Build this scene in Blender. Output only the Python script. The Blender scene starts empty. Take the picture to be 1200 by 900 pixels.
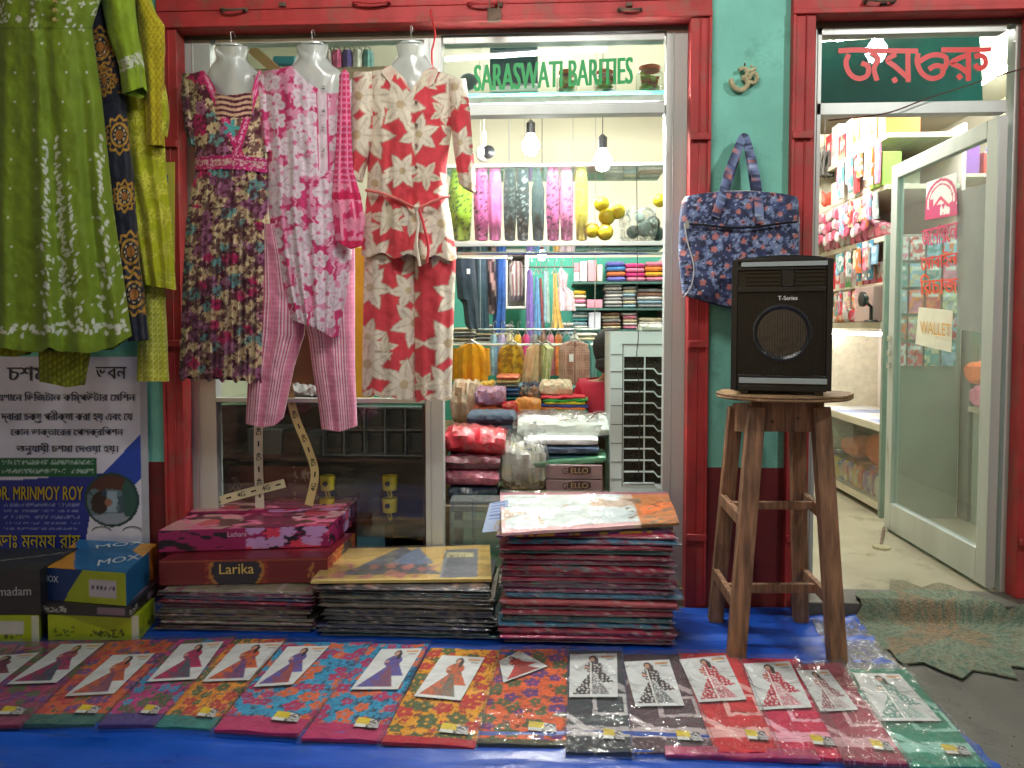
import bpy, math, random
import numpy as np
from mathutils import Vector, Matrix
random.seed(7)
SC = bpy.context.scene
COL = SC.collection
PI = math.pi
# ------------------------------------------------------------------ camera
cam_d = bpy.data.cameras.new('camera'); cam = bpy.data.objects.new('camera', cam_d); COL.objects.link(cam)
cam_d.sensor_width = 36.0; cam_d.lens = 27.0; cam_d.shift_y = -0.02; cam_d.clip_start = 0.05; cam_d.clip_end = 200
cam.location = (0, -3.3, 1.2)
cam.rotation_euler = (math.radians(90 - 2.61), 0, math.radians(3.18))
SC.camera = cam
# ------------------------------------------------------------------ world: late dusk sky
w = bpy.data.worlds.new('World'); SC.world = w; w.use_nodes = True
wn = w.node_tree.nodes; wl = w.node_tree.links
sky = wn.new('ShaderNodeTexSky'); sky.sky_type = 'NISHITA'; sky.sun_disc = False
sky.sun_elevation = math.radians(12); sky.sun_rotation = math.radians(200)
wl.new(sky.outputs[0], wn['Background'].inputs[0]); wn['Background'].inputs[1].default_value = 0.03
SC.view_settings.view_transform = 'Standard'; SC.view_settings.look = 'None'
SC.view_settings.exposure = 0.35; SC.view_settings.gamma = 1.0
SC.cycles.max_bounces = 8; SC.cycles.transparent_max_bounces = 16; SC.cycles.diffuse_bounces = 4
SC.cycles.sample_clamp_indirect = 4.0; SC.cycles.caustics_reflective = False; SC.cycles.caustics_refractive = False
# strengths of the real lamps of the place (fixtures are built further down)
TUBE_E, BULB_E, SHOP_E, SHOP2_E = 190.0, 400.0, 150.0, 420.0
# ------------------------------------------------------------------ picture -> place helpers
F = 900.0
R = cam.rotation_euler.to_matrix(); CP = Vector(cam.location)
def ray(px, py): return R @ Vector(((px - 600) / F, -(py - 426) / F, -1.0))
def V(px, py, Y=0.0):
    d = ray(px, py); t = (Y - CP.y) / d.y; return CP + d * t
def G(px, py, z=0.0):
    d = ray(px, py); t = (z - CP.z) / d.z; return CP + d * t
def XP(px, py, x):
    d = ray(px, py); t = (x - CP.x) / d.x; return CP + d * t
_r = np.array(R)
def Vn(px, py, Y):
    px = np.asarray(px, float); py = np.asarray(py, float); Y = np.broadcast_to(np.asarray(Y, float), px.shape)
    d = np.stack([(px - 600) / F, -(py - 426) / F, -np.ones_like(px)], -1) @ _r.T
    t = (Y + 3.3) / d[..., 1]
    return np.array([0, -3.3, 1.2]) + d * t[..., None]
# ------------------------------------------------------------------ colour helpers
def S(r, g, b):
    f = lambda c: (c / 255 / 12.92) if c <= 10 else ((c / 255 + 0.055) / 1.055) ** 2.4
    return (f(r), f(g), f(b))
def A(c): return np.array(c, float)
def paintbase(px, c): return np.tile(A(c), px.shape + (1,)).astype(float)
def put(C, mask, c, k=1.0):
    m = np.clip(mask.astype(float), 0, 1)[..., None] * k
    C[...] = C * (1 - m) + A(c) * m
def hsh(i, j, s=0):
    h = (i.astype(np.int64) * 374761393 + j.astype(np.int64) * 668265263 + s * 982451653) & 0x7fffffff
    h = ((h ^ (h >> 13)) * 1274126177) & 0x7fffffff
    h = h ^ (h >> 16)
    return (h & 0xffff) / 65535.0
def vnoise(x, y, s=0):
    i = np.floor(x); j = np.floor(y); fx = x - i; fy = y - j
    fx = fx * fx * (3 - 2 * fx); fy = fy * fy * (3 - 2 * fy)
    a = hsh(i, j, s); b = hsh(i + 1, j, s); c = hsh(i, j + 1, s); d = hsh(i + 1, j + 1, s)
    return (a * (1 - fx) + b * fx) * (1 - fy) + (c * (1 - fx) + d * fx) * fy
def fbm(x, y, s=0): return 0.55 * vnoise(x, y, s) + 0.3 * vnoise(x * 2.1, y * 2.1, s + 5) + 0.15 * vnoise(x * 4.3, y * 4.3, s + 9)
def motifs(x, y, size, n=5, rad=0.5, s=0, pointed=False, jit=0.7, prob=1.0):
    """flower print: mask, centre mask, random id, petal edge value"""
    best = np.full(x.shape, -9.0); rid = np.zeros(x.shape); cen = np.zeros(x.shape, bool); vein = np.zeros(x.shape)
    i0 = np.floor(x / size); j0 = np.floor(y / size)
    for di in (-1, 0, 1):
        for dj in (-1, 0, 1):
            i = i0 + di; j = j0 + dj
            cx = (i + 0.5 + (hsh(i, j, s) - 0.5) * jit) * size; cy = (j + 0.5 + (hsh(i, j, s + 1) - 0.5) * jit) * size
            rr = rad * size * (0.75 + 0.5 * hsh(i, j, s + 2)); ph = hsh(i, j, s + 3) * 6.283
            dx = x - cx; dy = y - cy; r = np.hypot(dx, dy) / rr; th = np.arctan2(dy, dx) + ph
            a = np.abs(((th / (2 * PI / n)) % 1.0) - 0.5) * 2       # 0 on petal axis
            if pointed:
                lat = r * np.sin(a * PI / n); t = np.clip(r * np.cos(a * PI / n), 0, 1)
                val = 0.25 * np.sin(PI * t ** 0.8) + 0.02 - lat; val = np.where(r > 1.02, -1, val)
                val = np.maximum(val, 0.2 - r)
            else:
                val = 1.0 - 0.38 * a ** 2 - r
            on = (hsh(i, j, s + 4) < prob)
            val = np.where(on, val, -9)
            m = val > best
            best = np.where(m, val, best); rid = np.where(m, hsh(i, j, s + 6), rid)
            cen = np.where(m, r < 0.17, cen); vein = np.where(m, (a < 0.12) & (r < 0.75), vein)
    motifs.edge = (best > 0) & (best < 0.035)
    return best > 0, cen & (best > 0), rid, (best > 0) & (vein > 0)
# ------------------------------------------------------------------ materials
MATS = {}
def mat(name, col=(0.5, 0.5, 0.5), rough=0.6, metal=0.0, var=0.15, vs=8.0, bump=0.0, bs=40.0, attr=False, coat=0.0,
        spec=0.5, emit=None, es=0.0, alpha=1.0, trans=0.0, stretch=(1, 1, 1), dirt=None, dirt_amt=0.0, dirt_s=3.0, sheen=0.0, rvar=0.0, weave=0.0):
    if name in MATS: return MATS[name]
    m = bpy.data.materials.new(name); m.use_nodes = True; MATS[name] = m
    nt = m.node_tree; N = nt.nodes; L = nt.links; b = N['Principled BSDF']
    b.inputs['Roughness'].default_value = rough; b.inputs['Metallic'].default_value = metal
    b.inputs['Coat Weight'].default_value = coat; b.inputs['Coat Roughness'].default_value = 0.12
    b.inputs['Specular IOR Level'].default_value = spec; b.inputs['Alpha'].default_value = alpha
    b.inputs['Transmission Weight'].default_value = trans; b.inputs['Sheen Weight'].default_value = sheen
    tc = N.new('ShaderNodeTexCoord'); mp = N.new('ShaderNodeMapping'); L.new(tc.outputs['Object'], mp.inputs[0])
    mp.inputs['Scale'].default_value = stretch
    if attr:
        src = N.new('ShaderNodeAttribute'); src.attribute_name = 'Col'; out = src.outputs['Color']
    else:
        src = N.new('ShaderNodeRGB'); src.outputs[0].default_value = (*col, 1); out = src.outputs[0]
    if var > 0:
        nz = N.new('ShaderNodeTexNoise'); nz.inputs['Scale'].default_value = vs; nz.inputs['Detail'].default_value = 5
        L.new(mp.outputs[0], nz.inputs['Vector'])
        mr = N.new('ShaderNodeMapRange'); mr.inputs[1].default_value = 0.3; mr.inputs[2].default_value = 0.7
        mr.inputs[3].default_value = 1 - var; mr.inputs[4].default_value = 1 + var * 0.6
        L.new(nz.outputs[0], mr.inputs[0])
        mx = N.new('ShaderNodeVectorMath'); mx.operation = 'SCALE'; L.new(out, mx.inputs[0]); L.new(mr.outputs[0], mx.inputs['Scale'])
        out = mx.outputs[0]
        if rvar:
            m2 = N.new('ShaderNodeMapRange'); m2.inputs[1].default_value = 0.3; m2.inputs[2].default_value = 0.7
            m2.inputs[3].default_value = max(0.02, rough - rvar); m2.inputs[4].default_value = rough + rvar
            L.new(nz.outputs[0], m2.inputs[0]); L.new(m2.outputs[0], b.inputs['Roughness'])
    if dirt is not None:
        dn = N.new('ShaderNodeTexNoise'); dn.inputs['Scale'].default_value = dirt_s; dn.inputs['Detail'].default_value = 8
        dn.inputs['Roughness'].default_value = 0.7; L.new(mp.outputs[0], dn.inputs['Vector'])
        dr = N.new('ShaderNodeValToRGB'); dr.color_ramp.elements[0].position = 0.66 - dirt_amt * 0.3; dr.color_ramp.elements[1].position = 0.72
        L.new(dn.outputs[0], dr.inputs[0])
        mm = N.new('ShaderNodeMix'); mm.data_type = 'RGBA'; L.new(dr.outputs[0], mm.inputs[0]); L.new(out, mm.inputs[6])
        mm.inputs[7].default_value = (*dirt, 1); out = mm.outputs[2]
    L.new(out, b.inputs['Base Color'])
    if bump > 0 or weave > 0:
        bn = N.new('ShaderNodeTexNoise'); bn.inputs['Scale'].default_value = bs; bn.inputs['Detail'].default_value = 4
        L.new(mp.outputs[0], bn.inputs['Vector'])
        bp = N.new('ShaderNodeBump'); bp.inputs['Strength'].default_value = bump; bp.inputs['Distance'].default_value = 0.01
        L.new(bn.outputs[0], bp.inputs['Height']); L.new(bp.outputs[0], b.inputs['Normal']); L.new(bp.outputs[0], b.inputs['Coat Normal'])
    if emit is not None:
        b.inputs['Emission Color'].default_value = (*emit, 1); b.inputs['Emission Strength'].default_value = es
    return m
def film(name, tint=(1, 1, 1), gloss_rough=0.08, bump=0.6, bs=18, strength=1.0, haze=0.0, stretch=(1, 1, 1)):
    """clear plastic or window glass: see-through with a fresnel reflection, optional milky haze"""
    if name in MATS: return MATS[name]
    m = bpy.data.materials.new(name); m.use_nodes = True; MATS[name] = m
    nt = m.node_tree; N = nt.nodes; L = nt.links; N.remove(N['Principled BSDF']); out = N['Material Output']
    tr = N.new('ShaderNodeBsdfTransparent'); tr.inputs[0].default_value = (*tint, 1)
    gl = N.new('ShaderNodeBsdfGlossy'); gl.inputs['Roughness'].default_value = gloss_rough
    lw = N.new('ShaderNodeLayerWeight'); lw.inputs[0].default_value = 0.5
    pw = N.new('ShaderNodeMath'); pw.operation = 'POWER'; pw.inputs[1].default_value = 4.5; L.new(lw.outputs['Facing'], pw.inputs[0])
    ma = N.new('ShaderNodeMath'); ma.operation = 'MULTIPLY_ADD'; ma.inputs[1].default_value = 0.9; ma.inputs[2].default_value = 0.035; L.new(pw.outputs[0], ma.inputs[0])
    mu = N.new('ShaderNodeMath'); mu.operation = 'MULTIPLY'; mu.inputs[1].default_value = strength; mu.use_clamp = True
    L.new(ma.outputs[0], mu.inputs[0])
    mix = N.new('ShaderNodeMixShader'); L.new(mu.outputs[0], mix.inputs[0]); L.new(tr.outputs[0], mix.inputs[1]); L.new(gl.outputs[0], mix.inputs[2])
    last = mix
    if haze > 0:
        df = N.new('ShaderNodeBsdfDiffuse'); df.inputs[0].default_value = (0.75, 0.78, 0.76, 1)
        tcz = N.new('ShaderNodeTexCoord'); hz = N.new('ShaderNodeTexNoise'); hz.inputs['Scale'].default_value = 2.2; hz.inputs['Detail'].default_value = 6
        L.new(tcz.outputs['Object'], hz.inputs['Vector'])
        mr = N.new('ShaderNodeMapRange'); mr.inputs[1].default_value = 0.3; mr.inputs[2].default_value = 0.7; mr.inputs[3].default_value = haze * 0.5; mr.inputs[4].default_value = haze * 1.4
        L.new(hz.outputs[0], mr.inputs[0])
        m2 = N.new('ShaderNodeMixShader'); L.new(mr.outputs[0], m2.inputs[0]); L.new(mix.outputs[0], m2.inputs[1]); L.new(df.outputs[0], m2.inputs[2]); last = m2
    if bump > 0:
        tc = N.new('ShaderNodeTexCoord'); mp = N.new('ShaderNodeMapping'); mp.inputs['Scale'].default_value = stretch
        nz = N.new('ShaderNodeTexNoise'); nz.inputs['Scale'].default_value = bs; nz.inputs['Detail'].default_value = 3; nz.inputs['Distortion'].default_value = 1.2
        L.new(tc.outputs['Object'], mp.inputs[0]); L.new(mp.outputs[0], nz.inputs['Vector'])
        bp = N.new('ShaderNodeBump'); bp.inputs['Strength'].default_value = bump; bp.inputs['Distance'].default_value = 0.02
        L.new(nz.outputs[0], bp.inputs['Height']); L.new(bp.outputs[0], gl.inputs['Normal']); L.new(bp.outputs[0], lw.inputs['Normal'])
    L.new(last.outputs[0], out.inputs[0]); return m
def emitm(name, col, e):
    if name in MATS: return MATS[name]
    m = bpy.data.materials.new(name); m.use_nodes = True; MATS[name] = m
    b = m.node_tree.nodes['Principled BSDF']; b.inputs['Base Color'].default_value = (0.8, 0.8, 0.8, 1)
    b.inputs['Emission Color'].default_value = (*col, 1); b.inputs['Emission Strength'].default_value = e; return m
# generic vertex coloured families
cloth = mat('printed_cloth', attr=True, rough=0.88, var=0.14, vs=22, bump=0.55, bs=28, sheen=0.1)
satin = mat('soft_cloth', attr=True, rough=0.72, var=0.16, vs=14, bump=0.5, bs=26, sheen=0.15)
poly = mat('cloth_in_plastic', attr=True, rough=0.5, var=0.2, vs=14, bump=0.9, bs=22, coat=1.0)
paper = mat('printed_paper', attr=True, rough=0.55, var=0.08, vs=12)
carton = mat('printed_carton', attr=True, rough=0.45, var=0.12, vs=10, bump=0.12, bs=30, coat=0.25)
plast = mat('coloured_plastic', attr=True, rough=0.35, var=0.08, vs=9)
goods = mat('packed_goods', attr=True, rough=0.55, var=0.3, vs=26, bump=1.0, bs=24, coat=0.3)
alum = mat('brushed_aluminium', (0.56, 0.60, 0.58), rough=0.42, metal=0.3, var=0.15, vs=5, stretch=(1, 1, 0.1), bump=0.05, bs=50, dirt=(0.2, 0.19, 0.17), dirt_amt=0.05, dirt_s=9)
redp = mat('red_painted_steel', S(178, 54, 56), rough=0.6, var=0.35, vs=7, bump=0.3, bs=25, dirt=S(130, 88, 74), dirt_amt=0.5, dirt_s=9, stretch=(1, 1, .6))
rust = mat('rusty_iron', S(112, 92, 78), rough=0.75, metal=0.3, var=0.5, vs=25, bump=0.4, bs=60)
blackp = mat('black_plastic', (0.012, 0.012, 0.014), rough=0.35, var=0.1)
chrome = mat('bright_metal', (0.75, 0.75, 0.76), rough=0.2, metal=1.0, var=0.05)
woodl = mat('pale_wood', S(176, 150, 118), rough=0.6, var=0.3, vs=6, stretch=(1, 1, 6), bump=0.15)
white_l = mat('white_laminate', (0.72, 0.71, 0.66), rough=0.4, var=0.06, vs=3)
# ------------------------------------------------------------------ mesh builder
class MB:
    def __init__(s): s.v = []; s.f = []; s.c = []; s.n = 0
    def add(s, vs, fs, col=(0.5, 0.5, 0.5)):
        vs = np.asarray(vs, float).reshape(-1, 3); c = np.asarray(col, float)
        if c.ndim == 1: c = np.tile(c, (len(vs), 1))
        s.v.append(vs); s.c.append(c.reshape(-1, 3)); n = s.n
        s.f += [tuple(i + n for i in f) for f in fs]; s.n += len(vs); return s
    def box(s, x0, x1, y0, y1, z0, z1, col=(0.5, 0.5, 0.5), M=None):
        vs = [(x, y, z) for z in (z0, z1) for y in (y0, y1) for x in (x0, x1)]
        if M is not None: vs = [M @ Vector(v) for v in vs]
        return s.add(vs, [(0, 2, 3, 1), (4, 5, 7, 6), (0, 1, 5, 4), (2, 6, 7, 3), (0, 4, 6, 2), (1, 3, 7, 5)], col)
    def pbox(s, a, b, c, d, Y0, Y1, col=(0.5, 0.5, 0.5)):
        """upright box whose front face (at depth Y0) spans picture columns a..c and rows b..d"""
        p = V((a + c) / 2, b, Y0).z; q = V((a + c) / 2, d, Y0).z; m = (b + d) / 2
        return s.box(V(a, m, Y0).x, V(c, m, Y0).x, Y0, Y1, q, p, col)
    def bar(s, p, q, wx, wy, col=(0.5, 0.5, 0.5), up=(0, 1, 0)):
        p = Vector(p); q = Vector(q); d = (q - p).normalized(); u = Vector(up); a = d.cross(u).normalized(); b = a.cross(d).normalized()
        vs = []
        for o in (p, q):
            for (i, j) in ((-1, -1), (1, -1), (1, 1), (-1, 1)): vs.append(o + a * (i * wx / 2) + b * (j * wy / 2))
        return s.add(vs, [(0, 1, 2, 3), (7, 6, 5, 4), (0, 4, 5, 1), (1, 5, 6, 2), (2, 6, 7, 3), (3, 7, 4, 0)], col)
    def tube(s, pts, r, n=8, col=(0.5, 0.5, 0.5), cap=True):
        pts = [Vector(p) for p in pts]; rs = r if hasattr(r, '__len__') else [r] * len(pts); vs = []; fs = []
        prev = None
        for k, p in enumerate(pts):
            d = (pts[min(k + 1, len(pts) - 1)] - pts[max(k - 1, 0)]).normalized()
            if prev is None: a = d.orthogonal().normalized()
            else:
                a = prev - d * prev.dot(d); a = a.normalized() if a.length > 1e-6 else d.orthogonal().normalized()
            prev = a; b = d.cross(a)
            for i in range(n): t = 2 * PI * i / n; vs.append(p + (a * math.cos(t) + b * math.sin(t)) * rs[k])
        for k in range(len(pts) - 1):
            for i in range(n): fs.append((k * n + i, k * n + (i + 1) % n, (k + 1) * n + (i + 1) % n, (k + 1) * n + i))
        if cap: fs += [tuple(range(n - 1, -1, -1)), tuple(range((len(pts) - 1) * n, len(pts) * n))]
        return s.add(vs, fs, col)
    def lathe(s, prof, c, n=20, axis='z', col=(0.5, 0.5, 0.5), M=None):
        """prof = [(radius, height)...] turned about an axis through c"""
        vs = []; fs = []
        for (r, h) in prof:
            for i in range(n):
                t = 2 * PI * i / n; a, b = r * math.cos(t), r * math.sin(t)
                p = Vector((a, b, h)) if axis == 'z' else (Vector((a, -h, b)) if axis == 'y' else Vector((h, a, b)))
                if M is not None: p = M @ p
                vs.append(p + Vector(c))
        for k in range(len(prof) - 1):
            for i in range(n): fs.append((k * n + i, k * n + (i + 1) % n, (k + 1) * n + (i + 1) % n, (k + 1) * n + i))
        fs += [tuple(range(n - 1, -1, -1)), tuple(range((len(prof) - 1) * n, len(prof) * n))]
        return s.add(vs, fs, col)
    def grid(s, P, C=None, flip=False, wrap=False):
        nv, nu = P.shape[:2]; fs = []
        for j in range(nv - 1):
            for i in range(nu if wrap else nu - 1):
                k = (i + 1) % nu; q = (j * nu + i, j * nu + k, (j + 1) * nu + k, (j + 1) * nu + i)
                fs.append(q[::-1] if flip else q)
        return s.add(P.reshape(-1, 3), fs, (0.5, 0.5, 0.5) if C is None else (C.reshape(-1, 3) if np.ndim(C) == 3 else C))
    def prism(s, pts, Y0, Y1, col=(0.5, 0.5, 0.5), px=True):
        """outline (picture points at depth Y0, or x,z pairs) given a real thickness Y0..Y1"""
        P = [V(x, y, Y0) if px else Vector((x, Y0, y)) for x, y in pts]; n = len(P)
        vs = P + [Vector((p.x, Y1, p.z)) for p in P]
        fs = [tuple(range(n)), tuple(range(2 * n - 1, n - 1, -1))] + [(i, i + n, (i + 1) % n + n, (i + 1) % n) for i in range(n)]
        return s.add(vs, fs, col)
WORLD = {}
def tagp(o, label=None, cat=None, group=None, kind=None):
    if label: o['label'] = label
    if cat: o['category'] = cat
    if group: o['group'] = group
    if kind: o['kind'] = kind
    return o
def thing(name, label, cat, loc=(0, 0, 0), group=None):
    o = bpy.data.objects.new(name, None); o.empty_display_size = 0.05; COL.objects.link(o); o.location = loc
    WORLD[o.name] = Vector(loc); return tagp(o, label, cat, group)
def obj(name, mb, m, parent=None, label=None, cat=None, group=None, kind=None, smooth=True, bevel=0.0, sub=0):
    vs = np.concatenate(mb.v); cs = np.concatenate(mb.c)
    if parent is not None: org = WORLD[parent.name]
    else:
        lo = vs.min(0); hi = vs.max(0); org = Vector(((lo[0] + hi[0]) / 2, (lo[1] + hi[1]) / 2, lo[2]))
    me = bpy.data.meshes.new(name); me.from_pydata((vs - np.array(org)).tolist(), [], mb.f)
    at = me.color_attributes.new('Col', 'FLOAT_COLOR', 'POINT')
    at.data.foreach_set('color', np.concatenate([cs, np.ones((len(cs), 1))], 1).ravel().astype(np.float32))
    if smooth:
        me.polygons.foreach_set('use_smooth', [True] * len(me.polygons))
        try: me.set_sharp_from_angle(angle=math.radians(35))
        except Exception: pass
    me.materials.append(m); me.update()
    o = bpy.data.objects.new(name, me); COL.objects.link(o)
    if parent is not None: o.parent = parent
    else: o.location = org
    WORLD[o.name] = Vector(org)
    if bevel:
        b = o.modifiers.new('bevel', 'BEVEL'); b.width = bevel; b.segments = 2; b.limit_method = 'ANGLE'; b.angle_limit = math.radians(40)
    if sub:
        b = o.modifiers.new('sub', 'SUBSURF'); b.levels = b.render_levels = sub
    return tagp(o, label, cat, group, kind)
def dup(root, loc, label=None, rz=0.0, group=None):
    def cp(o, par):
        c = o.copy(); COL.objects.link(c); c.parent = par
        for ch in list(o.children): cp(ch, c)
        return c
    r = cp(root, None); r.location = loc; r.rotation_euler.z = rz; WORLD[r.name] = Vector(loc)
    if label: r['label'] = label
    if group: r['group'] = group
    return r
# ------------------------------------------------------------------ shapes with paint
def panel(c00, c10, c11, c01, th, paint, nu=2, nv=2, amp=0.0, seed=0, fs=4.0, mb=None):
    """sheet from its four corners (seen from the front: bottom left, bottom right, top right, top left), thickness th
    towards the viewer side; paint(s,t) gives the printed colour"""
    mb = mb or MB(); c00, c10, c11, c01 = [np.array(c, float) for c in (c00, c10, c11, c01)]
    s, t = np.meshgrid(np.linspace(0, 1, nu + 1), np.linspace(0, 1, nv + 1)); S_, T_ = s[..., None], t[..., None]
    P = c00 * (1 - S_) * (1 - T_) + c10 * S_ * (1 - T_) + c11 * S_ * T_ + c01 * (1 - S_) * T_
    n = np.cross(c10 - c00, c01 - c00); n /= np.linalg.norm(n)
    C = paint(s, t) if callable(paint) else paintbase(s, paint)
    h = th + (amp * (fbm(s * fs, t * fs * 2, seed) - 0.5) if amp else 0)
    top = P + n * (np.asarray(h)[..., None] if amp else th)
    mb.grid(top, C)
    # skirt and back
    nv1, nu1 = s.shape
    ring = [(0, i) for i in range(nu1)] + [(j, nu1 - 1) for j in range(1, nv1)] + [(nv1 - 1, i) for i in range(nu1 - 2, -1, -1)] + [(j, 0) for j in range(nv1 - 2, 0, -1)]
    a = np.array([top[j, i] for j, i in ring]); b = np.array([P[j, i] for j, i in ring]); cc = np.array([C[j, i] for j, i in ring]); k = len(ring)
    mb.add(np.concatenate([a, b]), [(i, i + k, (i + 1) % k + k, (i + 1) % k) for i in range(k)] + [tuple(range(2 * k - 1, k - 1, -1))], np.concatenate([cc, cc]))
    return mb
def pq(a, b, c, d, Y, th, paint, nu=2, nv=2, **k):
    """upright sheet facing the street from a picture rectangle at depth Y"""
    return panel(V(a, d, Y), V(c, d, Y), V(c, b, Y), V(a, b, Y), th, paint, nu, nv, **k)
def lin(xs, ys): return lambda v: np.interp(v, xs, ys)
def garment(rows, Y, depth, paint, top=None, bot=None, res=1.6, folds=(), back=0.03, power=0.55, seed=0, foldramp=0.0, mb=None, wr=0.004):
    """a hanging, hollow cloth tube. rows: (row, left, right) outline; top/bot: row as a function of u along the
    upper and lower edge; folds: (amplitude m, waves, phase)"""
    mb = mb or MB(); rows = sorted(rows); ys = [r[0] for r in rows]
    Lf = lin(ys, [r[1] for r in rows]); Rf = lin(ys, [r[2] for r in rows])
    t0 = top or (lambda u: np.full_like(u, ys[0])); b0 = bot or (lambda u: np.full_like(u, ys[-1]))
    wmax = max(r[2] - r[1] for r in rows); nu = int(wmax / res) + 1; nv = int((ys[-1] - ys[0]) / res) + 1
    u, v = np.meshgrid(np.linspace(0, 1, nu), np.linspace(0, 1, nv))
    py = t0(u) + (b0(u) - t0(u)) * v; px = Lf(py) + (Rf(py) - Lf(py)) * u
    bul = np.sin(PI * np.clip(u, 0.0, 1.0)) ** power
    y = Y - depth * bul
    ramp = foldramp + (1 - foldramp) * v
    warp = 0.6 * (fbm(u * 3, v * 1.5, seed) - 0.5)
    for (a, k, ph) in folds: y = y + a * ramp * np.sin(2 * PI * k * (u + 0.12 * warp) + ph) * np.minimum(1, bul * 1.3)
    y = y + wr * (fbm(px / 9, py / 14, seed + 3) - 0.5) * 2 * bul + 0.022 * (fbm(px / 26, py / 34, seed + 8) - 0.5) * bul
    P = Vn(px, py, y); C = paint(px, py, u, v)
    mb.grid(P, C, flip=True)
    # back half, coarse across but sharing the outline
    m = 7; ub = np.linspace(1, 0, m); js = np.arange(0, nv, 4); js = js if js[-1] == nv - 1 else np.append(js, nv - 1)
    PB = np.zeros((len(js), m, 3)); CB = np.zeros((len(js), m, 3))
    for a_, j in enumerate(js):
        for i_, uu in enumerate(ub):
            i = int(round(uu * (nu - 1))); PB[a_, i_] = P[j, i]
            if 0 < i_ < m - 1: PB[a_, i_, 1] = Y + back * math.sin(PI * uu)
            CB[a_, i_] = C[j, i]
    mb.grid(PB, CB, flip=True)
    return mb
def slab(cx, cy, z0, wd, dp, h, col, rot=0.0, seed=0, amp=0.004, m=12, n=20, ex=4.0, layers=0, paint=None, droop=0.0, mb=None, tilt=0.0, lay_a=0.004):
    """folded cloth or stuffed packet: rounded block with uneven skin; layers gives the folded edges depth"""
    mb = mb or MB(); rng = np.random.RandomState(seed + 11)
    i, j = np.meshgrid(np.arange(n), np.arange(m + 1)); th = 2 * PI * i / n; e = 2.0 / ex
    cs, sn = np.cos(th), np.sin(th); yy = np.sign(cs) * np.abs(cs) ** e; zz = np.sign(sn) * np.abs(sn) ** e
    t = j / m * 2 - 1; end = (1 - np.abs(t) ** 10 * 0.35)
    t = np.sign(t) * np.abs(t) ** 0.8
    X = t * wd / 2 * (1 + 0.012 * np.sin(th * 3 + seed)); Yy = yy * dp / 2 * (0.99 + 0.01 * end); Z = (zz * end * 0.5 + 0.5) * h
    nz = fbm(X * 14 + seed * 3.1, (Yy + Z * 3) * 14, seed) - 0.5
    Z = Z + nz * amp * 2 * (zz > -0.5) - droop * t ** 2; Yy = Yy + (fbm(X * 20 + 7, Z * 60, seed + 2) - 0.5) * amp * 2.5
    if amp >= .006:
        rg = 1 - np.abs(2 * fbm(X * 24 + seed, (Yy * 1.3 + Z) * 30, seed + 6) - 1); Z = Z + (rg ** 3 - .4) * amp * 1.6 * (zz > -.3); Yy = Yy - (rg ** 3 - .4) * amp * 1.4 * np.sign(-yy)
    if layers: Yy = Yy * (1 + (lay_a / (dp / 2)) * np.cos(2 * PI * layers * Z / h) * (np.abs(yy) > 0.8))
    Z = Z + tilt * X
    c, s_ = math.cos(rot), math.sin(rot)
    P = np.stack([cx + X * c - Yy * s_, cy + X * s_ + Yy * c, z0 + Z], -1)
    C = paint(X, Yy, Z) if paint else paintbase(X, col) * (0.92 + 0.16 * rng.rand())
    mb.grid(P, C, flip=False, wrap=True)
    k = (m) * n
    mb.add(P[0], [tuple(range(n))], C[0]); mb.add(P[-1], [tuple(range(n - 1, -1, -1))], C[-1])
    return mb
_fcache = {}
def text_mesh(s):
    if s in _fcache: return _fcache[s]
    cu = bpy.data.curves.new('t', 'FONT'); cu.body = s; cu.resolution_u = 3
    o = bpy.data.objects.new('t', cu); COL.objects.link(o)
    dg = bpy.context.evaluated_depsgraph_get(); me = bpy.data.meshes.new_from_object(o.evaluated_get(dg))
    vs = np.array([v.co[:] for v in me.vertices]).reshape(-1, 3); fs = [tuple(p.vertices) for p in me.polygons]
    bpy.data.objects.remove(o); bpy.data.curves.remove(cu); bpy.data.meshes.remove(me)
    _fcache[s] = (vs, fs); return vs, fs
def letter(mb, s, p00, p10, p01, col, off=0.0, bold=0.0):
    """printed words fitted to a parallelogram: lower left, lower right, upper left"""
    vs, fs = text_mesh(s)
    if not len(vs): return mb
    lo, hi = vs.min(0), vs.max(0); q = (vs - lo) / np.maximum(hi - lo, 1e-6)
    a, b, c = [np.array(x, float) for x in (p00, p10, p01)]; n = np.cross(b - a, c - a); n /= np.linalg.norm(n)
    P = a + q[:, :1] * (b - a) + q[:, 1:2] * (c - a) + n * off
    mb.add(P, fs, col)
    if bold:
        for d, e in ((bold, .0003), (-bold, .0006)): mb.add(P + (b - a) / np.linalg.norm(b - a) * d - n * e, fs, col)
    return mb
def words_px(mb, s, a, b, c, d, Y, col, off=0.0, bold=0.0, slant=0):
    return letter(mb, s, V(a, d, Y), V(c, d + slant, Y), V(a, b, Y), col, off, bold)
def ribbon(mb, pts, wd, col, Y, off=0.0, closed=False):
    """painted stroke of even width through picture points on an upright plane"""
    P = [V(x, y, Y) for x, y in pts]; P = [Vector((p.x, Y - off, p.z)) for p in P]; vs = []; n = len(P)
    for k, p in enumerate(P):
        d = (P[min(k + 1, n - 1)] - P[max(k - 1, 0)]).normalized(); a = Vector((d.z, 0, -d.x)) * wd / 2; vs += [p + a, p - a]
    return mb.add(vs, [(2 * k, 2 * k + 1, 2 * k + 3, 2 * k + 2) for k in range(n - 1)], col)
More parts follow.
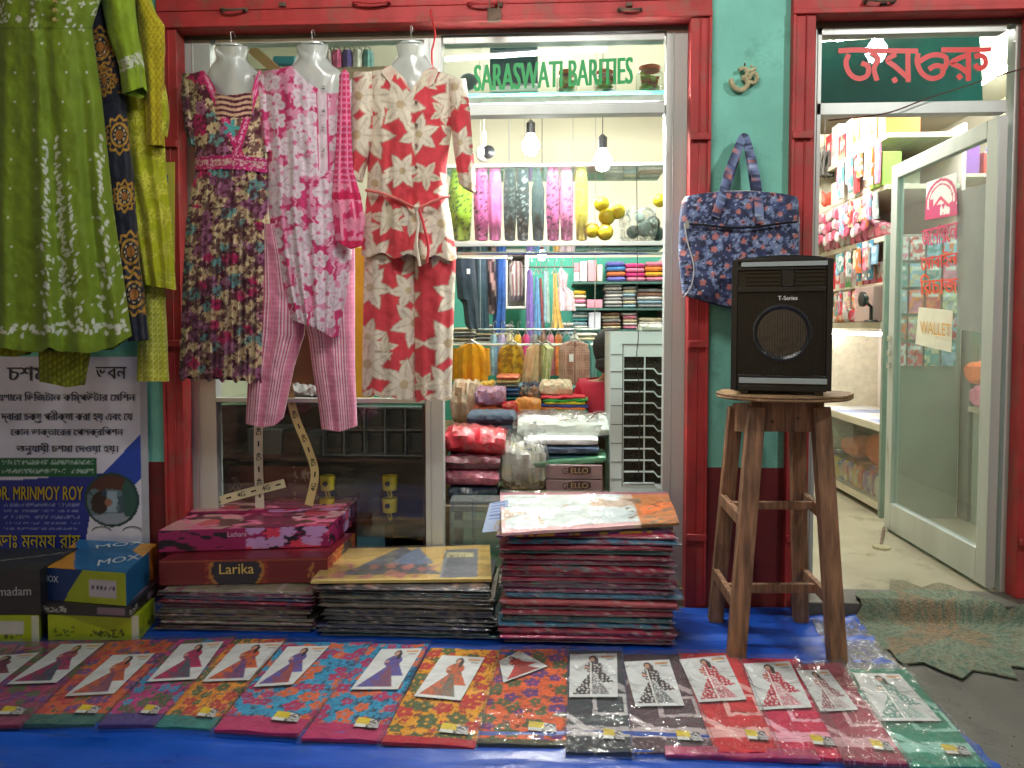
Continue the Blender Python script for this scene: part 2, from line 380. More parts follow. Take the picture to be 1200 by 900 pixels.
def smooth_pts(pts, k=6):
    out = []; P = [np.array(p, float) for p in pts]; n = len(P)
    for i in range(n - 1):
        p0, p1, p2, p3 = P[max(i - 1, 0)], P[i], P[i + 1], P[min(i + 2, n - 1)]
        for t in np.linspace(0, 1, k, endpoint=False):
            out.append(0.5 * ((2 * p1) + (-p0 + p2) * t + (2 * p0 - 5 * p1 + 4 * p2 - p3) * t * t + (-p0 + 3 * p1 - 3 * p2 + p3) * t ** 3))
    out.append(P[-1]); return [tuple(p) for p in out]
ORD = ['top', 'second', 'third', 'fourth', 'fifth', 'sixth', 'seventh', 'eighth', 'ninth', 'tenth', 'eleventh', 'twelfth', 'thirteenth', 'fourteenth', 'fifteenth', 'sixteenth', 'seventeenth', 'eighteenth', 'nineteenth', 'twentieth', 'twenty first', 'twenty second', 'twenty third', 'twenty fourth']
# ================================================================== SETTING
Zb = V(515, 27, -0.03).z             # underside of the red beams
XL0, XL1 = V(191, 400, -0.03).x, V(213, 400, -0.03).x
XR0, XR1 = V(806, 400, -0.03).x, V(830, 400, -0.03).x
XQ0, XQ1 = V(923, 400, -0.03).x, V(950, 400, -0.03).x
XE = V(1180, 400, 0.05).x
STEP = 0.073
concrete = mat('worn_concrete', S(100, 98, 90), rough=0.55, var=0.35, vs=4, bump=0.25, bs=60, dirt=S(70, 68, 62), dirt_amt=0.5, dirt_s=5, rvar=0.2)
shopfloor = mat('polished_cement', S(168, 160, 138), rough=0.22, var=0.18, vs=3, bump=0.03, bs=20, dirt=S(128, 118, 96), dirt_amt=0.3, dirt_s=4)
teal = mat('teal_limewash', S(126, 200, 184), rough=0.85, var=0.16, vs=5, bump=0.5, bs=14, dirt=S(100, 160, 146), dirt_amt=0.45, dirt_s=7)
maroonw = mat('maroon_limewash', S(112, 32, 36), rough=0.7, var=0.2, vs=5, bump=0.3, bs=16, dirt=S(84, 44, 44), dirt_amt=0.3, dirt_s=7)
cream = mat('cream_distemper', S(208, 205, 184), rough=0.8, var=0.08, vs=2, bump=0.1, bs=12)
tealin = mat('green_painted_plaster', S(70, 160, 140), rough=0.7, var=0.1, vs=4)
tin = mat('tin_sheet', S(120, 120, 118), rough=0.5, metal=0.6, var=0.2, vs=4)
g = MB(); g.box(-30, 30, -30, -0.12, -0.3, 0.0); obj('ground', g, concrete, kind='structure')
g = MB(); g.box(XQ0 + 0.03, 4.5, -0.12, 0.06, -0.3, STEP); obj('step', g, concrete, kind='structure', bevel=0.006)
g = MB(); g.box(-3.5, XQ0 + 0.03, -0.12, 0.02, -0.3, -0.001); obj('ground', g, concrete, kind='structure')
g = MB(); g.box(0.95, 4.5, 0.06, 4.2, -0.3, STEP - 0.002); obj('shop_floor', g, shopfloor, kind='structure')
g = MB(); g.box(-3.5, 0.949, 0.02, 4.2, -0.3, STEP - 0.002); obj('shop_floor', g, shopfloor, kind='structure')
WT = 3.25; ZT = V(870, 548, 0).z
def wallpiece(x0, x1, z0, z1, m, y0=0.0, y1=0.14, nm='wall'): g = MB(); g.box(x0, x1, y0, y1, z0, z1); return obj(nm, g, m, kind='structure')
wallpiece(XR1 - 0.005, XQ0 + 0.005, ZT, Zb + 0.1, teal, nm='wall')
wallpiece(XR1 - 0.005, XQ0 + 0.005, 0, ZT, maroonw, -0.003, nm='wall')
wallpiece(-3.5, XL0 + 0.005, ZT, Zb + 0.1, teal); wallpiece(-3.5, XL0 + 0.005, 0, ZT, maroonw, -0.003)
wallpiece(-3.5, 4.5, Zb + 0.1, WT, teal, nm='wall'); wallpiece(XE + 0.12, 4.5, 0, Zb + 0.1, teal)
g = MB()
for k in range(30): g.box(-3.5 + k * 0.267, -3.5 + k * 0.267 + 0.255, -2.6, 0.0, WT + (0.02 if k % 2 else 0), WT + 0.03 + (0.02 if k % 2 else 0))
obj('awning', g, tin, kind='structure')
# inside walls
def inner(x0, x1, y0, y1, z0, z1, m, nm='wall'): g = MB(); g.box(x0, x1, y0, y1, z0, z1); obj(nm, g, m, kind='structure')
IH = 2.95; YB = 3.2
ZC = V(650, 302, YB).z
inner(-2.6, 0.93, YB, YB + 0.1, 0, ZC, tealin); inner(-2.6, 0.93, YB, YB + 0.1, ZC, IH, cream)
inner(0.93, 1.07, 0.14, 4.2, 0, IH, cream); inner(-2.6, -2.5, 0.14, YB, 0, IH, cream)
inner(-2.6, 4.5, 0.0, 4.2, IH, IH + 0.1, cream, 'ceiling')
inner(1.07, 4.4, 4.1, 4.2, 0, IH, cream); inner(3.4, 3.5, 0.14, 4.1, 0, IH, cream)
orange = mat('orange_distemper', S(226, 128, 84), rough=0.8, var=0.08)
# ------------------------------------------------------------------ red steel frames
def redframe(label, x0, x1, x2, x3, nm='shutter_frame'):
    t = thing(nm, label, 'door frame', ((x0 + x3) / 2, -0.03, 0))
    for a, b, s in ((x0, x1, 1), (x2, x3, -1)):
        g = MB(); g.box(a, b, -0.03, 0.05, 0.0 if a < 1 and x0 < 1 else STEP, Zb)
        # folded channel: raised outer lip and a groove line
        o1 = a if s == 1 else b - 0.012
        g.box(o1, o1 + 0.012, -0.042, -0.03, 0.02, Zb); mid = (a + b) / 2 + s * 0.006
        g.box(mid, mid + 0.005, -0.036, -0.03, 0.02, Zb)
        obj('post', g, redp, t, bevel=0.003)
    g = MB(); g.box(x0, x3, -0.034, 0.05, Zb, Zb + 0.26); g.box(x0, x3, -0.046, -0.034, Zb, Zb + 0.022)
    g.box(x0, x3, -0.04, -0.034, Zb + 0.07, Zb + 0.076); obj('beam', g, redp, t, bevel=0.003)
    for a in (x0, x2):
        for zz in (1.98, 1.12, 0.3):
            g = MB(); g.box(a + 0.002, a + 0.085, -0.05, -0.036, zz, zz + 0.03); obj('hinge_plate', g, redp, t, bevel=0.003)
    return t
fr1 = redframe('red painted steel frame around the wide clothes shop opening', XL0, XL1, XR0, XR1)
fr2 = redframe('red painted steel frame around the open glass door', XQ0, XQ1, XE + 0.02, XE + 0.12)
def pull(px, py, m, wd, par, drop=9):
    g = MB(); a, b = V(px - wd, py, -0.036), V(px + wd, py, -0.036)
    pts = [a + Vector((0, 0, 0)), a + Vector((0, -0.025, -0.004)), (a + b) / 2 + Vector((0, -0.035, -0.004 * drop)), b + Vector((0, -0.025, -0.004)), b]
    g.tube([Vector(p) for p in smooth_pts(pts, 5)], 0.0055, 6)
    for p in (a, b): g.lathe([(0.011, 0), (0.011, 0.006), (0.004, 0.009)], p + Vector((0, 0, 0)), 10, axis='y')
    obj('pull_handle', g, m, par)
pull(275, 12, rust, 13, fr1, 3); pull(436, 4, redp, 20, fr1, 3); pull(566, 5, redp, 16, fr1, 3); pull(738, 12, rust, 12, fr1, 3)
pull(1030, 2, rust, 16, fr2, 3)
for px_, par_ in ((585, fr1), (737, fr1), (1036, fr2), (330, fr1)):
    g = MB(); g.pbox(px_ - 3, 2, px_ + 4, 7, -0.05, -0.034); obj('bolt', g, rust, par_, bevel=0.002)
t = thing('padlock', 'small rusty padlock hanging from the red handle on the beam', 'padlock', V(579, 22, -0.07))
g = MB(); g.pbox(571, 9, 587, 24, -0.085, -0.06); obj('lock_body', g, rust, t, bevel=0.004)
g = MB(); q = [V(574, 10, -0.072), V(574, -1, -0.072), V(579, -5, -0.072), V(584, -1, -0.072), V(584, 10, -0.072)]; g.tube(smooth_pts(q, 4), 0.0028, 6); obj('shackle', g, rust, t)
g = MB(); g.tube(smooth_pts([V(505, 12, -0.05), V(505, 16, -0.075), V(508, 28, -0.06), V(510, 40, -0.05), V(508, 52, -0.055), V(506, 62, -0.05), V(507, 86, -0.05)], 6), 0.004, 6)
obj('cord', g, mat('red_cord', S(200, 40, 44), rough=0.6), label='red twisted cord hanging from the beam beside the lily print shirt', cat='cord')
# ------------------------------------------------------------------ aluminium shopfront of the clothes shop
AY0, AY1, GYs = 0.055, 0.115, 0.085
sf = thing('shopfront', 'silver aluminium shopfront with glass transom lettered in green', 'shopfront', (0, 0.08, STEP))
def member(a, b, c, d, par, nm='frame_bar', y0=AY0, y1=AY1, vert=False):
    g = MB()
    p = V((a + c) / 2, b, y0).z; q = V((a + c) / 2, d, y0).z
    m_ = 400 if vert else (b + d) / 2; x0 = V(a, m_, y0).x; x1 = V(c, m_, y0).x
    g.box(x0, x1, y0, y1, q, p)
    if vert: g.box(x0 + 0.3 * (x1 - x0), x0 + 0.36 * (x1 - x0), y0 - 0.004, y0, q, p)
    return obj(nm, g, alum, par, bevel=0.002)
member(222, 27, 252, 706, sf, 'frame_post', vert=True); member(498, 27, 519, 706, sf, 'frame_post', vert=True)
member(778, 27, 804, 706, sf, 'frame_post', vert=True)
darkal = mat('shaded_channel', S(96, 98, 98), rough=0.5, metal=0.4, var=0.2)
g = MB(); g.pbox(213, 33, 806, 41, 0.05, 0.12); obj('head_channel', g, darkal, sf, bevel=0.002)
member(519, 41, 779, 49, sf); member(519, 120.5, 779, 134, sf); member(252, 122, 498, 136, sf); member(252, 41, 498, 49, sf)
member(252, 467, 498, 472, sf); member(252, 690, 498, 706, sf)
wglass = film('window_glass', tint=(0.93, 0.96, 0.94), gloss_rough=0.01, bump=0.0, strength=1.6)
def pane(a, b, c, d, par, Y=GYs):
    g = MB(); g.pbox(a, b, c, d, Y - 0.0025, Y + 0.0025); return obj('pane', g, wglass, par)
p1 = pane(519, 49, 779, 120.5, sf); pane(252, 49, 498, 122, sf); pane(252, 472, 498, 690, sf)
green_v = mat('green_vinyl', S(20, 160, 84), rough=0.5, var=0.05); 
g = MB(); letter(g, 'SARASWATI BARITIES', V(556, 107, GYs - 0.006), V(741, 98, GYs - 0.006), V(556, 76, GYs - 0.006), S(20, 150, 80), bold=0.0032)
obj('lettering', g, green_v, sf)
# ------------------------------------------------------------------ aluminium shopfront of the general store with the open door
sf2 = thing('shopfront', 'narrow silver aluminium door frame with red Bengali lettering on its transom', 'shopfront', (1.6, 0.08, STEP))
member(950, 22, 957, 700, sf2, 'frame_post', vert=True); member(1180, 22, 1203, 706, sf2, 'frame_post', vert=True)
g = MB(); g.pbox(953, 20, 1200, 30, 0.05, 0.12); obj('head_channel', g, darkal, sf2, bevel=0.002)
member(957, 30, 1180, 39, sf2); member(957, 119, 1180, 133, sf2)
pane(957, 39, 1180, 119, sf2)
redv = mat('red_vinyl', S(214, 36, 34), rough=0.45, var=0.04)
def rb(pts, wd, mb, z=(930, 0, 4.444)):
    rb.k += 1
    P = [(z[0] + x / z[2], z[1] + y / z[2]) for x, y in pts]; ribbon(mb, smooth_pts(P, 5), wd, (0.5, 0.02, 0.02), GYs, off=0.0055 + .0003 * rb.k)
g = MB(); wv = 0.021; rb.k = 0
for st in ([(230, 268), (330, 262), (440, 266), (645, 268)], [(765, 262), (880, 262), (1025, 260)],
           [(285, 285), (270, 330), (290, 385), (335, 412), (380, 395), (385, 350), (350, 330)], [(400, 275), (438, 310), (415, 360), (432, 422)],
           [(592, 272), (592, 350), (594, 430)], [(530, 285), (485, 315), (520, 345), (555, 375), (592, 408)], [(516, 408), (530, 432)],
           [(645, 280), (640, 330), (665, 385), (715, 412), (765, 395), (772, 355), (735, 345), (700, 365)], [(650, 325), (690, 300), (735, 288), (785, 300), (790, 340), (770, 370)],
           [(905, 270), (905, 350), (905, 425)], [(900, 290), (850, 310), (818, 332), (860, 352), (902, 384)], [(850, 392), (868, 414)],
           [(935, 300), (965, 292), (992, 310), (990, 345), (958, 360), (938, 338)]):
    rb(st, wv, g)
obj('lettering', g, redv, sf2)
# glass door folded open into the store
DX = 1.87; dr = thing('glass_door', 'aluminium framed glass door standing open with red stickers', 'door', (DX, 0.5, STEP + 0.01))
def dpt(px, py): return XP(px, py, DX)
y0d, y1d = 0.06, 1.08; z0d, z1d = STEP + 0.015, 2.09
g = MB()
for (a, b, c, d) in ((y0d, y0d + 0.085, z0d, z1d), (y1d - 0.07, y1d, z0d, z1d), (y0d + 0.085, y1d - 0.07, z0d, z0d + 0.15), (y0d + 0.085, y1d - 0.07, z1d - 0.075, z1d)):
    g = MB(); g.box(DX - 0.02, DX + 0.02, a, b, c, d); obj('rail', g, alum, dr, bevel=0.003)
g = MB(); g.box(DX - 0.003, DX + 0.003, y0d + 0.085, y1d - 0.07, z0d + 0.15, z1d - 0.075)
obj('pane', g, film('door_glass', tint=(0.93, 0.94, 0.94), gloss_rough=0.03, bump=0.0, strength=1.1, haze=0.05), dr)
for zz in (1.13, 1.05, 0.98):
    g = MB(); g.box(DX - 0.035, DX - 0.02, y1d - 0.05, y1d - 0.02, zz, zz + 0.03); obj('latch', g, chrome, dr, bevel=0.002)
def door_quad(a, b, c, d, x=DX - 0.006): return [XP(*p, x) for p in (a, b, c, d)]
# stickers on the door glass
def logo_paint(s, t):
    C = paintbase(s, (0.75, 0.78, 0.76)); r = np.hypot((s - 0.5) / 0.5, (t - 0.42) / 0.55)
    arch = ((np.abs(r - 0.95) < 0.07) | (np.abs(r - 0.75) < 0.04)) & (t > 0.3); put(C, arch, S(176, 40, 96))
    put(C, (t < 0.52) & (np.abs(s - 0.2) < 0.06), S(176, 40, 96)); put(C, (np.abs(t - 0.5 + np.abs(s - 0.5) * 0.9) < 0.05), S(190, 40, 90))
    put(C, (t < 0.34) & (fbm(s * 12, t * 5, 4) > 0.45), S(180, 46, 110)); put(C, t < 0.06, S(176, 40, 96)); return C
def text_paint(seed, ink, bg=None):
    def f(s, t):
        C = paintbase(s, bg or (0.7, 0.74, 0.7)); bar = (t > 0.72) & (t < 0.9); low = (t > 0.15) & (t <= 0.75) & (fbm(s * 16, t * 4, seed) > 0.5)
        put(C, bar | low, ink); return C
    return f
vin = mat('sticker_vinyl', attr=True, rough=0.4, var=0.04, coat=0.3)
for (q, nm, pf, n) in (([(1084, 258), (1122, 252), (1121, 202), (1086, 214)], 'logo_sticker', logo_paint, 40),):
    g = panel(*[XP(*p, DX - 0.006) for p in q][::1], 0.001, pf, n, n); obj(nm, g, vin, dr, label='arched magenta emblem on the door glass')
for (txt, q, ink) in (("জেন\u09be\u09b0েল", ((1080, 290), (1122, 282), (1080, 268)), S(176, 36, 90)), ("েমাবাইল", ((1079, 318), (1122, 312), (1079, 297)), S(206, 40, 36)), ("িরচাজ", ((1078, 346), (1122, 344), (1078, 322)), S(214, 60, 30))):
    g = MB(); letter(g, txt, XP(*q[0], DX - 0.008), XP(*q[1], DX - 0.008), XP(*q[2], DX - 0.008), ink, bold=0.003); obj('lettering', g, vin, dr)
g = panel(*[XP(*p, DX - 0.006) for p in ((1073, 403), (1115, 413), (1117, 364), (1077, 360))], 0.002, text_paint(3, S(206, 150, 60), S(226, 220, 200)), 24, 20)
g2 = MB(); letter(g2, 'WALLET', XP(1078, 390, DX - 0.012), XP(1114, 395, DX - 0.012), XP(1078, 376, DX - 0.012), S(214, 160, 70))
obj('paper_notice', panel(*[XP(*p, DX - 0.006) for p in ((1073, 403), (1115, 413), (1117, 364), (1077, 360))], 0.0015, S(226, 222, 204), 3, 3), paper, dr, label='cream paper notice taped to the door glass')
obj('lettering', g2, vin, dr)
g = panel(*[XP(*p, DX + 0.012) for p in ((1122, 385), (1158, 392), (1157, 215), (1121, 225))], 0.0015, S(176, 186, 180), 3, 3); obj('frosted_sheet', g, mat('frosted_sheet', S(186, 192, 192), rough=0.6, var=0.15, vs=5), dr, label='grey frosted sheet stuck inside the door glass')
g = MB(); pts = [V(971, 141, 0.03), V(1010, 137, 0.02), V(1045, 131, 0.02), V(1085, 116, 0.02), V(1125, 103, 0.02), V(1165, 90, 0.02), V(1204, 79, 0.02)]
g.tube(smooth_pts(pts, 5), 0.003, 6); obj('wire', g, mat('dark_twisted_wire', S(86, 50, 48), rough=0.6), label='dark twisted wire slung across the lettered transom', cat='wire')
# doorstop holding the door
t = thing('door_stopper', 'small cloth tied rod holding the glass door open', 'door stopper', G(1036, 640, STEP))
g = MB(); g.tube([XP(1036, 618, DX - 0.03), G(1032, 640, STEP + 0.004)], 0.007, 6); obj('rod', g, rust, t)
g = MB(); c = G(1033, 642, STEP); g.lathe([(0.045, 0), (0.04, 0.008), (0.015, 0.012)], c, 14); obj('foot', g, mat('faded_rag', S(150, 140, 110), rough=0.9), t)
# ------------------------------------------------------------------ lamps of the place
def lamp_tube(p, q, e, label, cat='tube light', r=0.013, hang=None):
    p, q = Vector(p), Vector(q); t = thing('tube_light', label, cat, (p + q) / 2); d = (q - p).normalized()
    g = MB(); g.tube([p, q], r, 10); obj('tube', g, emitm('tube_glow_%d' % e, (1.0, 0.985, 0.93), e), t)
    g = MB(); g.bar(p - d * 0.03 + Vector((0, 0, 0.035)), q + d * 0.03 + Vector((0, 0, 0.035)), 0.03, 0.04)
    for k in (p - d * 0.012, q + d * 0.012): g.box(k.x - 0.012, k.x + 0.012, k.y - 0.014, k.y + 0.014, k.z - 0.016, k.z + 0.03)
    obj('batten', g, mat('white_enamel', (0.75, 0.75, 0.74), rough=0.35), t, bevel=0.002)
    if hang:
        for k in (p, q): g = MB(); g.tube([k + Vector((0, 0, 0.04)), Vector((k.x, k.y, hang))], 0.003, 5); obj('hanging_wire', g, blackp, t)
    return t
def lamp_bulb(p, e, label, r=0.032, hang=2.95):
    p = Vector(p); t = thing('light_bulb', label, 'light bulb', p)
    g = MB(); g.lathe([(0.004, -r), (r * 0.6, -r * 0.8), (r, 0), (r * 0.9, r * 0.5), (r * 0.5, r * 1.1), (r * 0.42, r * 1.4)], p, 16)
    obj('glass', g, emitm('bulb_glow_%d' % e, (1.0, 0.98, 0.93), e), t)
    g = MB(); g.lathe([(r * 0.5, r * 1.4), (r * 0.5, r * 2.6), (r * 0.2, r * 2.9)], p, 12); obj('holder', g, blackp, t)
    g = MB(); g.tube([p + Vector((0, 0, r * 2.8)), Vector((p.x, p.y, hang))], 0.0025, 5); obj('flex', g, blackp, t)
    return t
# outside, hung under the awning before the front (seen mirrored in the transoms)
lamp_tube((-0.82, -1.62, 2.96), (0.33, -1.62, 3.01), TUBE_E, 'long outdoor tube light hanging under the awning before the shop', hang=3.25)
lamp_bulb((2.15, -1.9, 3.05), BULB_E, 'bare outdoor bulb hanging under the awning near the open door', r=0.07, hang=3.25)
# inside the clothes shop
lamp_bulb(V(622, 172, 1.9), SHOP_E, 'bright bulb hanging left above the display shelf inside the clothes shop', r=0.06)
lamp_bulb(V(706, 190, 1.7), SHOP_E, 'bright bulb hanging right above the display shelf inside the clothes shop', r=0.06)
lamp_bulb(V(635, 300, 2.6), SHOP_E, 'bright bulb over the hanging frocks at the back of the clothes shop', r=0.035)
lamp_tube((-0.9, 0.95, 2.82), (0.5, 0.95, 2.82), 70, 'added fill tube under the clothes shop ceiling near its front', hang=2.95)  # unseen tube added to light the stock near the doorway
lamp_tube((V(540, 128, .18).x, .18, V(650, 127, .18).z), (V(770, 128, .18).x, .18, V(650, 127, .18).z), 600, 'added fill tube hidden behind the transom bar of the clothes shop', r=.01)  # fill tube added out of sight to brighten the cooler and doorway goods
# inside the general store
lamp_tube((1.5, 0.8, 2.72), (1.5, 2.0, 2.72), SHOP2_E, 'ceiling tube light inside the general store', hang=2.95)
lamp_tube((2.6, 0.9, 2.7), (2.6, 2.1, 2.7), SHOP2_E, 'second ceiling tube light over the counter of the general store', hang=2.95)
# ================================================================== GARMENTS HANGING AT THE FRONT
hookm = mat('steel_wire', (0.5, 0.5, 0.5), rough=0.35, metal=0.9)
formm = mat('clear_plastic_form', (0.62, 0.66, 0.64), rough=0.22, var=0.05, alpha=0.72, coat=1.0, bump=0.15, bs=9)
def rowfn(pts): return lambda u: np.interp(u, [p[0] for p in pts], [p[1] for p in pts])
def dress_form(label, cx, ytop, neckw, yn, sh0, sh1, ysh, ybot, Y, hooktop):
    """hanging clear plastic bust: neck, shoulders and chest, down to where the garment hides it"""
    t = thing('dress_form', label, 'dress form', V(cx, ybot, Y))
    rows = [(ytop, cx - neckw, cx + neckw), (ytop + 3, cx - neckw - 1, cx + neckw + 1), (yn, cx - neckw + 2, cx + neckw - 2), (yn + 8, cx - neckw - 5, cx + neckw + 5),
            (ysh, sh0, sh1), (ysh + 12, sh0 + 2, sh1 - 2), (ybot, sh0 + 8, sh1 - 8)]
    g = garment(rows, Y, 0.055, lambda px, py, u, v: paintbase(px, (0.6, 0.64, 0.62)), res=3, back=0.05, power=0.6, wr=0.002)
    obj('bust', g, formm, t)
    p = V(cx, ytop, Y); q = V(cx - 1, hooktop, Y)
    g = MB(); g.tube([p + Vector((0, 0, -0.01)), (p + q) / 2, q + Vector((0, 0, -0.01)), q + Vector((0.0, 0.03, 0.004)), q + Vector((0, 0.05, -0.012))], 0.002, 6); obj('hook', g, hookm, t)
    g = MB(); k = p; g.lathe([(0.05, -0.004), (0.05, 0.003), (0.02, 0.006)], k, 16, M=Matrix.Scale(0.6, 4, (0, 1, 0))); obj('neck_cap', g, formm, t)
    return t
dress_form('clear plastic bust inside the gathered floral dress, leftmost of three', 271, 54, 19, 70, 243, 304, 86, 150, -0.10, 35)
dress_form('clear plastic bust inside the pink flowered kurta', 366, 52, 18, 68, 330, 400, 84, 150, -0.10, 33)
dress_form('clear plastic bust inside the red and cream lily print shirt', 482, 51, 17, 66, 452, 512, 84, 140, -0.10, 28)
GAR = {}
# ---- 1 floral dress with gathered skirt
CR, MG, DK, TL, LV = S(216, 198, 156), S(196, 34, 104), S(84, 20, 44), S(110, 158, 156), S(160, 100, 136)
def p_floral(px, py, u, v, sz=13, sx=1.0):
    C = paintbase(px, DK); x = px * sx; y = py
    m, c, r, vn = motifs(x, y, sz, 5, 0.62, 3, jit=0.9)
    put(C, m & (r < 0.55), CR); put(C, m & (r >= 0.55) & (r < 0.66), MG); put(C, m & (r >= 0.66) & (r < 0.80), TL); put(C, m & (r >= 0.80), LV)
    m2, c2, r2, _ = motifs(x + 5, y + 9, sz * 0.62, 4, 0.5, 17, pointed=True); put(C, m2 & ~m & (r2 > 0.5), S(196, 150, 150)); put(C, m2 & ~m & (r2 <= 0.5), S(186, 170, 120))
    put(C, c, S(120, 40, 50)); put(C, vn & (r < 0.45), S(190, 150, 120)); n = fbm(x / 5, y / 5, 8); put(C, (n > 0.56), DK, 0.85); return C
fd = thing('floral_dress', 'dark floral dress with magenta belt and gathered skirt on the leftmost bust', 'dress', V(262, 452, -0.12))
def fb_paint(px, py, u, v):
    C = p_floral(px, py, u, v, 16)
    # square neck edged in magenta running down in a V to the belt
    for x0, y0, x1, y1 in ((237, 80, 282, 182), (306, 84, 276, 182)):
        t = np.clip((py - y0) / (y1 - y0), 0, 1); xx = x0 + (x1 - x0) * t; d = np.abs(px - xx); put(C, d < 4.6, MG); put(C, (d < 2) & (fbm(px, py, 3) > 0.5), S(230, 170, 200))
    inn = (py > 104) & (py < 138) & (px > 252) & (px < 296); put(C, inn & (np.sin(py * 1.0 + np.sin(px / 5) * 1.4) > 0), S(206, 168, 138)); put(C, inn & (np.sin(py * 1.0 + np.sin(px / 5) * 1.4) <= 0), DK)
    tm, tc, _, _ = motifs(px - 259, py - 135, 400, 5, 0.05, 1, jit=0.0); dd = np.hypot(px - 271, py - 150); put(C, dd < 11 * (0.7 + 0.3 * np.cos(np.arctan2(py - 150, px - 271) * 5)), S(80, 160, 160))
    return C
g = garment([(80, 216, 306), (100, 219, 308), (150, 225, 309), (190, 229, 311)], -0.125, 0.075, fb_paint, top=rowfn([(0, 92), (0.1, 86), (0.25, 82), (0.3, 90), (0.4, 110), (0.5, 112), (0.84, 108), (0.92, 90), (0.97, 82), (1, 84)]),
            bot=rowfn([(0, 186), (1, 188)]), res=1.3, folds=((0.004, 4, 0),))
obj('bodice', g, cloth, fd)
for rows, sd, nm in (([(86, 213, 232), (110, 212, 232), (150, 216, 230), (170, 222, 230)], 2, 'left'), ([(88, 300, 313), (130, 305, 315), (165, 306, 313)], 5, 'right')):
    obj('sleeve', garment(rows, -0.10, 0.04, p_floral, res=1.6, seed=sd, folds=((0.006, 2, 1),)), cloth, fd)
def belt_paint(px, py, u, v):
    C = paintbase(px, S(186, 34, 106)); put(C, (v > 0.3) & (v < 0.72) & (fbm(px / 2.2, py / 2.2, 5) > 0.48), S(204, 168, 160)); put(C, (fbm(px * 1.3, py * 1.3, 9) > 0.68), S(236, 190, 210)); return C
obj('belt', garment([(183, 228, 314), (201, 228, 315)], -0.13, 0.085, belt_paint, top=rowfn([(0, 184), (0.5, 181), (1, 186)]), bot=rowfn([(0, 199), (0.5, 198), (1, 203)]), res=1.3), cloth, fd)
g = garment([(198, 229, 315), (260, 218, 314), (330, 214, 312), (440, 210, 310), (452, 210, 310)], -0.12, 0.09, p_floral, bot=lambda u: 443 + 3.5 * np.sin(u * 40) + 4 * u, res=1.3,
            folds=((0.016, 13, 0.4), (0.009, 7, 1.2)), foldramp=0.45)
obj('skirt', g, cloth, fd)
# ---- 2 pink flowered kurta with striped trousers and dupatta
WH, PK = S(226, 210, 220), S(206, 58, 116)
def p_pink(px, py, u, v, sz=26):
    C = paintbase(px, PK); m, c, r, vn = motifs(px, py, sz, 5, 0.54, 31, jit=0.6); put(C, m, WH); put(C, vn, S(206, 160, 186)); put(C, c, S(216, 120, 160))
    m2, _, r2, _ = motifs(px + 9, py + 4, sz * 0.5, 5, 0.5, 44, jit=0.9, prob=0.9); put(C, m2 & ~m, S(226, 150, 182))
    x3 = px / 7; y3 = py / 7; put(C, ~m & ~m2 & (np.abs(np.sin(x3 + 2 * fbm(x3, y3, 3))) < 0.14), S(238, 190, 210)); return C
pk = thing('pink_kurta_set', 'pink and white flowered kurta with striped trousers on the middle bust', 'outfit', V(355, 505, -0.12))
def pk_body(px, py, u, v):
    C = p_pink(px, py, u, v); pl = np.abs(px - (377 + (py - 90) * 0.02)); put(C, (pl < 6) & (py < 200), S(226, 206, 216)); put(C, (np.abs(pl - 6) < 0.8) & (py < 200), PK)
    put(C, (py < 80) & (px < 340) & (np.sin(px * 1.0) > 0.0), PK, 0.4); return C
g = garment([(76, 300, 412), (100, 304, 412), (150, 310, 412), (190, 314, 412), (240, 314, 412), (290, 320, 413), (340, 330, 408), (382, 342, 400), (398, 345, 398)], -0.13, 0.085, pk_body,
            top=rowfn([(0, 92), (0.08, 84), (0.25, 80), (0.37, 77), (0.43, 84), (0.52, 96), (0.62, 103), (0.75, 110), (0.9, 108), (1, 92)]),
            bot=rowfn([(0, 372), (0.12, 377), (0.5, 385), (0.85, 396), (1, 393)]), res=1.3, folds=((0.008, 5, 0.5), (0.004, 11, 2)), foldramp=0.15)
obj('kurta', g, cloth, pk)
obj('sleeve', garment([(88, 296, 322), (120, 299, 321), (165, 305, 320), (178, 308, 319)], -0.12, 0.045, p_pink, res=1.4, folds=((0.006, 2, 0),)), cloth, pk)
g = MB()
for py in (103, 130, 148, 176): c = V(379, py, -0.222); g.lathe([(0.005, 0), (0.007, 0.003), (0.003, 0.006)], c, 10, axis='y')
obj('button', g, chrome, pk)
def p_stripe(px, py, u, v):
    C = paintbase(px, S(222, 140, 168)); s = u * 17; f = s % 1.0; put(C, f < 0.22, S(240, 222, 230)); put(C, (f > 0.34) & (f < 0.42), S(190, 74, 112)); put(C, (f > 0.78) & (f < 0.86), S(190, 74, 112))
    put(C, (f > 0.45) & (f < 0.75) & (np.sin(py * 1.1) > 0), S(206, 104, 140)); return C
obj('trouser_leg', garment([(262, 304, 330), (300, 300, 345), (345, 297, 356), (392, 293, 357), (430, 291, 345), (496, 288, 331), (500, 289, 328)], -0.10, 0.06, p_stripe,
    bot=rowfn([(0, 497), (0.5, 501), (0.8, 499), (1, 489)]), res=1.3, folds=((0.006, 3, 0.5),)), cloth, pk)
obj('trouser_leg', garment([(280, 352, 416), (345, 355, 416), (380, 358, 416), (395, 362, 416), (430, 366, 416), (480, 374, 418), (505, 377, 419)], -0.095, 0.06, p_stripe,
    bot=rowfn([(0, 503), (0.5, 506), (1, 499)]), res=1.3, folds=((0.006, 3, 1.5),)), cloth, pk)
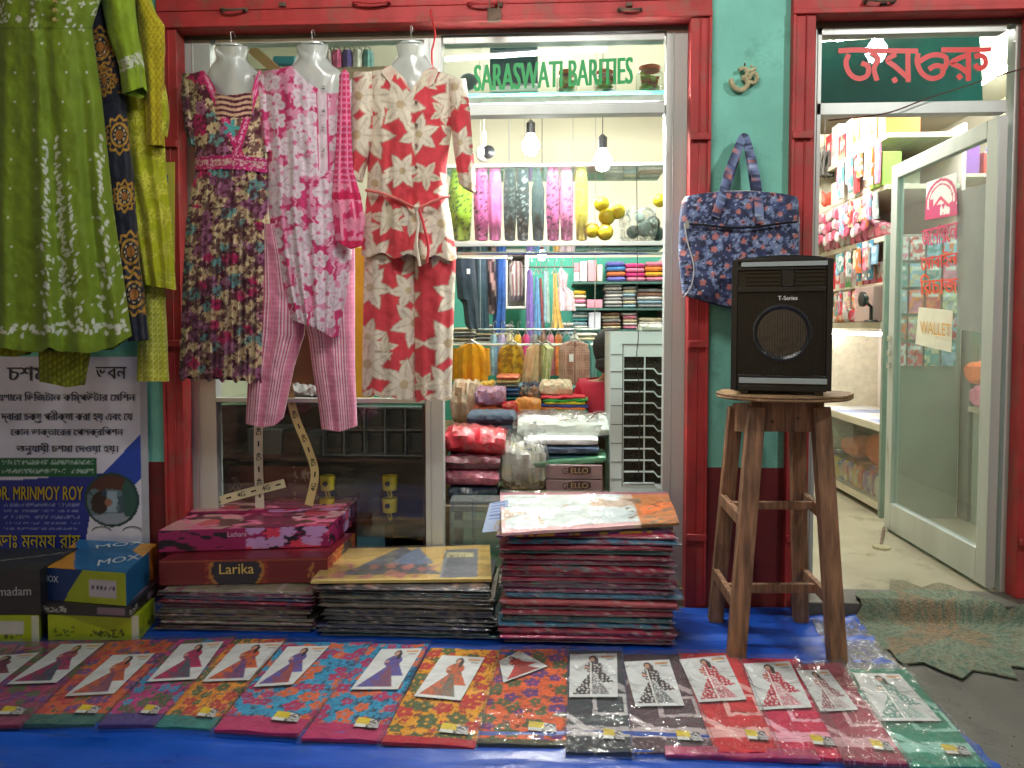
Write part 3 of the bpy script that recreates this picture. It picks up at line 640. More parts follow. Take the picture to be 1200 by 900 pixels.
def p_dup(px, py, u, v):
    C = paintbase(px, S(216, 52, 108)); put(C, (np.abs(u - 0.25) < 0.06) | (np.abs(u - 0.7) < 0.05), S(240, 150, 180)); put(C, (py < 215) & (np.sin(py * 0.9) > 0.4), S(232, 130, 170))
    m, c, r, _ = motifs(px, py, 16, 6, 0.5, 3); put(C, m & (py > 215), S(232, 140, 170)); put(C, ((py > 225) & (py < 234)) | (py > 282), S(204, 30, 84)); return C
obj('dupatta', garment([(82, 398, 409), (130, 396, 411), (200, 392, 414), (230, 389, 423), (260, 391, 428), (290, 394, 424)], -0.215, 0.015, p_dup, res=1.3, bot=rowfn([(0, 283), (0.5, 291), (1, 288)]),
    top=rowfn([(0, 88), (0.5, 80), (1, 86)]), folds=((0.006, 3, 0.5),), back=0.012), cloth, pk)
# ---- 3 red and cream lily print set
RD, IV = S(212, 66, 76), S(226, 216, 196)
def p_lily(px, py, u, v, s=0):
    C = paintbase(px, RD); m, c, r, vn = motifs(px + s, py, 46, 6, 0.57, 71, pointed=True, jit=0.6); e1 = motifs.edge
    m2, c2, r2, vn2 = motifs(px + 19 + s, py + 23, 42, 5, 0.44, 90, pointed=True, jit=0.8, prob=0.45)
    put(C, m2, S(216, 206, 182)); put(C, vn2 & m2, S(184, 168, 146)); put(C, m, IV); put(C, e1, S(186, 150, 130)); put(C, vn, S(200, 188, 168)); put(C, c, S(196, 176, 140)); return C
ls = thing('lily_print_set', 'red and cream lily print shirt and loose trousers on the rightmost bust', 'outfit', V(478, 472, -0.12))
g = garment([(82, 414, 548), (110, 420, 538), (150, 428, 530), (190, 431, 524), (226, 430, 522), (250, 427, 528), (300, 423, 535), (306, 423, 536)], -0.13, 0.09, p_lily,
            top=rowfn([(0, 92), (0.12, 84), (0.32, 80), (0.4, 88), (0.5, 108), (0.6, 90), (0.68, 82), (0.88, 88), (1, 98)]), bot=lambda u: 298 + 3 * np.sin(u * 22) + 5 * u, res=1.3,
            folds=((0.008, 4, 0.6), (0.006, 7, 2)), foldramp=0.15)
obj('shirt', g, cloth, ls)
for q in ([(452, 78), (446, 84), (462, 104), (484, 112), (474, 92), (458, 76)], [(508, 78), (514, 82), (508, 98), (486, 112), (488, 98), (498, 82)]):
    P = [V(x, y, -0.215) for x, y in q]; ca = np.array([p[:] for p in P]); cen = ca.mean(0)
    g = MB(); vs = list(ca) + [c + np.array([0, 0.006, 0]) for c in ca]; n = len(q); g.add(vs, [tuple(range(n)), tuple(range(2 * n - 1, n - 1, -1))] + [(i, i + n, (i + 1) % n + n, (i + 1) % n) for i in range(n)],
        np.array([IV if (k % 3) else RD for k in range(2 * n)])); obj('collar', g, cloth, ls, bevel=0.001)
obj('sleeve', garment([(84, 414, 440), (120, 412, 440), (160, 410, 438), (196, 406, 428), (212, 407, 423)], -0.15, 0.06, lambda a, b, u, v: p_lily(a, b, u, v, 14), res=1.3, folds=((0.008, 2, 0.2),), bot=rowfn([(0, 205), (1, 213)])), cloth, ls)
obj('sleeve', garment([(92, 522, 546), (130, 527, 551), (170, 531, 554), (205, 536, 557), (226, 540, 557)], -0.15, 0.055, lambda a, b, u, v: p_lily(a, b, u, v, 30), res=1.3, folds=((0.008, 2, 1.2),), bot=rowfn([(0, 216), (1, 225)])), cloth, ls)
g = MB()
for py in (120, 146, 170, 196): c = V(488, py, -0.226); g.lathe([(0.006, 0), (0.007, 0.003), (0.003, 0.005)], c, 10, axis='y', col=S(120, 90, 80))
obj('button', g, plast, ls)
g = MB(); pts = [V(429, 223, -0.17), V(445, 226, -0.215), V(465, 233, -0.235), V(488, 243, -0.24), V(505, 237, -0.235), V(518, 232, -0.215), V(526, 230, -0.17)]
g.tube(smooth_pts(pts, 8), 0.006, 8, col=S(222, 120, 112)); g.tube(smooth_pts([V(488, 243, -0.245), V(490, 262, -0.25), V(488, 285, -0.245), V(492, 312, -0.245)], 6), 0.0055, 8, col=IV)
g.tube(smooth_pts([V(490, 243, -0.245), V(496, 262, -0.252), V(502, 290, -0.25), V(500, 308, -0.245)], 6), 0.0055, 8, col=RD); g.lathe([(0.006, -0.012), (0.012, 0), (0.006, 0.012)], V(488, 243, -0.25), 10, col=IV); obj('tie_belt', g, cloth, ls)
obj('trouser_leg', garment([(290, 427, 486), (400, 425, 487), (470, 424, 487)], -0.11, 0.065, lambda a, b, u, v: p_lily(a, b, u, v, 6), res=1.3, bot=lambda u: 463 + 6 * u + 1.2 * np.sin(u * 20), folds=((0.008, 3, 0.4),), foldramp=0.5), cloth, ls)
obj('trouser_leg', garment([(290, 484, 535), (400, 484, 531), (470, 485, 529)], -0.10, 0.065, lambda a, b, u, v: p_lily(a, b, u, v, 52), res=1.3, bot=lambda u: 470 - 1.5 * u + 1.2 * np.sin(u * 17), folds=((0.009, 2.5, 1.4),), foldramp=0.5), cloth, ls)
# ---- 4 olive green embroidered kurta (nearest, far left)
OL = S(122, 150, 14)
rng = np.random.RandomState(4)
def leafset(cols, y0, y1, step, L, spread, wd=.33):
    out = []
    for (cx, sw) in cols:
        y = y0
        while y < y1:
            k = (y - y0) / (y1 - y0); sx = cx + sw * k
            for sgn in (-1, 1):
                if rng.rand() < 0.9: out.append((sx + sgn * (2 + rng.rand() * spread * (0.35 + k)), y + rng.rand() * 3, (-0.9 if sgn > 0 else PI + 0.9) + rng.randn() * 0.3, L * (0.7 + 0.6 * rng.rand()), wd))
            y += step
    return out
LV1 = leafset([(58, 12), (123, 16)], 165, 375, 3.3, 7.5, 13) + leafset([(75, 10)], 215, 372, 5, 7, 8)
for k in range(64):
    LV1.append((-4 + k * 2.6, 386 + 4 * math.sin(k * 1.7) - (3 if k * 2.6 > 60 else 0), rng.rand() * 6.28, 7.5, 0.5))
for k in range(20):
    for cx in (40, 81): LV1.append((cx + rng.randn() * 3.2, -20 + k * 2.9 + rng.rand(), rng.rand() * 6.28, 6, 0.42))
    LV1.append((112 + rng.randn() * 2.5, -20 + k * 2.6, rng.rand() * 6.28, 5, 0.4)); LV1.append((2 + rng.randn() * 4, -10 + k * 2, rng.rand() * 6.28, 5, 0.4))
for k in range(7): LV1.append((96, 5 + (k % 2) * 28, k * 0.9, 5, 0.4)); LV1.append((22, 22, k * 0.9, 5, 0.4))
def leaves(C, px, py, L, col):
    for (x, y, a, ln, wd) in L:
        dx = px - x; dy = py - y; near = (np.abs(dx) < ln) & (np.abs(dy) < ln)
        if not near.any(): continue
        t = (dx * math.cos(a) + dy * math.sin(a)) / ln; w_ = np.abs(-dx * math.sin(a) + dy * math.cos(a)) / ln
        put(C, near & (t > 0) & (t < 1) & (w_ < wd * np.sin(PI * np.clip(t, 0, 1)) * 0.6), col)
def p_olive(px, py, u, v):
    C = paintbase(px, S(112, 138, 14)); C *= (0.92 + 0.16 * fbm(px / 20, py / 40, 2))[..., None]
    leaves(C, px, py, LV1, S(206, 212, 196)); i = np.floor(px / 30); j = np.floor(py / 34)
    put(C, np.hypot(px - (i + 0.3 + 0.4 * hsh(i, j, 5)) * 30, py - (j + 0.5) * 34) < 1.5, S(206, 212, 190)); put(C, np.abs(py - 33) < 0.8, S(90, 112, 8)); return C
Yg = -0.42
gk = thing('green_kurta', 'olive green kurta with white vine embroidery hanging at far left', 'kurta', V(60, 415, Yg))
g = garment([(-60, -42, 134), (0, -40, 118), (33, -40, 108), (120, -46, 120), (250, -55, 134), (395, -66, 155), (420, -68, 157)], Yg, 0.11, p_olive,
            bot=lambda u: 409 - 4 * np.sin(u * 9) + 7 * np.exp(-((u - 0.78) / 0.1) ** 2) - 14 * np.clip(u - 0.9, 0, 1) * 10 - 6 * np.exp(-((u - 0.56) / 0.03) ** 2), res=1.35,
            folds=((0.020, 5.0, 0.2), (0.010, 8, 1.8)), foldramp=0.06)
obj('body', g, satin, gk)
for py in (2, 13, 24):
    g = MB(); g.lathe([(0.004, 0), (0.010, 0.004), (0.007, 0.012)], V(66, py, Yg - 0.118), 10, axis='y'); obj('button', g, mat('brass_button', S(190, 180, 120), rough=0.3, metal=0.8), gk)
obj('sleeve', garment([(-60, 100, 160), (0, 118, 156), (40, 126, 161), (75, 139, 165), (108, 143, 168)], Yg + 0.06, 0.05, lambda px, py, u, v: (lambda C: (put(C, (np.abs(py - (78 - 10 * u)) < 7) & (fbm(px / 2.5, py / 2.5, 3) > 0.4), S(206, 212, 196)), C)[1])(paintbase(px, S(134, 164, 16))),
    res=1.6, top=rowfn([(0, -60), (1, -60)]), bot=rowfn([(0, 110), (1, 102)]), folds=((0.006, 2, 0),)), satin, gk)
def p_under(px, py, u, v): C = paintbase(px, S(110, 122, 14)); put(C, (np.sin(px * 1.2) > 0.3) & (np.sin(py * 0.8 + px * 0.5) > -0.2), S(160, 166, 40)); return C
obj('trouser_leg', garment([(385, 44, 112), (448, 46, 100), (454, 48, 98)], Yg + 0.03, 0.05, p_under, res=1.6, folds=((0.006, 3, 0),), bot=rowfn([(0, 447), (0.6, 454), (1, 451)])), cloth, gk)
obj('trouser_leg', garment([(385, -60, 40), (425, -58, 40)], Yg + 0.03, 0.05, p_under, res=3, folds=((0.006, 3, 0),), bot=rowfn([(0, 415), (0.8, 418), (1, 410)])), cloth, gk)
# ---- 5 navy garment with gold paisley, between the two green ones
NV, GD = S(20, 26, 44), S(196, 146, 46)
def p_navy(px, py, u, v):
    C = paintbase(px, NV)
    for (x, y, r) in ((117, 55, 17), (122, 95, 12), (140, 158, 16), (146, 230, 13), (153, 295, 17), (157, 345, 18)):
        d = np.hypot((px - x), (py - y) * 0.75); a = np.arctan2(py - y, px - x)
        put(C, (np.abs(d - r * 0.62) < 1.2), GD); put(C, (np.abs(d - r * 0.95 - 1.5 * np.cos(a * 12)) < 1.3), GD); put(C, d < r * 0.28, S(170, 110, 40)); put(C, (np.abs(d - r * 0.4) < 0.8) & (np.cos(a * 8) > 0), S(214, 190, 130))
    put(C, (py > 30) & (py < 110) & (fbm(px / 3, py / 3, 6) > 0.62), S(150, 96, 40)); return C
nk = thing('navy_kurta', 'navy kurta with gold paisley print squeezed between two green garments', 'kurta', V(140, 398, -0.3))
obj('body', garment([(-30, 92, 140), (20, 98, 135), (100, 105, 145), (200, 118, 155), (300, 130, 162), (390, 148, 169), (400, 150, 170)], -0.31, 0.04, p_navy, res=1.3, folds=((0.006, 2, 0),), bot=rowfn([(0, 400), (1, 398)])), satin, nk)
# ---- 6 lime kurta set
LM = S(176, 182, 20)
def p_lime(px, py, u, v):
    C = paintbase(px, LM); m, c, r, vn = motifs(px, py, 22, 5, 0.6, 12, pointed=True, jit=0.8); put(C, m, S(204, 204, 70)); put(C, vn, S(150, 160, 20)); n = fbm(px / 14, py / 14, 5); put(C, n > 0.6, S(156, 166, 12), 0.6)
    return C
def p_lattice(px, py, u, v):
    C = paintbase(px, S(188, 176, 24)); a = np.abs(np.sin((px + py * 0.6) * 0.55)); b = np.abs(np.sin((px - py * 0.6) * 0.55)); put(C, (a < 0.25) | (b < 0.25), S(150, 128, 20)); put(C, np.abs(u - 0.03) < 0.03, S(206, 196, 60)); return C
lk = thing('lime_kurta_set', 'lime yellow kurta with lattice yoke and patterned trousers beside red post', 'outfit', V(170, 447, -0.24))
obj('body', garment([(-20, 120, 170), (40, 122, 192), (115, 126, 190), (160, 130, 193), (200, 136, 195), (260, 150, 202), (335, 163, 206), (340, 164, 206)], -0.23, 0.055, p_lime, res=1.4, folds=((0.012, 3.5, 0.8),), bot=rowfn([(0, 332), (1, 340)])), cloth, lk)
obj('sleeve', garment([(-14, 158, 164), (0, 158, 172), (30, 162, 193), (60, 165, 193), (120, 170, 190), (150, 171, 190), (170, 172, 190)], -0.30, 0.03, p_lattice, res=1.4, folds=((0.006, 2, 0.6),)), cloth, lk)
obj('cuff', garment([(95, 180, 190), (125, 180, 197), (140, 181, 197), (158, 184, 192)], -0.285, 0.02, p_lime, res=1.6), cloth, lk)
def p_limepant(px, py, u, v):
    C = paintbase(px, S(172, 178, 36)); f = (u * 6) % 1; put(C, f < 0.16, S(214, 214, 110)); put(C, (f > 0.3) & (f < 0.9) & (np.sin(py * 1.0 + (f > 0.6) * 2) > 0.1), S(206, 206, 100)); return C
obj('trouser_leg', garment([(325, 163, 192), (380, 162, 194), (447, 160, 198)], -0.2, 0.04, p_limepant, res=1.3, folds=((0.006, 2, 0),)), cloth, lk)
# rail the left garments hang from, above the picture
t = thing('hanging_rail', 'steel rail under the awning carrying the green garments', 'rail', (-2.0, -0.35, 2.75))
g = MB(); g.tube([(-3.0, -0.36, 2.78), (-1.55, -0.36, 2.78)], 0.012, 8); obj('rod', g, chrome, t)
for xx in (-2.95, -1.6): g = MB(); g.tube([(xx, -0.36, 2.79), (xx, -0.36, 3.25)], 0.004, 5); obj('rod_wire', g, hookm, t)
for px_, yy, lb in ((45, Yg, gk), (118, -0.31, nk), (150, -0.24, lk)):
    p = V(px_, -58, yy + 0.0); g = MB(); g.tube([p + Vector((-0.16, 0.01, -0.10)), p + Vector((0, 0.01, 0)), p + Vector((0.12, 0.01, -0.10))], 0.006, 6); g.tube([p, Vector((p.x, -0.36, 2.79))], 0.002, 5)
    obj('hanger', g, hookm, lb)
# yellow tin sign behind the lime kurta
t = thing('tin_sign', 'small yellow tin sign with blue mark behind the lime kurta', 'sign', V(197, 310, -0.045))
obj('plate', pq(188, 190, 205, 316, -0.046, 0.002, S(206, 200, 84), 3, 12, amp=0.002), plast, t); obj('mark', pq(190, 205, 197, 232, -0.049, 0.001, S(30, 90, 170)), plast, t)
# om plaque
t = thing('om_plaque', 'small sand coloured om symbol nailed to the turquoise wall', 'plaque', V(872, 106, -0.02))
def om(px, py): return (780 + px / 3.75, py / 3.75)
g = MB()
for st, w_ in (([(322, 308), (345, 300), (358, 318), (350, 338), (334, 342)], 0.0085), ([(334, 342), (356, 352), (358, 378), (334, 396), (306, 388), (290, 366), (288, 348)], 0.0105), ([(354, 352), (372, 362), (392, 362), (402, 342), (392, 322), (376, 328), (366, 348)], 0.0085), ([(352, 300), (366, 310), (384, 308), (396, 298)], 0.006)):
    P = [V(*om(*p), -0.02) for p in smooth_pts(st, 6)]; g.tube(P, w_, 8)
g.lathe([(0.004, 0), (0.007, 0.006), (0.004, 0.01)], V(*om(376, 294), -0.015), 8, axis='y')
obj('symbol', g, mat('sand_resin', S(186, 176, 140), rough=0.8, var=0.25, vs=30, bump=0.4), t)
g = MB(); g.tube([V(*om(348, 298), -0.0), V(*om(348, 278), -0.03)], 0.003, 6); obj('nail', g, rust, t)
# ================================================================== FRONT OF THE SHOP
# ---- blue tarpaulin
tarpm = mat('blue_tarpaulin', S(18, 76, 176), rough=0.38, var=0.22, vs=4, bump=0.6, bs=9, coat=0.25, stretch=(1, 3, 1), rvar=0.14, dirt=S(60, 92, 140), dirt_amt=0.25, dirt_s=5)
nx, ny = 200, 130
xs = np.linspace(0, 1, nx); ysn = np.linspace(0, 1, ny); U, T = np.meshgrid(xs, ysn)
# right hand border of the sheet as seen: runs from the shop front out to the near right
rb_pts = [G(1003, 728), G(1040, 775), G(1100, 836), G(1165, 897), G(1240, 965)]; ryl = [p.y for p in rb_pts][::-1]; rxl = [p.x for p in rb_pts][::-1]
Yt = -2.3 + (2.3 - 0.035) * T; XRt = np.interp(Yt, ryl, rxl); XRt = np.where(Yt > rb_pts[0].y, rb_pts[0].x + 0.0, XRt); Xt = -3.2 + (XRt + 3.2) * U
Zt = 0.004 + 0.006 * fbm(Xt * 1.2, Yt * 9, 2) + 0.010 * np.clip(fbm(Xt * 0.8 + 3, Yt * 6 + Xt * 0.4, 7) - 0.55, 0, 1) * 4
for yy, a in ((-0.16, 0.014), (-0.36, 0.012), (-0.56, 0.008), (-1.115, 0.016), (-1.20, 0.014), (-0.08, 0.014)):
    Zt += a * np.exp(-((Yt - yy - 0.02 * np.sin(Xt * 2)) / 0.018) ** 2) * (0.4 + 0.9 * vnoise(Xt * 1.4, Xt * 0 + yy * 9, 5))
wrz = np.clip((Xt - 0.95) / 0.3, 0, 1) * np.clip((Yt + 0.75) / 0.1, 0, 1); Zt += wrz * 0.012 * (np.abs(np.sin((Xt * 0.8 - Yt * 0.55) * 55)) * 0.9)
g = MB(); g.grid(np.stack([Xt, Yt, Zt], -1), flip=False); bt = np.stack([Xt[::6, ::6], Yt[::6, ::6], Zt[::6, ::6] * 0 + 0.001], -1); g.grid(bt, flip=True)
obj('tarpaulin', g, tarpm, label='blue plastic tarpaulin spread under the packets before the shop', cat='tarpaulin')
g = MB(); P = [G(958, 726), G(1006, 722), G(1052, 772), G(1082, 806), G(1010, 806), G(985, 775)]
sw = film('clear_plastic_sheet', gloss_rough=0.12, bump=1.0, bs=16, strength=3.0, haze=0.08, stretch=(2.5, 1, 1))
panel(G(990, 800, .016), G(1072, 800, .016), G(1004, 726, .016), G(950, 726, .016), 0.003, (1, 1, 1), 26, 20, amp=0.03, seed=3, fs=9, mb=g); obj('plastic_sheet', g, sw, label='crumpled clear plastic sheet lying on the tarpaulin behind the stool leg', cat='plastic sheet')
# ---- the row of dress packets
sleevem = film('packet_plastic', gloss_rough=0.10, bump=0.5, bs=6, strength=1.0, haze=0.012)
sleeveh = film('packet_plastic_shiny', gloss_rough=0.10, bump=0.8, bs=8, strength=1.5, haze=0.03)
def fig_paint(ca, cb, bw=False, flip=False):
    def f(s, t):
        C = paintbase(s, S(206, 208, 206)); x = 1 - s if flip else s; x = x * 1.0; y = t
        sk = (y > 0.05) & (y < 0.56); left = 0.44 - (0.56 - y) * 0.75; right = 0.52 + (0.56 - y) * 0.62
        body = sk & (x > left) & (x < right)
        tor = (y >= 0.54) & (y < 0.8) & (np.abs(x - 0.5) < 0.10 + 0.10 * np.sin((y - 0.54) / 0.26 * PI))
        pal = (x > 0.5) & (y > 0.30) & (y < 0.8) & (y < 0.80 - (x - 0.5) * 1.15) & (x < 0.94)
        put(C, body | tor | pal, ca); put(C, body & (x > 0.46), cb)
        if bw: m, _, _, _ = motifs(x * 100, y * 140, 8, 4, 0.33, 3); put(C, (tor | pal | (body & (x < 0.46))) & m, S(214, 210, 204)); put(C, np.abs(x - 0.45) < 0.014 * (y < 0.78) * (y > 0.04) + 0.0, S(222, 220, 214)); put(C, body & (x > 0.46) & (fbm(x * 50, y * 60, 3) > 0.58), S(200, 198, 194))
        else: put(C, (body | tor | pal) & (fbm(x * 16, y * 20, 5) > 0.56), tuple(np.array(cb) * 0.6 + np.array(ca) * 0.3))
        put(C, np.hypot((x - 0.49) / 0.085, (y - 0.88) / 0.075) < 1, S(40, 28, 26)); put(C, (x > 0.52) & (x < 0.60) & (y > 0.72) & (y < 0.88), S(40, 28, 26))
        put(C, np.hypot((x - 0.475) / 0.05, (y - 0.865) / 0.055) < 1, S(196, 146, 120)); put(C, np.hypot((x - 0.36) / 0.05, (y - 0.66) / 0.03) < 1, S(196, 146, 120))
        put(C, (x > 0.66) & (x < 0.94) & (y > 0.9) & (y < 0.95), S(206, 150, 90)); put(C, (x > 0.76) & (x < 0.93) & (y > 0.84) & (y < 0.86), S(150, 150, 150)); return C
    return f
def fl_paint(base, m1, m2, dark, border, seed, bsz=0.1):
    def f(s, t):
        C = paintbase(s, base); x, y = s * 100, t * 235
        m, c, r, vn = motifs(x, y, 24, 5, 0.44, seed, jit=0.9); put(C, m & (r < 0.5), m1); put(C, m & (r >= 0.5), m2); put(C, c, base)
        n = fbm(x / 9, y / 9, seed + 2); put(C, (np.abs(n - 0.5) < 0.025) & ~m, dark); m3, _, r3, _ = motifs(x + 9, y + 4, 14, 4, 0.42, seed + 20, pointed=True, prob=0.6); put(C, m3 & ~m & (r3 > .5), dark); put(C, m3 & ~m & (r3 <= .5), m2)
        put(C, vn & m, dark, 0.6); put(C, t < bsz, border); return C
    return f
def bl_paint(base, line, seed):
    def f(s, t):
        C = paintbase(s, base); C *= (0.85 + 0.3 * fbm(s * 6, t * 10, seed))[..., None]; nz = 0.03 * (fbm(s * 10, t * 10, seed) - 0.5)
        a = s * 1.0 + nz; b = t * 2.3 + nz; put(C, (np.abs(b - 0.38 - 0 * a) < 0.10), line, 0.8)
        rect = (np.maximum(np.abs(a - 0.72) / 0.30, np.abs(b - 0.95) / 0.24)); put(C, (rect > 0.74) & (rect < 1.0) & (a > 0.40), line, 0.85)
        put(C, (np.abs((b - 1.35) + (a - 0.9) * 0.8) < 0.07) & (a > 0.5), line, 0.7); put(C, (np.abs((b - 0.7) + (a - 0.0) * 0.9) < 0.07) & (a < 0.45), line, 0.8); put(C, (np.abs((b - 1.5) - (a) * 0.9) < 0.06) & (a < 0.5), line, 0.6)
        put(C, (fbm(a * 26, b * 26, seed + 1) > 0.72) & (b < 0.5), line, 0.5); put(C, np.abs(b - 0.2) < 0.0, base); return C
    return f
def tag_paint(s, t):
    C = paintbase(s, S(60, 58, 60)); put(C, (s < 0.55) & (t > 0.35), S(206, 180, 30)); put(C, (s < 0.5) & (t < 0.35), S(206, 206, 200)); put(C, (s > 0.55) & (fbm(s * 20, t * 8, 3) > 0.5), S(190, 186, 186)); put(C, (s > 0.5) & (t < 0.4) & (fbm(s * 30, t * 14, 7) > 0.5), S(170, 170, 170)); return C
ORG, BLU, YEL, PUR, GRN, MGT, RDD = S(206, 92, 36), S(28, 136, 176), S(214, 146, 22), S(96, 46, 120), S(70, 90, 50), S(166, 26, 84), S(176, 44, 44)
PK_LIST = [
 # corners TL TR BR BL, card TL TR BR BL, fabric, card colours, label
 ([(-52, 762), (24, 756), (-62, 855), (-150, 858)], [(-22, 770), (46, 765), (0, 800), (-60, 803)], fl_paint(S(150, 40, 90), PUR, GRN, S(70, 26, 50), S(110, 20, 60), 3), (S(120, 40, 70), S(60, 60, 80)), 'plum floral dress packet cut by the left edge of the row'),
 ([(28, 756), (128, 753), (24, 853), (-66, 856)], [(72, 755), (122, 754), (66, 800), (8, 802)], fl_paint(S(150, 36, 84), GRN, PUR, S(90, 60, 50), S(120, 24, 66), 8), (S(160, 36, 90), S(60, 80, 92)), 'magenta and green floral packet whose card shows a magenta gown, second from the left'),
 ([(128, 755), (212, 751), (111, 852), (28, 853)], [(132, 768), (181, 766), (133, 813), (76, 816)], fl_paint(S(206, 84, 30), RDD, PUR, GRN, S(40, 90, 80), 5), (S(186, 84, 50), S(120, 70, 100)), 'orange floral packet with its card lying lower than its neighbours'),
 ([(210, 753), (276, 749), (181, 853), (115, 853)], [(212, 755), (262, 752), (230, 796), (172, 799)], fl_paint(S(176, 40, 110), BLU, GRN, S(60, 30, 90), S(60, 40, 110), 12), (S(170, 34, 84), S(60, 86, 96)), 'magenta and blue floral packet with a purple lower border'),
 ([(273, 752), (336, 751), (248, 858), (182, 855)], [(277, 755), (332, 753), (292, 797), (237, 799)], fl_paint(S(214, 134, 22), GRN, RDD, S(60, 80, 60), S(24, 110, 104), 15), (S(196, 90, 40), S(90, 66, 120)), 'amber floral packet with a green lower border'),
 ([(334, 755), (436, 756), (350, 864), (251, 858)], [(337, 758), (386, 757), (343, 802), (297, 805)], fl_paint(BLU, MGT, ORG, S(20, 60, 90), MGT, 21, 0.13), (S(84, 80, 150), S(150, 70, 60)), 'turquoise floral packet with wide magenta border, left of the two turquoise ones'),
 ([(432, 758), (503, 758), (446, 872), (353, 868)], [(447, 761), (495, 760), (466, 808), (411, 808)], fl_paint(BLU, MGT, ORG, S(20, 60, 90), MGT, 27, 0.13), (S(84, 80, 150), S(120, 70, 90)), 'turquoise floral packet with wide magenta border, right of the two turquoise ones'),
 ([(504, 762), (586, 765), (556, 880), (447, 873)], [(518, 768), (568, 771), (540, 821), (485, 816)], fl_paint(YEL, GRN, RDD, S(120, 60, 30), S(170, 26, 40), 33, 0.06), (S(190, 90, 50), S(96, 92, 80)), 'mustard yellow floral packet with a red lower edge'),
 ([(587, 764), (665, 764), (665, 878), (559, 874)], [(585, 775), (609, 763), (642, 781), (590, 800)], fl_paint(S(222, 92, 34), PUR, GRN, S(110, 60, 40), S(70, 70, 40), 41, 0.04), (S(190, 60, 50), S(150, 60, 50)), 'orange and purple floral packet whose card has slipped into a diamond'),
 ([(667, 765), (728, 766), (741, 886), (663, 885)], [(668, 767), (723, 766), (724, 817), (667, 817)], bl_paint(S(48, 56, 60), S(196, 188, 188), 3), (S(30, 28, 30), S(110, 112, 112)), 'charcoal batik packet with white bracket pattern'),
 ([(730, 770), (796, 770), (838, 887), (742, 886)], [(731, 776), (784, 773), (802, 827), (745, 828)], bl_paint(S(78, 56, 62), S(196, 180, 180), 6), (S(34, 28, 32), S(100, 106, 108)), 'dusky brown batik packet beside the charcoal one'),
 ([(795, 769), (862, 768), (914, 886), (839, 886)], [(796, 773), (850, 768), (875, 820), (819, 823)], bl_paint(S(190, 24, 34), S(230, 176, 170), 9), (S(176, 30, 50), S(196, 110, 120)), 'scarlet red batik packet'),
 ([(866, 775), (934, 775), (993, 893), (914, 890)], [(871, 778), (925, 775), (952, 829), (890, 832)], bl_paint(S(196, 20, 70), S(236, 170, 186), 12), (S(176, 30, 60), S(206, 130, 140)), 'crimson pink batik packet with long haired figure on its card'),
 ([(930, 782), (986, 780), (1064, 899), (990, 896)], [(934, 786), (970, 785), (1006, 832), (962, 834)], bl_paint(S(146, 50, 70), S(216, 170, 176), 15), (S(150, 90, 100), S(190, 170, 170)), 'dusty maroon batik packet in shiny plastic next to the green one'),
 ([(985, 787), (1062, 787), (1158, 903), (1068, 903)], [(1000, 789), (1054, 790), (1103, 845), (1030, 845)], bl_paint(S(30, 124, 98), S(150, 206, 190), 18), (S(90, 140, 130), S(150, 176, 170)), 'sea green batik packet in shiny plastic at the right end'),
]
for k, (fc, cc, fp, (ca, cb), lb) in enumerate(PK_LIST):
    c = G(sum(p[0] for p in fc) / 4, sum(p[1] for p in fc) / 4, 0.0); t = thing('dress_packet', lb, 'dress packet', (c.x, c.y, 0.012), 'dress packets laid in a row on the tarpaulin')
    z0 = 0.014 + (k % 2) * 0.004; TL_, TR_, BR_, BL_ = [G(*p, z0) for p in fc]
    g = panel(BL_, BR_, TR_, TL_, 0.010, fp, 78, 110, amp=0.008, seed=k, fs=3); obj('fabric', g, cloth, t)
    a, b, d, e = [G(*p, z0 + 0.0165) for p in cc]   # card TL TR BR BL
    bw = k >= 9; g = panel(e, d, b, a, 0.0012, fig_paint(ca, cb, bw), 64, 64, amp=0.001, seed=k); obj('picture_card', g, paper, t)
    def bl(s, tt, z): # point on the packet
        p = np.array(BL_) * (1 - s) * (1 - tt) + np.array(BR_) * s * (1 - tt) + np.array(TR_) * s * tt + np.array(TL_) * (1 - s) * tt; return Vector(p) + Vector((0, 0, z))
    s0, s1, t0_, t1_ = (0.58, 0.9, 0.09, 0.17) if k != 8 else (0.55, 0.88, 0.1, 0.18)
    if k > 0: g = panel(bl(s0, t0_, .0165), bl(s1, t0_ - 0.01, .0165), bl(s1 - .02, t1_ - .02, .0165), bl(s0, t1_, .0165), 0.001, tag_paint, 22, 14); obj('price_tag', g, paper, t)
    g = MB(); panel(bl(-0.035, -0.02, 0.0), bl(1.035, -0.02, 0.0), bl(1.03, 1.015, 0), bl(-0.03, 1.015, 0), 0.021, (1, 1, 1), 26, 40, amp=0.008 if k < 8 else 0.012, seed=k + 5, fs=7, mb=g)
    obj('plastic_sleeve', g, sleevem if k < 8 else sleeveh, t)
g = slab(G(868, 891).x, G(868, 891).y, 0.006, 0.42, 0.05, 0.022, S(170, 30, 84), amp=0.003, m=30); obj('folded_dress', g, poly, label='deep pink folded dress peeping out under the red packets', cat='folded dress')
lipm = film('packet_lip_plastic', gloss_rough=0.16, bump=1.0, bs=40, strength=4.0, haze=0.10)
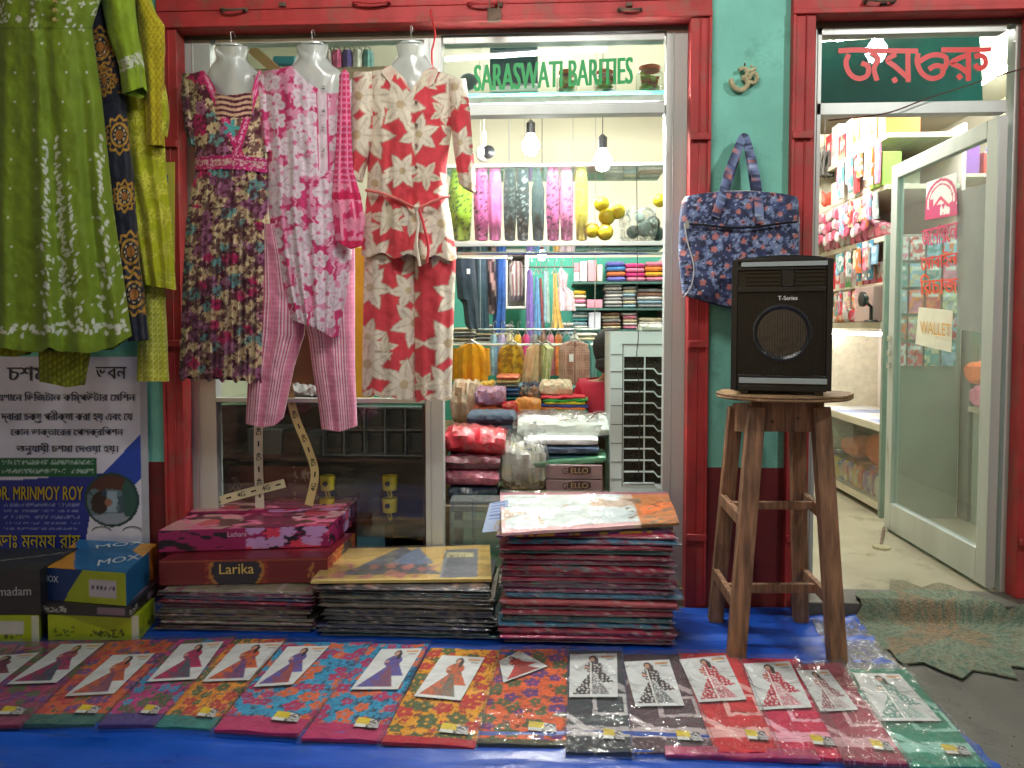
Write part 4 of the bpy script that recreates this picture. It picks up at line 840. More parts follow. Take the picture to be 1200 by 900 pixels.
# ---- stacks of packets against the shop
def hexname(c):
    return c
PCOL = [('maroon', S(156, 34, 62)), ('dark teal', S(40, 110, 112)), ('wine red', S(150, 30, 60)), ('plum', S(130, 50, 92)), ('dark navy', S(54, 60, 96)), ('rust pink', S(206, 96, 100)), ('steel blue', S(70, 130, 166)), ('black', S(50, 48, 56)), ('rose', S(216, 84, 120)), ('olive grey', S(140, 132, 112)), ('magenta', S(190, 40, 110)), ('grey brown', S(140, 106, 96))]
def pstack(pxl, pxr, pyf, n, h, depth, seed, desc, cols, spread=0.02):
    rng = random.Random(seed); a, b = G(pxl, pyf), G(pxr, pyf); wd = b.x - a.x; cx = (a.x + b.x) / 2; cy = a.y + depth / 2; z = 0.012
    for k in range(n):
        nm, c = cols[rng.randrange(len(cols))]; c2 = cols[rng.randrange(len(cols))][1]; hh = h * rng.choice((.72, .85, .95, 1.0, 1.18))
        def pf(X, Y, Z, c=c, c2=c2, k=k): C = paintbase(X, c); put(C, fbm(X * 30 + k, Z * 200, k) > 0.6, c2, 0.8); put(C, fbm(X * 60 + k, Z * 300 + 5, k + 4) > 0.72, S(200, 180, 180), 0.6); return C
        dx = rng.uniform(-spread, spread); w2 = wd * rng.uniform(0.94, 1.0)
        g = slab(cx + dx, cy + rng.uniform(-0.016, 0.016), z, w2, depth * rng.uniform(0.97, 1.02), hh, c, rot=rng.uniform(-0.025, 0.025), seed=seed * 50 + k, amp=0.0034, droop=rng.uniform(0, .004), m=34, n=16, ex=7, paint=pf, tilt=rng.uniform(-0.004, 0.004))
        o = obj('saree_packet', g, poly, label='%s saree packet, %s from the top of the %s' % (nm, ORD[n - 1 - k] if n - 1 - k else 'first', desc), cat='saree packet', group='saree packets in the %s' % desc)
        # loose lip of clear plastic sticking out in front
        g = MB(); y = cy - depth / 2; P = np.zeros((3, 30, 3)); ux = np.linspace(-w2 / 2, w2 / 2, 30)
        for j in range(3): P[j] = np.stack([cx + dx + ux * (1.01 + 0.01 * j), np.full(30, y + 0.012 - 0.014 * j) - 0.006 * fbm(ux * 9 + k, ux * 0 + j, k), z + hh * 0.55 + 0.004 * (fbm(ux * 14, ux * 0 + j + k, k) - 0.5) * j], -1)
        g.grid(P); obj('plastic_lip', g, lipm, o)
        z += hh * 0.985
    return cx, cy, z, wd
darks = [PCOL[i] for i in (0, 2, 3, 4, 10, 7, 11, 0, 5)]
ax, ay, az, aw = pstack(186, 370, 741, 12, 0.0145, 0.34, 3, 'short stack under the printed boxes', [PCOL[i] for i in (0, 11, 4, 7, 3, 11, 9)])
bx_, by_, bz_, bw_ = pstack(376, 580, 748, 13, 0.0172, 0.40, 5, 'middle stack before the glass case', [PCOL[i] for i in (9, 7, 4, 11, 1, 7, 9)])
cx_, cy_, cz_, cw_ = pstack(586, 792, 756, 20, 0.0212, 0.40, 7, 'tall stack before the doorway', [PCOL[i] for i in (0, 2, 3, 0, 6, 5, 8, 1, 2, 7, 4)])
def glossy_top(name, label, c, pf, amp=0.008, th=0.012, sd=3, nu=70, nv=50, extra=None):
    t = thing(name, label, 'saree packet', Vector(c[0]) * 0.5 + Vector(c[2]) * 0.5)
    obj('fabric', panel(*c, th, pf, nu, nv, amp=amp, seed=sd), cloth, t)
    up = [Vector(q) + Vector((0, 0, th + 0.004)) for q in c]; obj('plastic_sleeve', panel(*up, 0.004, (1, 1, 1), 30, 20, amp=0.012, seed=sd + 4, fs=4), sleevem, t); return t
def top_r(s, t):
    C = paintbase(s, S(196, 208, 208)); put(C, (t < 0.10) | (s < 0.02), S(214, 170, 172)); put(C, fbm(s * 5, t * 3, 3) > 0.62, S(200, 176, 156)); put(C, s > 0.78, S(190, 110, 40)); put(C, (s > 0.8) & (np.abs(t - 0.5 - (s - .9)) < 0.12), S(230, 110, 20)); put(C, (t > 0.93), S(150, 60, 90)); put(C, (s > .72) & (t < .8) & (fbm(s * 20, t * 14, 9) > .6), S(120, 90, 60)); return C  # pale ground colour takes in the whitish glare on the plastic
zt = cz_ + 0.002
glossy_top('saree_packet', 'saree packet painted pale with glare, orange corner, lying loose on the tall stack', (G(588, 628, zt + .010), G(796, 616, zt + .022), G(782, 580, zt + .075), G(586, 580, zt + .075)), top_r, sd=8)
glossy_top('saree_packet', 'purple and gold patterned packet just under the pale one on the tall stack', (G(582, 630, zt - .004), G(789, 624, zt - .004), G(788, 604, zt - .002), G(588, 606, zt - .002)), lambda s, t: (lambda C: (put(C, fbm(s * 30, t * 9, 3) > .5, S(176, 140, 60)), C)[1])(paintbase(s, S(96, 50, 100))), sd=5, amp=0.004, th=0.008)
t = thing('receipt_book', 'pale blue printed card leaning at the left of the tall stack', 'card', G(580, 626, zt - 0.02))
obj('card', panel(V(565, 624, -0.36), V(592, 622, -0.36), V(596, 586, -0.28), V(574, 590, -0.28), 0.002, lambda s, t: (lambda C: (put(C, (t < .35) & (s > .5) & (fbm(s * 20, t * 10, 2) > .5), S(190, 160, 90)), put(C, (t > .4) & (np.sin(t * 60) > .5) & (s > .15) & (s < .85), S(110, 130, 190)), C)[2])(paintbase(s, S(168, 184, 214))), 24, 30), paper, t)
def top_m(s, t):
    C = paintbase(s, S(206, 168, 90)); put(C, (np.abs(s - 0.42) < 0.32 * (1 - t) + 0.02) & (t > 0.15), S(96, 96, 104)); put(C, (np.abs(s - 0.52) < 0.25 * (1 - t)) & (t > 0.45), S(110, 124, 150)); m, c, r, _ = motifs(s * 100, t * 40, 9, 6, .4, 3); put(C, m & (t < .5) & (fbm(s * 9, t * 5, 4) > .5), S(190, 120, 110))
    put(C, (s > 0.7) & (s < .92) & (t < .9), S(120, 124, 132)); put(C, (s > .72) & (s < .9) & (np.abs(t - .72) < .08), S(206, 196, 150)); put(C, (s > .93), S(190, 156, 70)); put(C, t < 0.06, S(206, 180, 110)); return C
glossy_top('saree_packet', 'ochre and grey printed packet lying on the middle stack', (G(364, 684, bz_ + .004), G(576, 682, bz_ + .004), G(574, 642, bz_ + .016), G(398, 646, bz_ + .016)), top_m, sd=12)
# tag with the code on the middle packet
g = MB(); letter(g, 'MOX 17', G(528, 655, bz_ + .045), G(545, 655, bz_ + .045), G(528, 650, bz_ + .048), S(40, 36, 36)); o_last = [o for o in COL.objects if o.name.startswith('saree_packet') and 'ochre' in o.get('label', '')][0]
obj('lettering', g, paper, o_last)
# ---- printed saree boxes on the short stack
def face_box(nm, label, cat, fl, fr, br, z0, h, front, top, side, n=60, m=carton):
    """box from front-left, front-right, back-right floor points (Vectors, plan only)"""
    fl, fr, br = [Vector((p.x, p.y, z0)) for p in (fl, fr, br)]; bl = fl + (br - fr); up = Vector((0, 0, h))
    t = thing(nm, label, cat, (fl + br) / 2)
    e = 0.0
    obj('front_panel', panel(fl, fr, fr + up, fl + up, 0.0015, front, n, max(8, n // 4)), m, t)
    obj('lid', panel(fl + up, fr + up, br + up, bl + up, 0.002, top, n, n // 2, amp=0.002, seed=3), m, t)
    obj('side_panel', panel(fr, br, br + up, fr + up, 0.0015, side, n // 2, max(8, n // 4)), m, t)
    g = MB(); a = [fl, fr, br, bl]; vs = [p + (((fl + br) / 2) - p) * 0.003 for p in a]; vs += [p + up * 0.997 for p in vs]; g.add(vs, [(0, 3, 2, 1), (4, 5, 6, 7), (0, 1, 5, 4), (1, 2, 6, 5), (2, 3, 7, 6), (3, 0, 4, 7)], front(np.array([0.02]), np.array([0.5]))[0])
    obj('body', g, m, t); return t, (fl, fr, br, bl, up)
MA, GO = S(104, 16, 26), S(166, 110, 50)
def lar_front(s, t):
    C = paintbase(s, MA); d = np.hypot((s - 0.455) * 5.6, t - 0.55); put(C, (np.abs(s - 0.455) < 0.19) & (fbm(s * 50, t * 12, 3) > 0.52), S(150, 56, 34), 0.8); put(C, d < 0.92, GO); put(C, d < 0.82, S(26, 26, 44)); put(C, (np.abs(s - 0.9) < 0.02) & (fbm(s * 60, t * 8, 3) > 0.45), GO); put(C, t > .95, S(140, 60, 40)); return C
def lar_side(s, t): C = paintbase(s, S(186, 80, 40)); put(C, s < 0.35, S(176, 36, 44)); put(C, np.hypot((s - .66) * 2.4, t - .55) < .5, S(70, 50, 60)); put(C, (fbm(s * 20, t * 12, 5) > .62), S(206, 160, 60)); return C
zb = az + 0.004
LF, LR = G(187, 686, zb), G(384, 682, zb); LBk = G(416, 650, zb)
t, (fl, fr, br, bl_, up) = face_box('saree_box', 'maroon saree box with gold lettering in a dark medallion', 'saree box', LF, LR, LBk, zb, 0.098, lar_front, lambda s, t: paintbase(s, MA), lar_side, 80)
n_ = (fr - fl).normalized(); nf = (fr - fl).cross(up).normalized(); nf = nf if nf.y < 0 else -nf
def on_front(fl, fr, up, s, t, off=0.0035): return fl + (fr - fl) * s + up * t + nf * off
g = MB(); letter(g, 'Larika', on_front(fl, fr, up, .355, .42), on_front(fl, fr, up, .56, .42), on_front(fl, fr, up, .355, .84), S(206, 176, 96), bold=0.0006); obj('lettering', g, vin, t)
def pp_front(s, t):
    C = paintbase(s, S(150, 26, 90)); n = fbm(s * 7, t * 3, 3); put(C, (n > .52) & (s < .4), S(24, 14, 30)); m, _, r, _ = motifs(s * 100, t * 24, 12, 6, .6, 5); put(C, m & (s > .5), S(216, 60, 90)); put(C, m & (s > .5) & (r > .6), S(196, 150, 206)); put(C, (fbm(s * 8, t * 4, 9) > .5) & (s > .62) & ~m, S(30, 14, 34)); return C
def pp_top(s, t):
    C = paintbase(s, S(120, 24, 70)); n = fbm(s * 3 + 1, t * 3, 3); put(C, n > .45, S(170, 50, 90)); put(C, np.hypot((s - .2) * 2, t - .25) < .42, S(206, 150, 150)); put(C, np.hypot((s - .24) * 2.6, t - .25) < .2, S(196, 60, 70)); put(C, np.hypot((s - .85) * 2, t - .6) < .36, S(230, 170, 180)); put(C, np.hypot((s - .82) * 2.6, t - .6) < .2, S(216, 70, 90)); put(C, (fbm(s * 6, t * 6, 8) > .62), S(90, 40, 50)); put(C, np.abs(n - .5) < .03, S(226, 110, 150)); return C
zb2 = zb + 0.103
LF, LR = G(186, 647, zb2), G(386, 640, zb2); LBk = G(416, 612, zb2)
t2, (fl2, fr2, br2, bl2, up2) = face_box('saree_box', 'magenta flower printed saree box on top of the maroon box', 'saree box', LF, LR, LBk, zb2, 0.088, pp_front, pp_top, pp_front, 90)
g = MB(); letter(g, 'Lathara', on_front(fl2, fr2, up2, .40, .62), on_front(fl2, fr2, up2, .51, .62), on_front(fl2, fr2, up2, .40, .85), S(226, 190, 216)); obj('lettering', g, vin, t2)
zl = zb2 + 0.092
t3, _ = face_box('flat_saree_box', 'flat magenta printed lid lying at the back of the flower printed box', 'saree box', G(222, 603, zl), G(402, 598, zl), G(418, 585, zl), zl, 0.012, pp_front, pp_top, pp_front, 60)
# ---- blouse and shoe cartons at far left
def mox_top(s, t):
    C = paintbase(s, S(30, 104, 156)); C *= (0.8 + .4 * fbm(s * 4, t * 4, 3))[..., None]; put(C, (s + (1 - t) * .0 < .28 - (t) * .45 + .12) | ((t < .32) & (s < .42 - t)), S(206, 140, 30)); put(C, (s > 0.80) & (t > .72 - (s - .8)), S(206, 140, 30)); return C
def mox_front(s, t): C = paintbase(s, S(26, 54, 104)); put(C, s > .5 - .25 * (1 - t) * .9, S(150, 164, 30)); put(C, (s > .58) & (s < .9) & (t > .22) & (t < .72), S(176, 170, 178)); put(C, (s > .6) & (s < .88) & (np.abs(t - .5) < .05) & (fbm(s * 60, t * 3, 3) > .5), S(60, 60, 70)); return C
def mox_side(s, t): C = paintbase(s, S(30, 100, 150)); put(C, s > .72, S(196, 110, 30)); return C
def lime_f(s, t): C = paintbase(s, S(160, 176, 24)); put(C, (s > .05) & (s < .3) & (t > .15) & (t < .6) & (fbm(s * 30, t * 12, 3) > .5), S(90, 110, 30)); put(C, (s > .45) & (s < .85) & (t > .1) & (t < .45) & (fbm(s * 40, t * 14, 6) > .52), S(70, 80, 30)); put(C, s > .92, S(196, 200, 180)); return C
def lime_t(s, t): return paintbase(s, S(150, 168, 24))
blk = lambda s, t: (lambda C: (put(C, (t > .2) & (t < .8) & (s < .28) & (fbm(s * 40, t * 9, 3) > .5), S(176, 176, 170)), put(C, (s > .62) & (s < .95) & (t > .2) & (t < .85), S(120, 100, 116)), C)[2])(paintbase(s, S(40, 38, 40)))
f_ = lambda a, z: G(a[0], a[1], z)
tl, _ = face_box('shoe_box', 'lime green carton lying at the bottom of the pile under the blue box', 'carton', f_((57, 750), .014), f_((163, 750), .014), f_((182, 728), .014), .014, .095, lime_f, lime_t, lime_f, 60)
tk, _ = face_box('shoe_box', 'thin black carton between the lime box and the blue box', 'carton', f_((51, 719), .113), f_((152, 724), .113), f_((184, 695), .113), .113, .04, blk, blk, blk, 50)
tm, (fl, fr, br, blm, up) = face_box('shoe_box', 'blue and orange carton with white lettering on top of the pile', 'carton', f_((48, 702), .157), f_((148, 710), .157), f_((184, 672), .157), .157, .125, mox_front, mox_top, mox_side, 70)
nf = (fr - fl).cross(up).normalized(); nf = nf if nf.y < 0 else -nf
g = MB(); letter(g, 'MOX', on_front(fl, fr, up, .04, .58), on_front(fl, fr, up, .22, .56), on_front(fl, fr, up, .04, .78), S(190, 200, 214), bold=.0006)
def on_top(s, t): return fl + up + (fr - fl) * s + (br - fr) * t + Vector((0, 0, .005))
letter(g, 'MOX', on_top(.62, .12), on_top(1.0, .42), on_top(.56, .30), S(206, 216, 226), bold=.0008); letter(g, 'MOX', on_top(.36, .68), on_top(.86, .97), on_top(.30, .8), S(206, 216, 226), bold=.0008)
obj('lettering', g, vin, tm)
f2, _ = face_box('shoe_box', 'lime green carton with white label at the left edge', 'carton', f_((-70, 752), .014), f_((46, 752), .014), f_((58, 728), .014), .014, .1, lambda s, t: (lambda C: (put(C, (s > .45) & (s < .85) & (t > .3) & (t < .8), S(190, 190, 184)), C)[1])(lime_f(s, t)), lime_t, lime_t, 50)
f3, (fl, fr, br, _b, up) = face_box('shoe_box', 'large black carton with silver lettering at the left edge', 'carton', f_((-80, 720), .118), f_((48, 720), .118), f_((92, 690), .118), .118, .17, lambda s, t: paintbase(s, S(36, 35, 36)), lambda s, t: (lambda C: (put(C, np.abs(t - s * .8) < .03, S(120, 116, 106)), C)[1])(paintbase(s, S(40, 44, 40))), lambda s, t: paintbase(s, S(34, 34, 36)), 40)
nf = Vector((0, -1, 0)); g = MB(); letter(g, 'madam', on_front(fl, fr, up, .62, .42), on_front(fl, fr, up, .92, .44), on_front(fl, fr, up, .62, .62), S(160, 160, 156), bold=.001); obj('lettering', g, vin, f3)
# ---- optician poster on the wall
def poster_paint(s, t):
    C = paintbase(s, S(224, 224, 242)); px = s * 175; py = 418 + (1 - t) * 222
    put(C, (px > 110 + 0) & (py > 480) & (py < 600) & (py > 570 - (px - 108) * 1.05 - ((px - 130) / 30) ** 2 * 0) & (py < 610 - (px - 112) * 0.9), S(30, 70, 180)); low = (py > 558 + 4 * np.cos(px / 40)) & (px < 108 - (py - 600) * 0.18 + 20 * (py < 575)); put(C, low, S(26, 44, 140)); put(C, (py > 535) & (py < 558) & (px < 116), S(20, 96, 60)); put(C, (py > 537) & (py < 556) & (px > 4) & (px < 112) & (np.abs(((py - 537) % 10) - 4) < 2.4) & (fbm(px / 1.6, py / 2, 3) > .5), S(170, 200, 190))
    d = np.hypot(px - 133, py - 585); put(C, d < 32, S(20, 60, 60)); ph = d < 29; put(C, ph, S(96, 120, 130)); nn = fbm(px / 7, py / 9, 5); put(C, ph & (nn > .5), S(60, 84, 96)); put(C, ph & (py < 570 + nn * 8), S(80, 44, 40)); put(C, ph & (np.hypot((px - 118) / 9, (py - 589) / 13) < .8 + nn * .5), S(46, 34, 34)); put(C, ph & (np.abs(px - 131 - nn * 4) < 6) & (py > 574) & (py < 600), S(150, 170, 186)); put(C, ph & (py > 601 - (px - 120) * .15 + nn * 4), S(150, 160, 176)); put(C, ph & (np.hypot(px - 129, py - 588) < 4.5), S(150, 100, 82)); put(C, ph & (px > 142 + nn * 8) & (py < 604), S(44, 84, 80)); put(C, ph & (np.hypot(px - 124, py - 577) < 3.4), S(30, 60, 90))
    put(C, (py > 588) & (py < 622) & (px > 6) & (px < 95) & (np.abs(((py - 588) % 7) - 3) < 1.6) & (fbm(px / 1.5, py / 2, 6) > .5), S(120, 130, 190)); put(C, px > 167, S(180, 184, 196)); return C
PY = -0.018; po = thing('optician_poster', 'dim blue and white optician poster with Bengali text behind the green kurta', 'poster', V(80, 650, PY))
g = panel(V(-70, 665, PY), V(176, 665, PY), V(172, 418, PY), V(-70, 418, PY), 0.002, lambda s, t: poster_paint((s * 246 - 70) / 175, 1 - ((1 - t) * 247) / 222), 190, 190, amp=0.004, seed=4); obj('sheet', g, paper, po)
ink = mat('printed_ink', attr=True, rough=0.5, var=0.0)
g = MB(); K = S(24, 22, 50); Yp = PY - 0.007
BN = [("\u098fখ\u09beনে".replace("নে", "েন"), 0, 25), ("িড\u099cি\u099fাল", 0, 0)]
lines = [("এথােন িডিজটাল কিম্পউটার েমিশন", -4, 459, 158, 473, K), ("দ্বারা চক্ষু পরীক্ষা করা হয় এবং েয", 1, 481, 155, 496, K), ("েকান ডাক্তােরর েপসক্রিপশন", 12, 500, 144, 513, K), ("অনুযায়ী চশমা েদওয়া হয়।", 19, 519, 138, 533, K),
         ("চশমা", 8, 429, 62, 446, K), ("ভবন", 112, 430, 148, 444, K), ("ডাঃ মৃন্ময় রায়", -2, 626, 94, 648, S(196, 176, 40))]
for s_, a, b, c, d, col in lines: words_px(g, s_, a, b, c, d, Yp, col, bold=0.0009)
words_px(g, 'DR. MRINMOY ROY', -6, 570, 97, 586, Yp, S(196, 170, 40), bold=0.0012)
obj('lettering', g, ink, po)
g = MB(); 
for cx in (119, 155): g.tube([V(cx + 11 * math.cos(a), 622 + 5 * math.sin(a), PY - 0.006) for a in np.linspace(PI, 2 * PI, 9)], 0.0016, 5, col=(0.01, 0.01, 0.01))
obj('spectacles_print', g, ink, po)
# ---- wooden stool
stoolw = mat('old_brown_wood', S(144, 106, 78), rough=0.65, var=0.6, vs=16, stretch=(3, 3, 0.25), bump=0.7, bs=34, dirt=S(92, 70, 54), dirt_amt=0.45, dirt_s=9)
st = thing('wooden_stool', 'tall rough wooden stool with round plywood seat carrying the black speaker', 'stool', (0.84, -0.35, 0))
def legp(a, ya, b, yb, w_=0.056): g = MB(); p = V(a[0], a[1], ya); q = V(b[0], b[1], yb); q.z = 0.006; g.bar(p, q, w_, w_ * 0.82); return obj('leg', g, stoolw, st, bevel=0.004)
legp((886, 477), -0.47, (862, 776), -0.55, .062); legp((961, 477), -0.47, (981, 778), -0.55, .062); legp((862, 477), -0.26, (838, 732), -0.17); legp((934, 477), -0.26, (938, 732), -0.17)
def railp(a, ya, b, yb, h=0.032): g = MB(); g.bar(V(*a, ya), V(*b, yb), 0.022, h, up=(0, 0, 1)); obj('stretcher', g, stoolw, st, bevel=0.003)
# bar(): wx is along the cross of the run and 'up'
def rail2(a, ya, b, yb, h, w_=0.022, nm='stretcher'): g = MB(); g.bar(V(*a, ya), V(*b, yb), w_, h, up=(0, 0, 1)); obj(nm, g, stoolw, st, bevel=0.003)
rail2((846, 584), -0.22, (868, 609), -0.50, .045); rail2((941, 582), -0.22, (969, 606), -0.50, .045); rail2((856, 592), -0.36, (956, 592), -0.36, .03)
rail2((838, 671), -0.20, (864, 712), -0.52, .045); rail2((941, 671), -0.20, (975, 706), -0.52, .045); rail2((852, 689), -0.36, (966, 689), -0.36, .036)
g = MB(); g.pbox(880, 471, 966, 506, -0.468, -0.448); obj('apron', g, stoolw, st, bevel=0.002)
g = MB(); g.bar(V(862, 489, -0.27), V(884, 489, -0.46), 0.02, 0.11, up=(0, 0, 1)); obj('apron', g, stoolw, st, bevel=0.002)
g = MB(); g.bar(V(936, 489, -0.27), V(962, 489, -0.46), 0.02, 0.11, up=(0, 0, 1)); obj('apron', g, stoolw, st, bevel=0.002)
seatz = V(918, 470, -0.5).z; sc_ = Vector((V(918, 465, -0.37).x, -0.37, seatz)); vs = []; n = 96; rngs = np.random.RandomState(3)
wob = [1 + 0.02 * math.sin(k * 0.7) + 0.012 * rngs.randn() for k in range(n)]
rx, ry = (V(996, 466, -0.37).x - V(841, 466, -0.37).x) / 2, 0.215
for z_, sc2 in ((0, .97), (.006, 1), (.013, .985), (.016, 1.0), (.022, .99)):
    for k in range(n): a = 2 * PI * k / n; f = sc2 * (wob[k] if z_ > .003 else 1) ; vs.append(sc_ + Vector((rx * f * math.cos(a), ry * f * math.sin(a), z_)))
fs = [(j * n + k, j * n + (k + 1) % n, (j + 1) * n + (k + 1) % n, (j + 1) * n + k) for j in range(4) for k in range(n)] + [tuple(range(n - 1, -1, -1)), tuple(range(4 * n, 5 * n))]
g = MB(); g.add(vs, fs); obj('seat', g, mat('frayed_plywood', S(156, 122, 84), rough=0.65, var=0.45, vs=9, stretch=(0.5, 3, 6), bump=0.7, bs=60), st)
for px_, py_ in ((905, 494), (935, 490)): g = MB(); g.lathe([(0.006, 0), (0.006, 0.003)], V(px_, py_, -0.468), 10, axis='y'); obj('nail', g, rust, st)
# ---- black trolley speaker
top_z = seatz + 0.023; SY0, SY1 = -0.52, -0.24
sp = thing('speaker', 'black trolley loudspeaker with silver strips standing on the wooden stool', 'speaker', V(925, 455, -0.4))
xa, xb = V(868, 400, SY0).x, V(983, 400, SY0).x; zb0 = top_z + 0.022; zt0 = V(925, 299, SY0).z
g = MB(); N_ = 10
prof = [(xa + 0.004, zb0 + .01), (xa + .012, zb0), (xb - .012, zb0), (xb - .004, zb0 + .012), (xb, zt0 - .04), (xb - .004, zt0 - .012)] + [(xa + (xb - xa) * (1 - k / 8), zt0 - 0.008 + 0.012 * math.sin(PI * k / 8)) for k in range(1, 8)] + [(xa + .004, zt0 - .012), (xa, zt0 - .04)]
g.prism([(p[0], p[1]) for p in prof], SY0 + 0.018, SY1, px=False); sp.rotation_euler.z = math.radians(-13); spk = mat('black_speaker_shell', (0.007, 0.009, 0.012), rough=0.3, var=0.15, spec=0.35, bump=0.12, bs=180)
obj('cabinet', g, spk, sp, bevel=0.006)
def sbox(a, b, c, d, y0, y1): g = MB(); g.pbox(a, b, c, d, y0, y1); return g
bez = MB()
for (a, b, c, d) in ((868, 303, 875, 458), (976, 303, 983, 458), (875, 302, 976, 306), (875, 452, 976, 459), (875, 312, 976, 316), (875, 336, 976, 342), (875, 440, 976, 443)): bez.pbox(a, b, c, d, SY0, SY0 + .022)
obj('bezel', bez, spk, sp, bevel=0.002)
silver = mat('silver_strip', (0.34, 0.40, 0.41), rough=0.35, metal=0.0, var=0.05)
obj('trim_strip', sbox(880, 306, 978, 311.5, SY0 - .004, SY0 + .018), silver, sp, bevel=.001); obj('trim_strip', sbox(877, 443.5, 977, 450, SY0 - .004, SY0 + .018), silver, sp, bevel=.001)
for (a, c) in ((885, 925), (941, 974)):
    for yy in (317.5, 322.5, 327.5, 332.0): obj('vent_slat', sbox(a, yy, c, yy + 1.6, SY0 + .004, SY0 + .018), spk, sp)
obj('vent_divider', sbox(926, 316, 940, 336, SY0 + .002, SY0 + .018), spk, sp, bevel=.002)
g = MB()
for k in range(36):
    for j in range(1): xx = xa + .02 + (xb - xa - .04) * k / 35; g.box(xx - .0007, xx + .0007, SY0 + .006, SY0 + .010, V(0, 440, SY0).z, V(0, 342, SY0).z)
for k in range(0): zz = V(900, 440, SY0).z + (V(900, 342, SY0).z - V(900, 440, SY0).z) * k / 37; g.box(xa + .02, xb - .02, SY0 + .008, SY0 + .011, zz - .0007, zz + .0007)
obj('grille', g, mat('black_mesh', (0.006, 0.007, 0.009), rough=0.45, var=0, spec=0.3), sp, kind='stuff')
cc = V(925, 390, SY0 + .014); r_ = V(958, 390, SY0).x - V(925, 390, SY0).x
g = MB(); g.lathe([(r_ * 1.0, 0), (r_ * 1.05, 0.004), (r_ * .97, .006), (r_ * .86, .0), (r_ * .38, -.028), (r_ * .02, -.03)], cc, 40, axis='y'); obj('woofer_cone', g, mat('woofer_cone', (0.045, 0.048, 0.052), rough=0.25, var=0.1, bump=.1, bs=50), sp)
g = MB(); g.lathe([(r_ * .36, -.024), (r_ * .3, -.008), (r_ * .15, -.002), (r_ * .01, 0)], cc, 28, axis='y'); obj('dust_cap', g, mat('dust_cap', (0.01, 0.01, 0.012), rough=0.2, var=0), sp)
g = MB(); letter(g, 'T-Series', V(922, 351.5, SY0 - .002), V(944, 351.5, SY0 - .002), V(922, 346.5, SY0 - .002), (0.8, 0.82, 0.82), bold=0.0004); obj('lettering', g, ink, sp)
g = MB(); g.tube([V(861, 447, -0.34) + Vector((-.014, 0, 0)), V(861, 447, -0.34) + Vector((.02, 0, 0))], 0.036, 18); obj('wheel', g, blackp, sp, bevel=.003)
for a, c in ((878, 886), (960, 971)): obj('foot', sbox(a, 457, c, 463, SY0 + .02, SY0 + .06), blackp, sp, bevel=.002)
g = MB(); g.prism([(865, 345), (868, 338), (868, 440), (865, 432)], SY0 + .1, SY1 - .03); obj('side_panel', g, blackp, sp, bevel=.002)
# ---- blue floral shopping bag
def p_bag(px, py, u, v):
    C = paintbase(px, S(42, 52, 92)); m, c, r, vn = motifs(px, py, 9.5, 5, .6, 51, jit=.9); put(C, m & (r < .62), S(116, 134, 176)); put(C, m & (r >= .62) & (r < .85), S(70, 84, 130)); m2, c2, r2, _ = motifs(px + 5, py + 3, 16, 5, .22, 66, jit=.8); put(C, m2, S(190, 120, 116)); put(C, c, S(176, 190, 214)); n = fbm(px / 4, py / 4, 2); put(C, n > .6, S(34, 40, 70)); return C
bg = thing('shopping_bag', 'navy floral fabric bag hanging by its handles from a nail', 'bag', V(868, 368, -0.1)); BYb = -0.075
g = garment([(222, 812, 925), (226, 806, 932), (236, 799, 936), (255, 796, 937), (300, 795, 937), (345, 799, 935), (360, 828, 930), (372, 862, 925)], BYb, 0.085, p_bag, top=lambda u: 233 - 9 * np.sin(PI * np.clip(u, .02, .98)) ** .4, bot=rowfn([(0, 347), (0.2, 357), (.5, 367), (.8, 372), (1, 366)]), res=1.25, folds=((.006, 2.2, .6),), foldramp=.5, power=.35, back=.02, wr=.003)
obj('body', g, satin, bg)
def strap(pts, wd, Y): 
    P = [V(x, y, yy) for x, y, yy in pts]; P = [Vector(p) for p in smooth_pts([tuple(p) for p in P], 10)]; mb = MB(); n = len(P); vs = []; C = []
    for k, p in enumerate(P):
        d = (P[min(k + 1, n - 1)] - P[max(k - 1, 0)]).normalized(); a = Vector((d.z, 0, -d.x)); a = a.normalized() * wd / 2; o = Vector((0, .003, 0)); vs += [p + a - o, p - a - o, p - a + o, p + a + o]
    fs = [(4 * k + i, 4 * k + (i + 1) % 4, 4 * k + 4 + (i + 1) % 4, 4 * k + 4 + i) for k in range(n - 1) for i in range(4)] + [(3, 2, 1, 0), tuple(4 * n - 4 + i for i in range(4))]
    xx = np.array([[v.x, v.z] for v in vs]); C = p_bag(xx[:, 0] * 260, xx[:, 1] * 260, None, None); mb.add(vs, fs, C); return mb
obj('handle', strap([(838, 254, -.168), (845, 235, -.165), (853, 205, -.1), (864, 176, -.07), (872, 161, -.06), (879, 180, -.07), (886, 210, -.1), (889, 238, -.165), (890, 262, -.168)], .034, 0), satin, bg)
obj('handle', strap([(846, 238, -.08), (858, 200, -.06), (872, 160, -.05), (880, 196, -.06), (886, 238, -.08)], .03, 0), satin, bg)
g = MB(); g.tube(smooth_pts([V(803, 262, -.14), V(830, 264, -.165), (V(855, 267, -.172)), V(885, 266, -.172), V(915, 262, -.165), V(933, 260, -.135)], 5), .0045, 6); obj('zip', g, blackp, bg)
g = MB(); g.tube(smooth_pts([V(802, 262, -.13), V(806, 285, -.14), V(813, 312, -.145), V(810, 335, -.14), V(801, 348, -.12)], 5), .0025, 6); g.tube(smooth_pts([V(797, 258, -.085), V(804, 238, -.1), V(815, 229, -.12), V(868, 224, -.15), V(918, 229, -.12), V(931, 238, -.1), V(937, 262, -.085)], 6), .0028, 6); obj('piping', g, mat('pale_piping', S(190, 186, 186), rough=.5, var=0), bg)
g = MB(); g.box(V(803, 262, -.15).x, V(807, 262, -.15).x, -.158, -.15, V(805, 268, -.15).z, V(805, 259, -.15).z); obj('zip_pull', g, chrome, bg)
